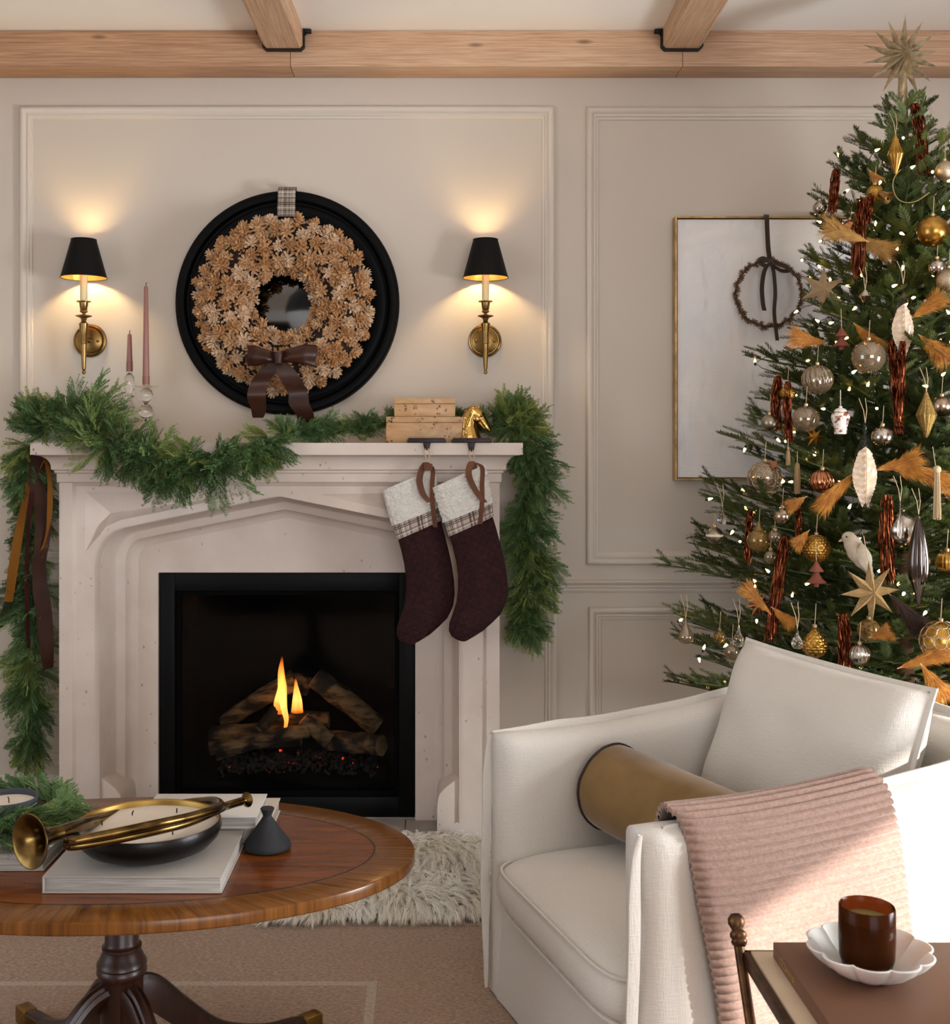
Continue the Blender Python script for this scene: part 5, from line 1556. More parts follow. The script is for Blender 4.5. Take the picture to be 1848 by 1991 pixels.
# ------------------------------------------------------------------ pendant behind the camera (seen in the mirror)
pp = Vector(((612 - VX) * 8.6 / FPX, 4.0 - 8.6, HCAM + (870 - 610) / FPX * 8.6))
pd = thing('dome_pendant', 'dark dome pendant lamp with white bowl hung on chains', 'pendant lamp', pp)
m = MB().lathe([(.21, 0), (.205, .05), (.18, .12), (.12, .18), (.05, .205), (0, .21)], 40, pp); m.obj('dome', simple('dark_dome', '#1d1a18', .4), pd)
m = MB().lathe([(.205, -.002), (.20, -.04), (.16, -.11), (.08, -.16), (0, -.175)], 40, pp); m.obj('glass_bowl', simple('opal_glass', '#d8d4cc', .4), pd)
for k in range(3):
    a = k * 2 * pi / 3 + .6
    q0, q1 = pp + Vector((.21 * cos(a), .21 * sin(a), .0)), Vector((pp.x, pp.y, ZC))
    m = MB(); n_ = 26
    for i in range(n_):
        c0 = q0.lerp(q1, i / n_); c1 = q0.lerp(q1, (i + .8) / n_); m.tube([c0, c1], .007, 6)
    m.obj('chain', MT['iron'], pd)
# ------------------------------------------------------------------ foliage
def leafmat(name, stops, tip=None):
    t = NT(name)
    oi = t.n.new('ShaderNodeObjectInfo')
    n = t.noise(t.coord(), 25, 2)
    f = t.math('ADD', t.math('MULTIPLY', oi.outputs['Random'], .75), t.math('MULTIPLY', n, .25))
    t.col(t.ramp(f, [(p, lin(c)) for p, c in stops])); t.set(Roughness=.55)
    t.b.inputs['Specular IOR Level'].default_value = .3
    return t.m
MT['cedar'] = leafmat('cedar_green', [(.1, '#4a633c'), (.35, '#5b7848'), (.6, '#6f8a58'), (.8, '#85944c'), (1, '#9aa058')])
MT['fir'] = leafmat('fir_green', [(.1, '#34401e'), (.4, '#475124'), (.65, '#5a612c'), (.85, '#6c7a4f'), (1, '#7f7d36')])
MT['stem'] = simple('twig_brown', '#4a3a22', .9)
def needle(m, p, d, sd, L, w):
    b = len(m.v)
    m.v += [p - sd * w * .35, p + sd * w * .35, p + d * L * .55 + sd * w * .5, p + d * L, p + d * L * .55 - sd * w * .5]
    m.f.append((b, b + 1, b + 2, b + 3, b + 4))
def cedar_frond(m, L):
    N = int(L / .0085)
    cur = random.uniform(-.25, .25)
    st = [Vector((L * t, cur * L * t * t, .10 * L * sin(t * 2.2))) for t in [i / 12 for i in range(13)]]
    def at(t):
        k = t * 12; i = min(11, int(k)); return st[i].lerp(st[i + 1], k - i)
    m.tube(st, lambda t: .0016 * (1 - .7 * t), 4)
    for i in range(N):
        t = .04 + .96 * i / N; p = at(t); tg = (at(min(1, t + .03)) - at(max(0, t - .03))).normalized()
        for sg in (-1, 1):
            bl = (.055 * sin(min(1, t * 1.25) * pi * .9) + .018) * random.uniform(.7, 1.15)
            z = random.uniform(-.55, .55)
            sd = Vector((-tg.y, tg.x, 0)) * sg + Vector((0, 0, z)); d = (tg * random.uniform(.9, 1.3) + sd).normalized()
            q = p
            nn = max(3, int(bl / .0055))
            for j in range(nn):
                q = q + d * (bl / nn) + Vector((0, 0, -.0004 * j))
                d = (d + tg * .06).normalized()
                for s2 in (-1, 1):
                    pd_ = d.cross(Vector((random.uniform(-.3, .3), random.uniform(-.3, .3), 1))).normalized() * s2
                    nd = (d * 1.1 + pd_ * .8 + Vector((0, 0, random.uniform(-.35, .35)))).normalized()
                    needle(m, q, nd, nd.cross(pd_ + Vector((0, 0, .7))).normalized(), random.uniform(.009, .014), .0030)
            needle(m, q, d, Vector((-d.y, d.x, .3)).normalized(), .010, .0022)
def cedar(seed, L):
    random.seed(seed); big = MB()
    for k in range(4):
        m = MB(); cedar_frond(m, L * (1, .85, .8, .62)[k])
        R = Matrix.Rotation((0, .55, -.5, .1)[k], 4, 'Z') @ Matrix.Rotation((0, -.35, .25, -.75)[k], 4, 'Y') @ Matrix.Rotation(random.uniform(-.8, .8), 4, 'X')
        m.xf(R); b = len(big.v); big.v += m.v; big.f += [tuple(i + b for i in f) for f in m.f]
    return big.mesh('sprig', MT['cedar'], smooth=False, weld=False, recalc=False)
CED = [cedar(20 + i, L) for i, L in enumerate((.13, .15, .16, .18, .20))]
def put_sprig(parent, p, d, up, sc=1.0, pool=None):
    mobj('sprig', random.choice(pool or CED), parent, frame_mat(p, d, up, sc))
# mantel garland
ga = thing('cedar_garland', 'thick cedar garland draped along the mantel and down both sides', 'garland', W(540, 860, 3.75))
segs_ = {
 'mantel': ([(62, 846, 3.80), (110, 832, 3.78), (165, 838, 3.76), (215, 858, 3.70), (270, 885, 3.68), (340, 898, 3.67), (420, 892, 3.67), (490, 872, 3.68), (550, 850, 3.74), (620, 842, 3.80), (700, 834, 3.85), (760, 826, 3.89), (830, 826, 3.92), (905, 826, 3.92), (960, 836, 3.88), (1000, 832, 3.82), (1018, 850, 3.80)], 1),
 'right': ([(985, 826, 3.82), (1025, 860, 3.80), (1034, 920, 3.82), (1020, 985, 3.86), (1020, 1050, 3.87), (1030, 1110, 3.87), (1020, 1165, 3.87), (1022, 1205, 3.87)], 2),
 'left': ([(72, 862, 3.82), (66, 930, 3.86), (70, 1010, 3.87), (68, 1100, 3.87), (72, 1190, 3.87), (66, 1290, 3.87), (62, 1380, 3.88), (66, 1450, 3.88)], 3)}
random.seed(21)
cnt_s = 0
def clampz(p, d, L):
    return p
for nm, (pts, kind) in segs_.items():
    P = smoothpath([W(*q) for q in pts], 10); n_ = len(P)
    MB().tube(P, .005, 6).obj('stem', MT['stem'], ga)
    tot = sum((P[i + 1] - P[i]).length for i in range(n_ - 1))
    dens = {1: 150, 2: 66, 3: 76}[kind]
    for k in range(dens):
        t = (k + random.random()) / dens; i = min(n_ - 2, int(t * (n_ - 1)))
        p = P[i].lerp(P[i + 1], t * (n_ - 1) - i); tg = (P[min(i + 2, n_ - 1)] - P[max(i - 1, 0)]).normalized()
        if kind == 1:
            px_ = 840 + p.x * FPX / (4 + p.y)
            if px_ < 205:
                d = Vector((random.uniform(-1, 1.0), random.uniform(-.7, .5), random.uniform(.0, .95))); sc_ = random.uniform(.6, .95)
                if px_ < 90: d.x = abs(d.x) * random.choice((-.6, 1)); d.z *= .7
            elif px_ < 560:
                if random.random() < .72: d = Vector((random.uniform(-.55, .75), random.uniform(-.75, -.05), random.uniform(-1.0, -.15))); sc_ = random.uniform(.6, .98)
                else: d = Vector((random.uniform(-1, 1), random.uniform(-.8, .2), random.uniform(.0, .55))); sc_ = random.uniform(.5, .75)
                if px_ > 480: sc_ *= .75
            elif px_ < 960:
                d = tg * random.choice((-1, 1)) * 1.0 + Vector((random.uniform(-.3, .3), random.uniform(-.6, .1), random.uniform(.0, .40))); sc_ = random.uniform(.36, .52)
                if p.y < -.14: d.z = random.uniform(-.1, .35)
                if 735 < px_ < 900: d.y = random.uniform(.0, .3)
            else:
                d = Vector((random.uniform(-.2, .6), random.uniform(-.5, .4), random.uniform(.2, 1.0))); sc_ = random.uniform(.45, .72)
        else:
            lat = random.uniform(-1, 1)
            d = Vector((lat * .75, random.uniform(-.8, .25), random.uniform(-1.0, -.25))); sc_ = random.uniform(.55, .85)
            if kind == 2 and lat < 0: sc_ *= .75
            if kind == 3 and lat > 0: sc_ *= .7
            if t > .85: d.x *= .5; d.z = -1
        d.normalize()
        # keep tips clear of the wall and of the stone
        L = .16 * sc_
        if p.y + d.y * L > -.015: d.y = -abs(d.y) * .4; d.normalize()
        tip = p + d * L
        if kind == 1 and tip.z < ZM + .012 and tip.y > -.275 and p.z > ZM:
            d.z = abs(d.z) * .3 + .05; d.normalize()
        up = Vector((random.uniform(-.5, .5), -1, random.uniform(.1, 1.0)))
        put_sprig(ga, p + Vector((random.uniform(-.01, .01), random.uniform(-.012, .005), random.uniform(-.008, .008))), d, up, sc_); cnt_s += 1
# ribbons tied in the garland at the far end
MT['mustard_ribbon'] = simple('mustard_velvet_ribbon', '#744810', .8, Specular_IOR_Level=.2)
MT['wine_ribbon'] = simple('wine_velvet_ribbon', '#300b08', .8, Specular_IOR_Level=.2)
MT['brown_sat2'] = simple('chocolate_satin_ribbon', '#38190b', .6, col2='#281106', nscale=8, Specular_IOR_Level=.2)
def hang(name, lab, pts, w, mt, side):
    P = smoothpath([W(x, y, d) for x, y, d in pts], 8)
    sds = [Vector((cos(s_), sin(s_), 0)) for s_ in [side[0] + (side[1] - side[0]) * i / (len(P) - 1) + .35 * sin(i * .35) for i in range(len(P))]]
    m = ribbon(MB(), P, sds, w, .0014); o = m.obj(name, MT[mt], None, ang=60); tag(o, lab, 'ribbon')
hang('trailing_ribbon', 'wide chocolate satin ribbon trailing down the garland side', [(75, 884, 3.78), (72, 940, 3.76), (84, 1020, 3.76), (76, 1110, 3.76), (86, 1200, 3.77), (94, 1300, 3.78)], .050, 'brown_sat2', (.2, .9))
hang('trailing_ribbon', 'mustard velvet ribbon flaring out from the garland towards the wall', [(84, 886, 3.79), (62, 930, 3.765), (42, 1010, 3.76), (28, 1090, 3.76), (17, 1170, 3.77)], .030, 'mustard_ribbon', (-.4, .2))
hang('trailing_ribbon', 'narrow wine red velvet ribbon hanging straight in the garland', [(72, 888, 3.78), (60, 970, 3.75), (54, 1060, 3.75), (52, 1150, 3.76), (56, 1260, 3.77)], .014, 'wine_ribbon', (.1, -.2))
hang('trailing_ribbon', 'short mustard ribbon loop curling under the mantel corner', [(86, 886, 3.78), (96, 930, 3.755), (96, 1000, 3.755), (88, 1050, 3.76), (76, 1086, 3.765)], .018, 'mustard_ribbon', (.9, 1.2))
hang('trailing_ribbon', 'brown ribbon end sticking out beyond the mustard ribbon', [(30, 1130, 3.80), (20, 1165, 3.80), (6, 1205, 3.80), (-6, 1222, 3.80)], .030, 'brown_sat2', (.4, .6))
# cedar ring round the small candle
cr2 = thing('cedar_candle_ring', 'small cedar wreath ring around the slate candle on the table', 'wreath', V0)
random.seed(31)
for k in range(30):
    a = k / 30 * 2 * pi; r = .090 + random.uniform(-.004, .008)
    p = V0 + Vector((r * cos(a), r * sin(a), .008 + random.uniform(-.004, .010)))
    d = Vector((-sin(a) + 1.0 * cos(a), cos(a) + 1.0 * sin(a), random.uniform(-.25, .25)))
    put_sprig(cr2, p, d, Vector((cos(a) * .3, sin(a) * .3, 1)), random.uniform(.40, .54))
m = MB(); m.tube([V0 + Vector((.078 * cos(k / 30 * 2 * pi), .078 * sin(k / 30 * 2 * pi), .010)) for k in range(30)], .009, 8, closed=True); m.obj('twig_ring', MT['stem'], cr2)

# ------------------------------------------------------------------ christmas tree
XC, YC = 1.353, 3.35 - 4
PROFR = [(.42, .62), (.60, .72), (.76, .74), (1.0, .64), (1.13, .60), (1.28, .54), (1.48, .45), (1.66, .335), (1.85, .31), (2.06, .255), (2.2, .14), (2.30, .06)]
def RT(z):
    if z <= PROFR[0][0]: return PROFR[0][1]
    for (a, ra), (b_, rb_) in zip(PROFR, PROFR[1:]):
        if z <= b_: return ra + (rb_ - ra) * (z - a) / (b_ - a)
    return .03
tree = thing('christmas_tree', 'tall green fir christmas tree strung with warm lights', 'christmas tree', (XC, YC, 0))
m = MB(); m.tube([(XC, YC, .05), (XC, YC, 1.2), (XC - .005, YC, 2.24)], lambda t: .030 - .018 * t, 10); m.obj('trunk', simple('bark', '#5a3d24', .9, bump=.6, bscale=60), tree)
m = MB(); m.lathe([(0, .002), (.20, .002), (.20, .02), (.12, .05), (.045, .08), (.045, .16), (.03, .17)], 28, (XC, YC, 0)); m.obj('stand', MT['iron'], tree)
def shoot(m, p, d, L, up):
    n_ = max(5, int(L / .0044))
    tg = d.copy(); q = p.copy()
    sdv = d.cross(up).normalized()
    for j in range(n_):
        f = j / n_
        q = q + tg * (L / n_); tg = (tg + up * .004).normalized()
        lw = .0185 * (.75 + .35 * sin(f * pi)) * (1 if f < .9 else .75)
        for k_ in range(4):
            an = (0.12, pi - .12, .75, pi - .75)[k_] + random.uniform(-.22, .22)
            rd = (sdv * cos(an) + up * sin(an))
            nd = (tg * random.uniform(.75, 1.05) + rd).normalized()
            needle(m, q, nd, nd.cross(up + sdv * .2).normalized(), lw * random.uniform(.8, 1.05), .0026)
    for k_ in range(5):
        nd = (tg + sdv * random.uniform(-.5, .5) + up * random.uniform(-.3, .5)).normalized(); needle(m, q, nd, nd.cross(up).normalized(), .014, .0026)
def branch(seed, L):
    random.seed(seed); m = MB()
    up = Vector((0, 0, 1))
    sp = [Vector((L * t, random.uniform(-.01, .01), .10 * L * t * t - .05 * L * t)) for t in [i / 8 for i in range(9)]]
    m.tube(sp, lambda t: .0045 * (1 - .75 * t) + .0008, 5)
    def at(t):
        k = t * 8; i = min(7, int(k)); return sp[i].lerp(sp[i + 1], k - i)
    t0 = .30 if L > .3 else .12
    nn = max(2, int((1 - t0) * L / .042))
    tl = min(.12, L * .5)
    shoot(m, at(1) - Vector((tl * .9, 0, 0)), (at(1) - at(.85)).normalized(), tl, up)
    for i in range(nn):
        t = t0 + (1 - t0) * (i + .3) / nn
        for sg in (-1, 1):
            l_ = (.050 + .075 * min(1, (1 - t) * L / .22)) * random.uniform(.75, 1.2)
            l_ = min(l_, L * .55)
            an = radians(random.uniform(36, 54)) * sg
            d = Vector((cos(an), sin(an), random.uniform(-.05, .40))).normalized()
            shoot(m, at(t), d, l_, (up + d * -.2).normalized())
        if random.random() < .45:
            d = Vector((random.uniform(.5, 1), random.uniform(-.4, .4), random.uniform(.4, .9))).normalized(); shoot(m, at(t), d, .06, Vector((-d.z, 0, d.x)).normalized())
    return m.mesh('branch', MT['fir'], smooth=False, weld=False, recalc=False)
LENS = [.12, .18, .25, .32, .40, .48, .56, .64, .72]
BR = {L: [branch(int(L * 1000) + s_, L) for s_ in (0, 7)] for L in LENS}
random.seed(77)
TIPS = []
NB = 285
for k in range(NB):
    f = (k + .5) / NB
    z = .48 + (2.20 - .48) * (1 - (1 - f) ** .78) if True else 0
    th = k * 2.39996 + random.uniform(-.25, .25)
    R = RT(z) * random.uniform(.78, 1.04)
    if k % 4 == 0: R *= .7
    d = Vector((cos(th), sin(th), 0))
    tilt = .05 + .30 * ((z - .48) / 1.72) ** 1.5 + random.uniform(-.10, .12)
    root_p = Vector((XC, YC, z - R * tilt * .8))
    tip = root_p + Vector((d.x * R, d.y * R, R * tilt))
    # clear of the armchair and of the wall
    if tip.y > -.05: R = min(R, max(.12, (-.06 - YC) / max(.05, d.y)))
    for it in range(12):
        tip = root_p + Vector((d.x * R, d.y * R, R * tilt))
        rel = tip - CH0; u_, v_ = rel.dot(BV), rel.dot(SV)
        if u_ < .95 and -.08 < v_ < .86 and tip.z < .76: R *= .9
        else: break
    L = min(LENS, key=lambda q: abs(q - R))
    mobj('branch', random.choice(BR[L]), tree, frame_mat(root_p, Vector((d.x, d.y, tilt)), Vector((random.uniform(-.2, .2), random.uniform(-.2, .2), 1)), R / L))
    TIPS.append((root_p, root_p + Vector((d.x * R, d.y * R, R * tilt)), th))
for k in range(5):
    th = k * 1.26 + .4; d = Vector((cos(th) * .55, sin(th) * .55, .75))
    mobj('branch', BR[.12][k % 2], tree, frame_mat(Vector((XC, YC, 2.16)), d, Vector((0, -.2, 1)), .95))
# fairy lights
fl = thing('string_lights', 'string of small warm white fairy lights wound through the tree', 'string lights', (XC, YC, .5))
t = NT('fairy_glow'); t.b.inputs['Emission Color'].default_value = (1, .55, .17, 1); t.b.inputs['Emission Strength'].default_value = 15; t.col((1, .8, .5, 1)); MT['fairy'] = t.m
MT['cordg'] = simple('green_cord', '#16301f', .6)
m = MB(); m.lathe([(0, 0), (.0030, .001), (.0037, .004), (.0030, .008), (.0012, .013), (0, .015)], 8); bulb_me = m.mesh('bulb', MT['fairy'])
m = MB(); m.lathe([(.0030, -.008), (.0034, -.006), (.0034, .0005), (0, .001)], 8); sock_me = m.mesh('socket', MT['cordg'])
random.seed(9)
pos = []
cand = [c for c in TIPS if c[1].y < YC + .25]
while len(pos) < 240:
    a, b_, th = random.choice(cand)
    q = random.uniform(.70, 1.04)
    p = a.lerp(b_, q) + Vector((random.uniform(-.05, .05), random.uniform(-.05, .02), random.uniform(-.02, .05)))
    if any((p - o_).length < .045 for o_ in pos): continue
    pos.append(p)
for p in pos:
    dv = Vector((random.uniform(-1, 1), random.uniform(-1, .2), random.uniform(-.8, .8)))
    q = dv.to_track_quat('Z', 'Y').to_matrix().to_4x4(); q.translation = p
    b_ = mobj('bulb', bulb_me, fl, q); mobj('socket', sock_me, b_, q)
chain = [max(pos, key=lambda p: p.z)]; rest = [p for p in pos if p is not chain[0]]
while rest:
    q = min(rest, key=lambda p: (p - chain[-1]).length + .6 * max(0, chain[-1].z - p.z - .1)); rest.remove(q); chain.append(q)
m = MB(); cp_ = []
for a, b_ in zip(chain, chain[1:]):
    md = (a + b_) / 2; k = min(.75, (a - b_).length * 1.6)
    md.x += (XC - md.x) * k; md.y += (YC - md.y) * k; md.z -= .012
    cp_ += [a, md]
m.tube(smoothpath(cp_, 4), .0011, 4, cap=False)
m.obj('cord', MT['cordg'], fl, weld=False)
# ------------------------------------------------------------------ tree ornaments
def opos(px, py, f=.93):
    best, bd_ = None, 9
    d = 2.45
    while d < 3.9:
        p = W(px, py, d); r = sqrt((p.x - XC) ** 2 + (p.y - YC) ** 2); R = RT(p.z) * f
        if r <= R: return p, d
        if r - R < bd_: bd_, best = r - R, (p, d)
        d += .01
    return best
def met(name, c, rough=.22, c2=None, ns=40, bump=0, bs=60): return simple(name, c, rough, 1.0, col2=c2, nscale=ns, bump=bump, bscale=bs)
OM = dict(gold=met('gold_mercury', '#c79a4e', .28, '#8f6a2c', 40), silver=met('silver_mercury', '#cfc8bd', .18, '#8d8478', 50), champ=met('champagne_glitter', '#cdbba0', .4, '#a8957a', 300, .6, 400),
          copper=met('copper_glass', '#c98a63', .2, '#8c5638', 20), smoke=met('smoked_glass', '#5b5350', .15), glitter=met('gold_glitter', '#b5975a', .45, '#7d6436', 350, .8, 420),
          pewter=met('pewter_matte', '#9a8f7c', .35), pearl=met('pearl_glass', '#c9b8a4', .25, '#a08c76', 30))
OM['clear'] = MT['glass']
t = NT('amber_bauble'); t.col(lin('#9a7a42')); t.set(Roughness=.08, Metallic=.25); t.b.inputs['Transmission Weight'].default_value = .5; OM['amber'] = t.m
def tintglass(name, tint, ior):
    t = NT(name); tr = t.n.new('ShaderNodeBsdfTransparent'); gl = t.n.new('ShaderNodeBsdfGlossy'); fr = t.n.new('ShaderNodeFresnel'); mx = t.n.new('ShaderNodeMixShader')
    tr.inputs[0].default_value = lin(tint); gl.inputs['Roughness'].default_value = .05; fr.inputs[0].default_value = ior
    gl.inputs[0].default_value = lin('#e6d8c4'); df = t.n.new('ShaderNodeBsdfDiffuse'); df.inputs[0].default_value = lin('#97846a'); m2 = t.n.new('ShaderNodeMixShader'); m2.inputs[0].default_value = .38
    t.link(tr.outputs[0], m2.inputs[1]); t.link(df.outputs[0], m2.inputs[2])
    ge = t.n.new('ShaderNodeNewGeometry'); t.link(t.math('MULTIPLY', t.math('MINIMUM', t.math('ADD', fr.outputs[0], .12), 1.0), t.math('SUBTRACT', 1.0, ge.outputs['Backfacing'])), mx.inputs[0]); t.link(m2.outputs[0], mx.inputs[1]); t.link(gl.outputs[0], mx.inputs[2]); t.link(mx.outputs[0], t.out.inputs[0])
    return t.m
OM['tint'] = tintglass('tinted_bauble', '#cdbfae', 1.9)
MT['cap'] = met('bauble_cap', '#b9a27a', .35)
MT['string'] = simple('jute_string', '#b49d7d', .9)
GRP = 'ornaments hung on the tree'
def hanger(root, p, r, up=.05, two=False):
    m = MB().lathe([(0, r * .97), (.0055, r * .97), (.006, r + .005), (.004, r + .007), (0, r + .007)], 10, p); m.obj('cap', MT['cap'], root)
    m = MB(); m.tube([p + Vector((0, 0, r + .006)), p + Vector((.003, 0, r + .006 + up))], .0009, 5); m.obj('string', MT['string'], root)
def bauble(px, py, rpx, mat, lab, style='smooth', f=.95, name='bauble', sq=1.0):
    p, d = opos(px, py, f); r = rpx * d / FPX
    root = thing(name, lab, 'ornament', p - Vector((0, 0, r)), GRP)
    m = MB(); N = 18
    prof_ = [(r * sin(i / N * pi), -r * cos(i / N * pi) * sq) for i in range(N + 1)]
    if style == 'ribbed': m.lathe(prof_, 72, p, rfn=lambda a, t: 1 + .045 * cos(18 * a))
    elif style == 'swirl':
        m.grid(lambda a, t: p + Vector((r * sin(t * pi) * (1 + .05 * cos(16 * a * 2 * pi + 9 * t)) * cos(a * 2 * pi), r * sin(t * pi) * (1 + .05 * cos(16 * a * 2 * pi + 9 * t)) * sin(a * 2 * pi), -r * cos(t * pi))), 96, 30, cu=True)
    elif style == 'hobnail':
        m.grid(lambda a, t: p + Vector((sin(t * pi) * cos(a * 2 * pi), sin(t * pi) * sin(a * 2 * pi), -cos(t * pi))) * r * (1 + .06 * abs(sin(a * 2 * pi * 10 + (int(t * 14) % 2) * pi / 2)) * abs(sin(t * pi * 14))), 120, 84, cu=True)
    else: m.lathe(prof_, 32, p)
    b_ = m.obj('glass_ball', mat, root, ang=0)
    hanger(root, p, r * sq, .045)
    return root, p, r, d
# copper foil tinsel bundles
MT['tinsel'] = met('copper_tinsel', '#8a4a2c', .30, '#4a2011', 90)
def tinsel(pts, w, lab, f=.98, n=70):
    ps = [opos(x, y, f)[0] for x, y in pts]
    d0 = opos(pts[0][0], pts[0][1], f)[1]
    P = [Vector((W(x, y, d0).x, ps[0].y - .012, W(x, y, d0).z)) for x, y in pts]
    P = smoothpath(P, 5); n_ = len(P); hw = w / 2 * d0 / FPX
    random.seed(int(pts[0][0])); m = MB()
    for k in range(n):
        a = random.uniform(0, 2 * pi); rr = hw * sqrt(random.random()); ph = random.uniform(0, 6); cut = random.uniform(.86, 1.0)
        wd_ = random.uniform(.0008, .0016); pv = None
        for i in range(n_):
            t = i / (n_ - 1) * cut
            j = min(n_ - 2, int(t * (n_ - 1))); c = P[j].lerp(P[j + 1], t * (n_ - 1) - j)
            sp = .55 + .45 * min(1, t * 4)
            q = c + Vector((rr * cos(a + t) * sp, rr * sin(a + t) * sp, 0)) + Vector((.0012 * sin(t * 30 + ph), .0012 * cos(t * 26 + ph), 0))
            tw = t * 9 + ph; s_ = Vector((cos(tw), sin(tw), 0)) * wd_
            b = len(m.v); m.v += [q - s_, q + s_]
            if i: m.f.append((b - 2, b - 1, b + 1, b))
    o = m.obj('tinsel_bundle', MT['tinsel'], None, weld=False, recalc=False, smooth=False)
    tag(o, lab, 'ornament', GRP)
tinsel([(1775, 204), (1784, 240), (1790, 300), (1795, 352)], 24, 'copper tinsel bundle hanging just below the star topper')
tinsel([(1624, 330), (1620, 370), (1615, 420)], 19, 'copper tinsel bundle hanging beside the painting top edge')
tinsel([(1676, 388), (1670, 450), (1664, 545)], 27, 'copper tinsel bundle hanging in front of the highest orange plume')
tinsel([(1692, 378), (1688, 410), (1684, 438)], 12, 'thin copper tinsel strand behind the bundle at the highest plume')
tinsel([(1730, 662), (1738, 740), (1745, 845)], 18, 'copper tinsel bundle hanging under the feather filled glass drop')
tinsel([(1752, 664), (1749, 740), (1744, 830)], 16, 'second copper tinsel strand under the feather filled glass drop')
tinsel([(1512, 732), (1506, 780), (1508, 840)], 20, 'dark copper tinsel bundle against the painting below the anise wreath')
tinsel([(1530, 742), (1528, 800), (1532, 862)], 17, 'dark copper tinsel bundle beside the small silver ball')
tinsel([(1722, 962), (1720, 1050), (1724, 1138)], 28, 'copper tinsel bundle hanging between the bird and the mercury ball')
tinsel([(1526, 1042), (1512, 1120), (1494, 1250)], 24, 'long copper tinsel bundle slanting past the amber ball')
tinsel([(1456, 992), (1454, 1040), (1452, 1095)], 14, 'dark copper tinsel strand beside the amber ball')
tinsel([(1636, 1192), (1640, 1240), (1640, 1305)], 26, 'copper tinsel bundle hanging right above the ivory pillow')
tinsel([(1552, 985), (1550, 1020), (1548, 1062)], 12, 'short copper tinsel strand under the copper ribbed ball')
# pampas plumes
MT['pampas'] = simple('rust_pampas', '#a5620f', .85, col2='#c98a2c', nscale=50, Sheen_Weight=.3)
MT['pampas_tan'] = simple('tan_pampas', '#9c6c2c', .85, col2='#b7893f', nscale=50, Sheen_Weight=.3)
MT['pampas_dark'] = simple('dark_brown_plume', '#2a170e', .9, col2='#3a2214', nscale=50)
def plume(x0, y0, x1, y1, wpx, lab, f=1.0, n=1300, mt='pampas', curve=0.0):
    A, d0 = opos(x0, y0, f); B = W(x1, y1, d0 - .03); A = W(x0, y0, d0)
    ax_ = B - A; L = ax_.length; axn = ax_.normalized(); up = Vector((0, -1, 0)); sd = axn.cross(up).normalized()
    hw = wpx * d0 / FPX / 2
    random.seed(int(x0 + y0)); m = MB()
    root = thing('pampas_plume', lab, 'ornament', A, 'feathery plumes tucked in the tree')
    def stem(t): return A + ax_ * (t * .9) + sd * (curve * L * sin(t * pi))
    m2 = MB().tube([stem(i / 8 * .9) for i in range(9)], .0012, 5); m2.obj('stalk', MT['twine'], root)
    for k in range(n):
        t = random.random() ** .85 * .72
        p = stem(t); a = random.uniform(0, 2 * pi)
        rd = sd * cos(a) + up * sin(a) * .6
        env = .30 + .85 * t
        l_ = L * random.uniform(.22, .50)
        q1 = p + axn * l_ * .5 + rd * hw * env * random.uniform(.05, .5); q2 = p + axn * l_ + rd * hw * env * 1.15 * sqrt(random.random()) - Vector((0, 0, .004))
        w_ = (q2 - p).cross(Vector((random.uniform(-1, 1), -1, random.uniform(-1, 1)))).normalized() * random.uniform(.00035, .0007)
        b = len(m.v); m.v += [p - w_, p + w_, q1 + w_, q1 - w_, q2]; m.f += [(b, b + 1, b + 2, b + 3), (b + 3, b + 2, b + 4)]
    o = m.obj('plume_hairs', MT[mt], root, weld=False, recalc=False, smooth=False); o['kind'] = 'stuff'
plume(1690, 470, 1598, 438, 70, 'tan plume tip pointing at the painting high on the tree', mt='pampas_tan')
plume(1640, 455, 1740, 492, 60, 'tan plume behind the tinsel high on the tree', mt='pampas_tan')
plume(1610, 668, 1534, 652, 60, 'orange plume poking out over the painting below the anise wreath')
plume(1660, 628, 1715, 680, 50, 'orange plume above the patterned clear bauble')
plume(1772, 620, 1838, 570, 60, 'orange plume beside the feather filled glass drop')
plume(1786, 650, 1850, 700, 75, 'orange plume at the picture edge beside the glass drop', f=1.02)
plume(1700, 915, 1790, 876, 55, 'bright orange plume arching behind the long glass drop', curve=.10)
plume(1725, 905, 1848, 960, 60, 'orange plume sweeping behind the cream tassel', curve=-.15)
plume(1670, 915, 1600, 1000, 50, 'orange plume drooping behind the copper ribbed ball', curve=.1)
plume(1570, 965, 1530, 985, 40, 'small orange plume left of the copper ribbed ball')
plume(1575, 1030, 1545, 1062, 40, 'dark orange plume beside the hobnail ball')
plume(1500, 1195, 1445, 1135, 50, 'orange plume behind the small copper star')
plume(1500, 1180, 1545, 1215, 40, 'orange plume under the long slanting tinsel', mt='pampas')
plume(1745, 1300, 1848, 1262, 60, 'orange plume in front of the flower lattice ball', f=1.03)
plume(1790, 1290, 1842, 1360, 70, 'orange plume low beside the pillow corner', f=1.03)
plume(1690, 1240, 1735, 1225, 50, 'orange plume above the fir sprig by the pillow')
plume(1725, 1150, 1800, 1230, 70, 'dark brown plume under the wooden star', mt='pampas_dark')
plume(1690, 330, 1710, 350, 30, 'short orange plume under the gold drop high on the tree')
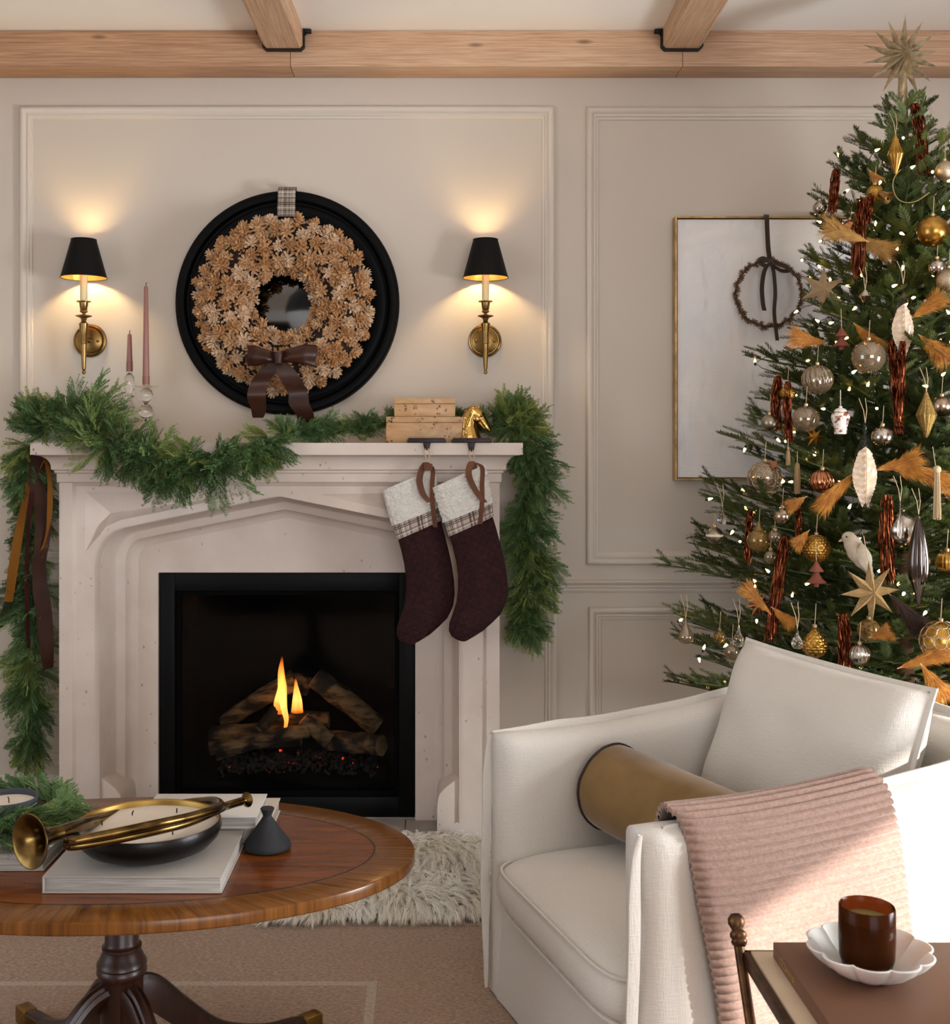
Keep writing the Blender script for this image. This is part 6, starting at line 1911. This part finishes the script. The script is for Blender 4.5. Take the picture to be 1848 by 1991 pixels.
# star topper
def star(name, c, n, R, r, dep, mat, lab, cat, yaw=0, jitter=0, rot=0, par=None, roll=0):
    m = MB(); random.seed(n)
    Rm = Matrix.Rotation(yaw, 3, 'Z') @ Matrix.Rotation(roll, 3, 'X')
    for k in range(n):
        a = 2 * pi * k / n + rot; RR = R * (1 + random.uniform(-jitter, jitter))
        a0, a1 = a - pi / n, a + pi / n
        T = Vector((RR * cos(a), 0, RR * sin(a))); B0 = Vector((r * cos(a0), 0, r * sin(a0))); B1 = Vector((r * cos(a1), 0, r * sin(a1)))
        for sg in (-1, 1):
            ce = Vector((0, sg * dep, 0))
            m.face([c + Rm @ T, c + Rm @ B0, c + Rm @ ce]); m.face([c + Rm @ T, c + Rm @ B1, c + Rm @ ce])
    return m
d_ = 3.33
c = W(1756, 110, d_)
tp = thing('star_topper', 'silvery gold many pointed star topper on the tree top', 'tree topper', c - Vector((0, 0, .11)))
OM['antique'] = simple('antique_silver', '#d2c09f', .38, .55, col2='#a08c6e', nscale=60, bump=.2, bscale=120)
star('star', c, 14, .114, .046, .040, None, '', '', jitter=.08, rot=.16).obj('starburst', OM['antique'], tp, smooth=False)
MB().lathe([(.010, -.145), (.013, -.10), (.010, -.03), (0, -.01)], 14, c + Vector((.001, .004, 0))).obj('sleeve', OM['antique'], tp)
# glass drops with feathers
def drop(px, pyt, pyb, rpx, mat, lab, feather=True, shape='leaf', f=1.0, inner=None, name='glass_drop'):
    pc_, d = opos(px, (pyt + pyb) / 2, f)
    pc_ = pc_ + Vector((0, -.02, 0)); d -= .02
    pc_ = W(px, (pyt + pyb) / 2, d)
    H = (pyb - pyt) * d / FPX; r = rpx * d / FPX
    zt = pc_.z + H / 2
    prs = {'leaf': [(0, 0), (.12, .01), (.13, .10), (.20, .17), (.60, .32), (.90, .46), (1, .56), (.88, .68), (.55, .82), (.26, .93), (.14, .965), (.12, .99), (0, 1)],
           'diamond': [(0, 0), (.14, .01), (.2, .06), (1, .5), (.2, .95), (.1, .985), (0, 1)],
           'spindle': [(0, 0), (.10, .01), (.2, .07), (.45, .14), (.8, .32), (1, .5), (.92, .66), (.62, .76), (.3, .88), (.12, .97), (0, 1)],
           'tear': [(0, 0), (.10, .06), (.35, .30), (.85, .58), (1, .74), (.85, .90), (.5, .98), (0, 1)]}[shape]
    root = thing(name, lab, 'ornament', (pc_.x, pc_.y, zt - H), GRP)
    prof_ = [(p.x * r, zt - p.y * H) for p in (smoothpath([Vector((a, b_, 0)) for a, b_ in prs], 4) if shape != 'diamond' else [Vector((a, b_, 0)) for a, b_ in prs])]
    m = MB().lathe(prof_, 40 if shape != 'spindle' else 60, (pc_.x, pc_.y, 0), rfn=(lambda a, t: 1 + .04 * cos(14 * a)) if shape in ('spindle', 'diamond') else None)
    m.obj('shell', mat, root, ang=0 if shape != 'diamond' else 30)
    if feather:
        m = MB()
        def ff(a, t):
            i = min(len(prof_) - 1, int(t * (len(prof_) - 1))); rr = prof_[i][0] * .86
            z = zt - H * (.28 + .66 * t)
            q = (z - zt) / -H
            k = min(range(len(prof_)), key=lambda j: abs((zt - prof_[j][1]) / H - q)); rr = prof_[k][0] * .93
            x = (2 * a - 1)
            return Vector((pc_.x + x * rr, pc_.y - .25 * rr + .35 * rr * abs(x) + .0015 * sin(60 * t + 8 * abs(x)), z - abs(x) * .012))
        m.grid(ff, 15, 60); m.obj('white_feather', simple('feather_white', '#e6d8c8', .8, col2='#cdb9a4', nscale=90), root, ang=0)
        MB().tube([ff(.5, t / 10) + Vector((0, -.0015, 0)) for t in range(11)], .0007, 5).obj('quill', MT['twine'], root)
    m = MB()
    for q in (-1, 1): m.tube([(pc_.x, pc_.y, zt), (pc_.x + q * .004, pc_.y, zt + .030), (pc_.x + q * .008 - .004, pc_.y + .01, zt + .06)], .0010, 5)
    m.obj('hanging_loop', MT['string'], root)
    return root
OM['thin'] = thin_glass('drop_glass', '#f4efe8', 1.45)
drop(1757, 552, 692, 23, OM['thin'], 'long clear glass drop with a white feather in the upper tree')
drop(1683, 822, 987, 26, OM['thin'], 'long clear glass drop with a white feather in front of the orange plume')
drop(1802, 762, 852, 19, OM['glitter'], 'ribbed gold glitter diamond drop near the picture edge', False, 'diamond')
drop(1742, 262, 340, 15, OM['gold'], 'gold faceted drop near the tree top', False, 'diamond')
drop(1787, 1000, 1182, 20, OM['smoke'], 'long smoky ribbed glass spindle beside the mercury ball', False, 'spindle')
drop(1551, 1222, 1262, 11, MT['glass'], 'clear crystal teardrop beside the mercury pine cone above the pillow', False, 'tear')
drop(1437, 1212, 1258, 11, MT['glass'], 'clear crystal teardrop low on the outer branches', False, 'tear')
drop(1405, 985, 1020, 9, MT['glass'], 'clear crystal teardrop hanging above the banded ball', False, 'tear')
drop(1683, 563, 590, 12, OM['silver'], 'small silver diamond ornament under a fir sprig', False, 'diamond')
drop(1751, 975, 1048, 6, MT['glass'], 'thin clear glass icicle in front of the mercury ball', False, 'tear')
drop(1334, 1202, 1252, 15, OM['tint'], 'rose tinted glass drop on the outermost low branch', False, 'tear')
# baubles
bauble(1815, 450, 30, OM['gold'], 'large gold glass ball near the picture edge in the upper tree')
bauble(1823, 520, 17, OM['silver'], 'silver ball with a shiny band below the large gold ball')
bauble(1838, 332, 19, OM['champ'], 'sparkling champagne ball at the picture edge below the topper')
bauble(1846, 545, 24, OM['champ'], 'sparkling champagne ball cut by the picture edge below the silver ball')
bauble(1702, 375, 15, OM['gold'], 'crackled gold ball beside the little bell', 'hobnail')
bauble(1590, 738, 29, OM['tint'], 'clear ball with swirling gold threads beside the painting', 'swirl')
bauble(1690, 694, 33, OM['tint'], 'large patterned clear glass ball under an orange plume')
bauble(1497, 822, 16, OM['pewter'], 'small silver ball against the painting on a side branch')
bauble(1568, 815, 26, OM['tint'], 'brown tinted clear ball left of the porcelain jar')
bauble(1532, 765, 15, OM['gold'], 'gold beaded ball behind the dark tinsel', 'hobnail')
bauble(1717, 850, 22, OM['silver'], 'silver mirror ball between the tinsel and the long glass drop', f=.85)
bauble(1832, 790, 20, OM['pearl'], 'gold etched ball behind the glitter diamond drop', f=.85)
bauble(1390, 1041, 16.5, OM['pewter'], 'pewter ball with a pale band hanging free before the wall')
r_, p, r, d = bauble(1476, 1051, 23, OM['amber'], 'amber glass ball with a drawn out neck on the outer branches')
bauble(1522, 1004, 17, OM['pearl'], 'pearly silver ball above the amber ball')
bauble(1588, 1066, 26, OM['gold'], 'gold hobnail ball in the middle of the tree', 'hobnail')
bauble(1507, 1044, 13, OM['tint'], 'small clear ball right beside the amber ball')
bauble(1499, 1083, 13, OM['tint'], 'small clear ball below the amber ball')
bauble(1756, 1030, 37, OM['silver'], 'large mottled silver mercury ball behind the smoky spindle', f=.9)
bauble(1842, 1092, 21, OM['gold'], 'ribbed gold ball at the picture edge above the lattice ball', 'ribbed')
bauble(1672, 1272, 20, OM['silver'], 'silver ball right behind the pillow top', 'ribbed')
bauble(1424, 1268, 15, OM['tint'], 'small clear ball near the pillow corner')
bauble(1400, 1238, 12, OM['amber'], 'small amber ball inside the low outer branches', f=.85)
bauble(1690, 1225, 22, OM['amber'], 'amber ball behind the pale fir sprig by the pillow', f=.85)
bauble(1595, 405, 14, OM['silver'], 'small silver ball behind the tinsel beside the painting', f=.8)
bauble(1655, 445, 18, OM['copper'], 'copper ball behind the highest plume', f=.8)
# banded pewter ball: pale band
p, d = opos(1390, 1041, .95); 
# lattice balls: clear ball with raised wire petals
def lattice(px, py, rpx, lab, mat, wmat, n1=6, n2=10, f=.96):
    root, p, r, d = bauble(px, py, rpx, mat, lab, f=f, name='lattice_bauble')
    for j in range(1, n1):
        ph = pi * j / n1; nn = max(4, int(n2 * sin(ph) + .5))
        for k in range(nn):
            th = 2 * pi * (k + .5 * (j % 2)) / nn
            if sin(th) > .25: continue
            nv = Vector((sin(ph) * cos(th), sin(ph) * sin(th), cos(ph))); a_ = nv.orthogonal().normalized(); b_ = nv.cross(a_)
            rr = r * pi / n1 * .56
            pts = [p + (nv * sqrt(max(.1, 1 - (rr / r) ** 2)) * r * 1.01) + (a_ * cos(q / 10 * 2 * pi) + b_ * sin(q / 10 * 2 * pi)) * rr for q in range(10)]
            m = MB().tube(pts, .0011, 5, closed=True); m.obj('wire_ring', wmat, root)
lattice(1488, 930, 33, 'clear globe with a lace of overlapping pale rings beside the painting', OM['tint'], OM['champ'], 7, 13)
lattice(1830, 1246, 39, 'large ball covered in gold wire flower petals at the picture edge', OM['gold'], OM['champ'], 6, 11, f=1.0)
# copper ribbed ball with finial
r_, p, r, d = bauble(1600, 936, 23, OM['copper'], 'copper ribbed ball with a small finial in the middle of the tree', 'swirl')
MB().lathe([(.003, -r * 1.0), (.003, -r * 1.12), (.014, -r * 1.30), (.016, -r * 1.42), (.010, -r * 1.55), (0, -r * 1.6)], 20, p, rfn=lambda a, t: 1 + .08 * cos(9 * a)).obj('finial', OM['copper'], r_)
# neck of the amber ball
p, d = opos(1476, 1051, .95); r = 23 * d / FPX
o = [x for x in bpy.data.objects if x.get('label', '').startswith('amber glass ball with a drawn')][0]
MB().lathe([(r * .5, r * .86), (r * .22, r * 1.25), (r * .1, r * 1.6), (0, r * 1.62)], 20, p).obj('glass_neck', OM['amber'], o)
o = [x for x in bpy.data.objects if x.get('label', '').startswith('pewter ball with a pale')][0]
p, d = opos(1390, 1041, .95); r = 16.5 * d / FPX
MB().lathe([(r * .995, -r * .12), (r * 1.012, -r * .10), (r * 1.012, r * .12), (r * .985, r * .16)], 32, p).obj('pale_band', simple('frost_band', '#d8cbb8', .5), o)
# bell
p, d = opos(1722, 382, .98)
root = thing('small_bell', 'little brass bell beside the crackled gold ball', 'ornament', p, GRP)
MB().lathe([(0, .022), (.006, .021), (.011, .014), (.014, .0), (.018, -.012), (.017, -.012), (.012, 0), (0, .012)], 24, p, axis=Vector((-.5, .6, .6))).obj('bell_body', MT['brass'], root)
MB().ell(p + Vector((.004, -.010, -.008)), (.004, .004, .004)).obj('clapper', MT['iron'], root)
# porcelain ginger jar
p, d = opos(1635, 818, .98); s_ = d / FPX
root = thing('porcelain_jar_ornament', 'white porcelain ginger jar ornament with brown floral print', 'ornament', p - Vector((0, 0, 27 * s_)), GRP)
t = NT('printed_porcelain'); f_ = t.ramp(t.noise(t.coord(), 95, 4, .6, .6), [(.52, 0.0), (.58, 1.0)]); t.col(t.mix(f_, lin('#e8ded2'), lin('#8a4a2c'))); t.set(Roughness=.15); 
MB().lathe([(0, -26), (11.5, -26), (12.5, -22), (12, -14), (17, 2), (18, 8), (16, 14), (10, 17), (10, 18)] and [(r_ * s_, z_ * s_) for r_, z_ in [(0, -26), (11.5, -26), (12.5, -22), (12, -14), (17, 2), (18, 8), (16, 14), (10, 17), (10, 18)]], 32, p).obj('jar', t.m, root)
MB().lathe([(r_ * s_, z_ * s_) for r_, z_ in [(12, 17.5), (12.5, 19), (9, 23), (3, 25), (3.5, 28), (0, 29)]], 28, p).obj('lid', simple('white_porcelain', '#e8ded2', .15), root)
MB().tube([p + Vector((0, 0, 28 * s_)), p + Vector((0, 0, 60 * s_))], .0014, 5).obj('ribbon_loop', simple('grey_ribbon', '#b9b0aa', .6), root)
# mercury pine cone
p, d = opos(1585, 1250, .98)
o = mobj('glass_pine_cone', None, None) if False else None
root = thing('glass_pine_cone', 'mercury glass pine cone ornament hanging tip down above the pillow', 'ornament', p - Vector((0, 0, .04)), GRP)
m = MB(); m.grid(lambda a, t: p + Vector((.028 * sin(t ** .75 * pi) * (1 + .14 * abs(sin(a * 2 * pi * 6 + int(t * 10) % 2 * pi / 2)) * abs(sin(t * pi * 10))) * cos(a * 2 * pi), .028 * sin(t ** .75 * pi) * (1 + .14 * abs(sin(a * 2 * pi * 6 + int(t * 10) % 2 * pi / 2)) * abs(sin(t * pi * 10))) * sin(a * 2 * pi), -.038 + .076 * t)), 72, 60, cu=True); m.obj('cone_body', OM['gold'], root, ang=0); hanger(root, p, .038)
# bird
p, d = opos(1668, 1072, .96); s_ = d / FPX
m = MB()
def bq(x, y, dy=0): return p + Vector(((x - 1668) * s_, dy, -(y - 1072) * s_))
for (x, y, rx, rz, an) in ((1651, 1046, 14, 13, .2), (1660, 1060, 18, 20, .6), (1668, 1074, 20, 24, .7), (1676, 1088, 16, 22, .7), (1684, 1100, 11, 18, .7), (1690, 1112, 7, 16, .75), (1696, 1124, 5, 14, .75)):
    m.ell(bq(x, y), (rx * s_, rx * s_ * .8, rz * s_), Matrix.Rotation(-an, 3, 'Y'), 16, 10)
root = thing('bird_ornament', 'white bird ornament perched behind the wooden star', 'ornament', bq(1680, 1110), GRP)
MT['bird'] = simple('white_felt', '#c4b6a2', .8, col2='#ab9a82', nscale=30)
mobj('body', remeshed('bird_body', m, .0025, 3, MT['bird']), root)
MB().lathe([(.004, 0), (.0022, .006), (0, .011)], 10, bq(1637, 1050), axis=Vector((-1, -.2, -.5))).obj('beak', simple('beak', '#a88a5a', .6), root)
MB().ell(bq(1643, 1043, -.013), (.0024, .0022, .0024)).obj('eye', MT['iron'], root)
m = MB(); m.grid(lambda a, t: bq(1668 + 26 * t - 3 + (a - .5) * 26 * sin((t * .85 + .12) * pi), 1060 + 52 * t + (a - .5) * -14, -.019 - .004 * sin(a * pi) + .010 * t), 8, 14); o = m.obj('wing', MT['bird'], root); o.modifiers.new('s', 'SOLIDIFY').thickness = .002
# stars
t = wood('wooden_star', '#8a6c40', '#a88a58', 2, 9, .6, knots=False, c='#5f4526'); OM['wood'] = t
c, d = opos(1684, 1148, 1.0)
root = thing('wooden_star', 'wooden eight pointed star with visible grain before the white bird', 'ornament', c - Vector((0, 0, .06)), GRP)
star('s', c + Vector((0, -.03, 0)), 8, 62 * d / FPX, 24 * d / FPX, .020, None, '', '', rot=.06, yaw=.15).obj('star_body', OM['wood'], root, smooth=False)
MB().tube([c + Vector((-.006, -.03, .075)), c + Vector((-.012, -.02, .13))], .001, 5).obj('string', MT['string'], root)
c, d = opos(1476, 1176, .98)
o = star('s', c, 8, 27 * d / FPX, 11 * d / FPX, .010, None, '', '', rot=.2).obj('copper_star', OM['copper'], None, smooth=False); tag(o, 'small copper star in front of the low orange plume', 'ornament', GRP)
c, d = opos(1600, 562, .98)
o = star('s', c, 6, 46 * d / FPX, 17 * d / FPX, .014, None, '', '', rot=.45).obj('paper_star', simple('kraft_paper', '#8f7452', .8), None, smooth=False); tag(o, 'brown paper star poking out beside the anise wreath', 'ornament', GRP)
c, d = opos(1585, 850, .9)
o = star('s', c, 8, 22 * d / FPX, 9 * d / FPX, .010, None, '', '', rot=.1).obj('gold_star', OM['gold'], None, smooth=False); tag(o, 'small gold star deep in the tree below the brown ball', 'ornament', GRP)
# little wooden trees, tassel, pegs, animal head
MT['terra'] = simple('terracotta_wood', '#7d4030', .7)
def wtree(px, py, k, lab, rot=0):
    p, d = opos(px, py, 1.0); s_ = d / FPX * k
    root = thing('wooden_tree_ornament', lab, 'ornament', p - Vector((0, 0, 20 * s_)), GRP)
    MB().lathe([(r_ * s_, z_ * s_) for r_, z_ in [(0, -20), (4, -20), (4.5, -14), (15, -13.5), (16, -12), (9, -5), (5, 2), (4.5, 6)]], 24, p).obj('lower_tier', MT['terra'], root)
    MB().lathe([(r_ * s_, z_ * s_) for r_, z_ in [(4.5, 5), (11, 5.5), (12, 7), (6, 15), (2, 22), (0, 23)]], 24, p).obj('upper_tier', MT['terra'], root)
    MB().tube([p + Vector((0, 0, 22 * s_)), p + Vector((0, .004, 60 * s_))], .0009, 5).obj('string', MT['string'], root)
wtree(1637, 660, 1.0, 'small terracotta wooden tree ornament left of the patterned ball')
wtree(1588, 1118, 1.15, 'terracotta wooden tree ornament under the gold hobnail ball')
p, d = opos(1823, 905, 1.02); s_ = d / FPX
root = thing('cream_tassel', 'cream silk tassel hanging near the picture edge', 'ornament', p - Vector((0, 0, 105 * s_)), GRP)
MB().ell(p + Vector((0, 0, -8 * s_)), (7.5 * s_, 7.5 * s_, 8 * s_)).obj('knot', simple('tassel_silk', '#c3ad8a', .6), root)
m = MB()
random.seed(1)
for k in range(70):
    a = random.uniform(0, 6.28); r1 = 6 * s_ * sqrt(random.random()); q0 = p + Vector((r1 * cos(a) * .8, r1 * sin(a) * .8, -14 * s_)); q1 = p + Vector((r1 * cos(a) * 1.3, r1 * sin(a) * 1.3, -(104 + random.uniform(-4, 2)) * s_))
    m.tube([q0, q0.lerp(q1, .5), q1], .0011, 4)
o = m.obj('fringe', simple('tassel_fringe', '#bfa882', .6), root, weld=False); o['kind'] = 'stuff'
MB().tube([p + Vector((-.004, 0, 0)), p + Vector((-.008, .006, .045))], .0009, 5).obj('string', MT['string'], root)
def peg(px, y0, y1, wpx, lab):
    p, d = opos(px, (y0 + y1) / 2, .97); hh = (y1 - y0) / 2 * d / FPX; w_ = wpx / 2 * d / FPX
    root = thing('wooden_peg_ornament', lab, 'ornament', p - Vector((0, 0, hh)), GRP)
    MB().lathe([(0, -hh), (w_, -hh), (w_ * 1.05, -hh * .2), (w_ * .85, hh * .8), (w_ * .5, hh), (0, hh)], 12, p).obj('peg', OM['wood'], root)
    MB().tube([p + Vector((0, 0, hh)), p + Vector((0, 0, hh + .03))], .0009, 5).obj('string', MT['string'], root)
peg(1533, 875, 905, 9, 'upright wooden peg ornament under the side branch by the painting')
peg(1551, 900, 960, 12, 'longer wooden peg ornament between the lace globe and copper ball')
p, d = opos(1505, 905, .98); s_ = d / FPX
root = thing('dog_head_ornament', 'tiny brown dog head ornament peeking above the lace globe', 'ornament', p - Vector((0, 0, .015)), GRP)
m = MB(); m.ell(p, (8 * s_, 7 * s_, 9 * s_)); m.ell(p + Vector((0, -7 * s_, -6 * s_)), (4.5 * s_, 5 * s_, 4.5 * s_)); m.ell(p + Vector((-6 * s_, 0, 8 * s_)), (2.5 * s_, 2 * s_, 4 * s_)); m.ell(p + Vector((6 * s_, 0, 8 * s_)), (2.5 * s_, 2 * s_, 4 * s_))
mobj('head', remeshed('dog_head', m, .0016, 2, simple('tan_felt', '#8a5630', .8)), root)
MB().ell(p + Vector((0, -12 * s_, -5 * s_)), (2.4 * s_, 1.6 * s_, 2 * s_)).obj('nose', MT['iron'], root)
# gold wire loop near the top
pts = [W(x, y, opos(1760, 350, .95)[1]) for x, y in ((1752, 330), (1740, 345), (1737, 365), (1745, 385), (1762, 394), (1785, 390), (1808, 374))]
o = MB().tube(smoothpath(pts, 6), .0014, 6).obj('wire_loop', MT['cap'], None); tag(o, 'thin gold wire curling beside the brass bell', 'ornament', GRP)
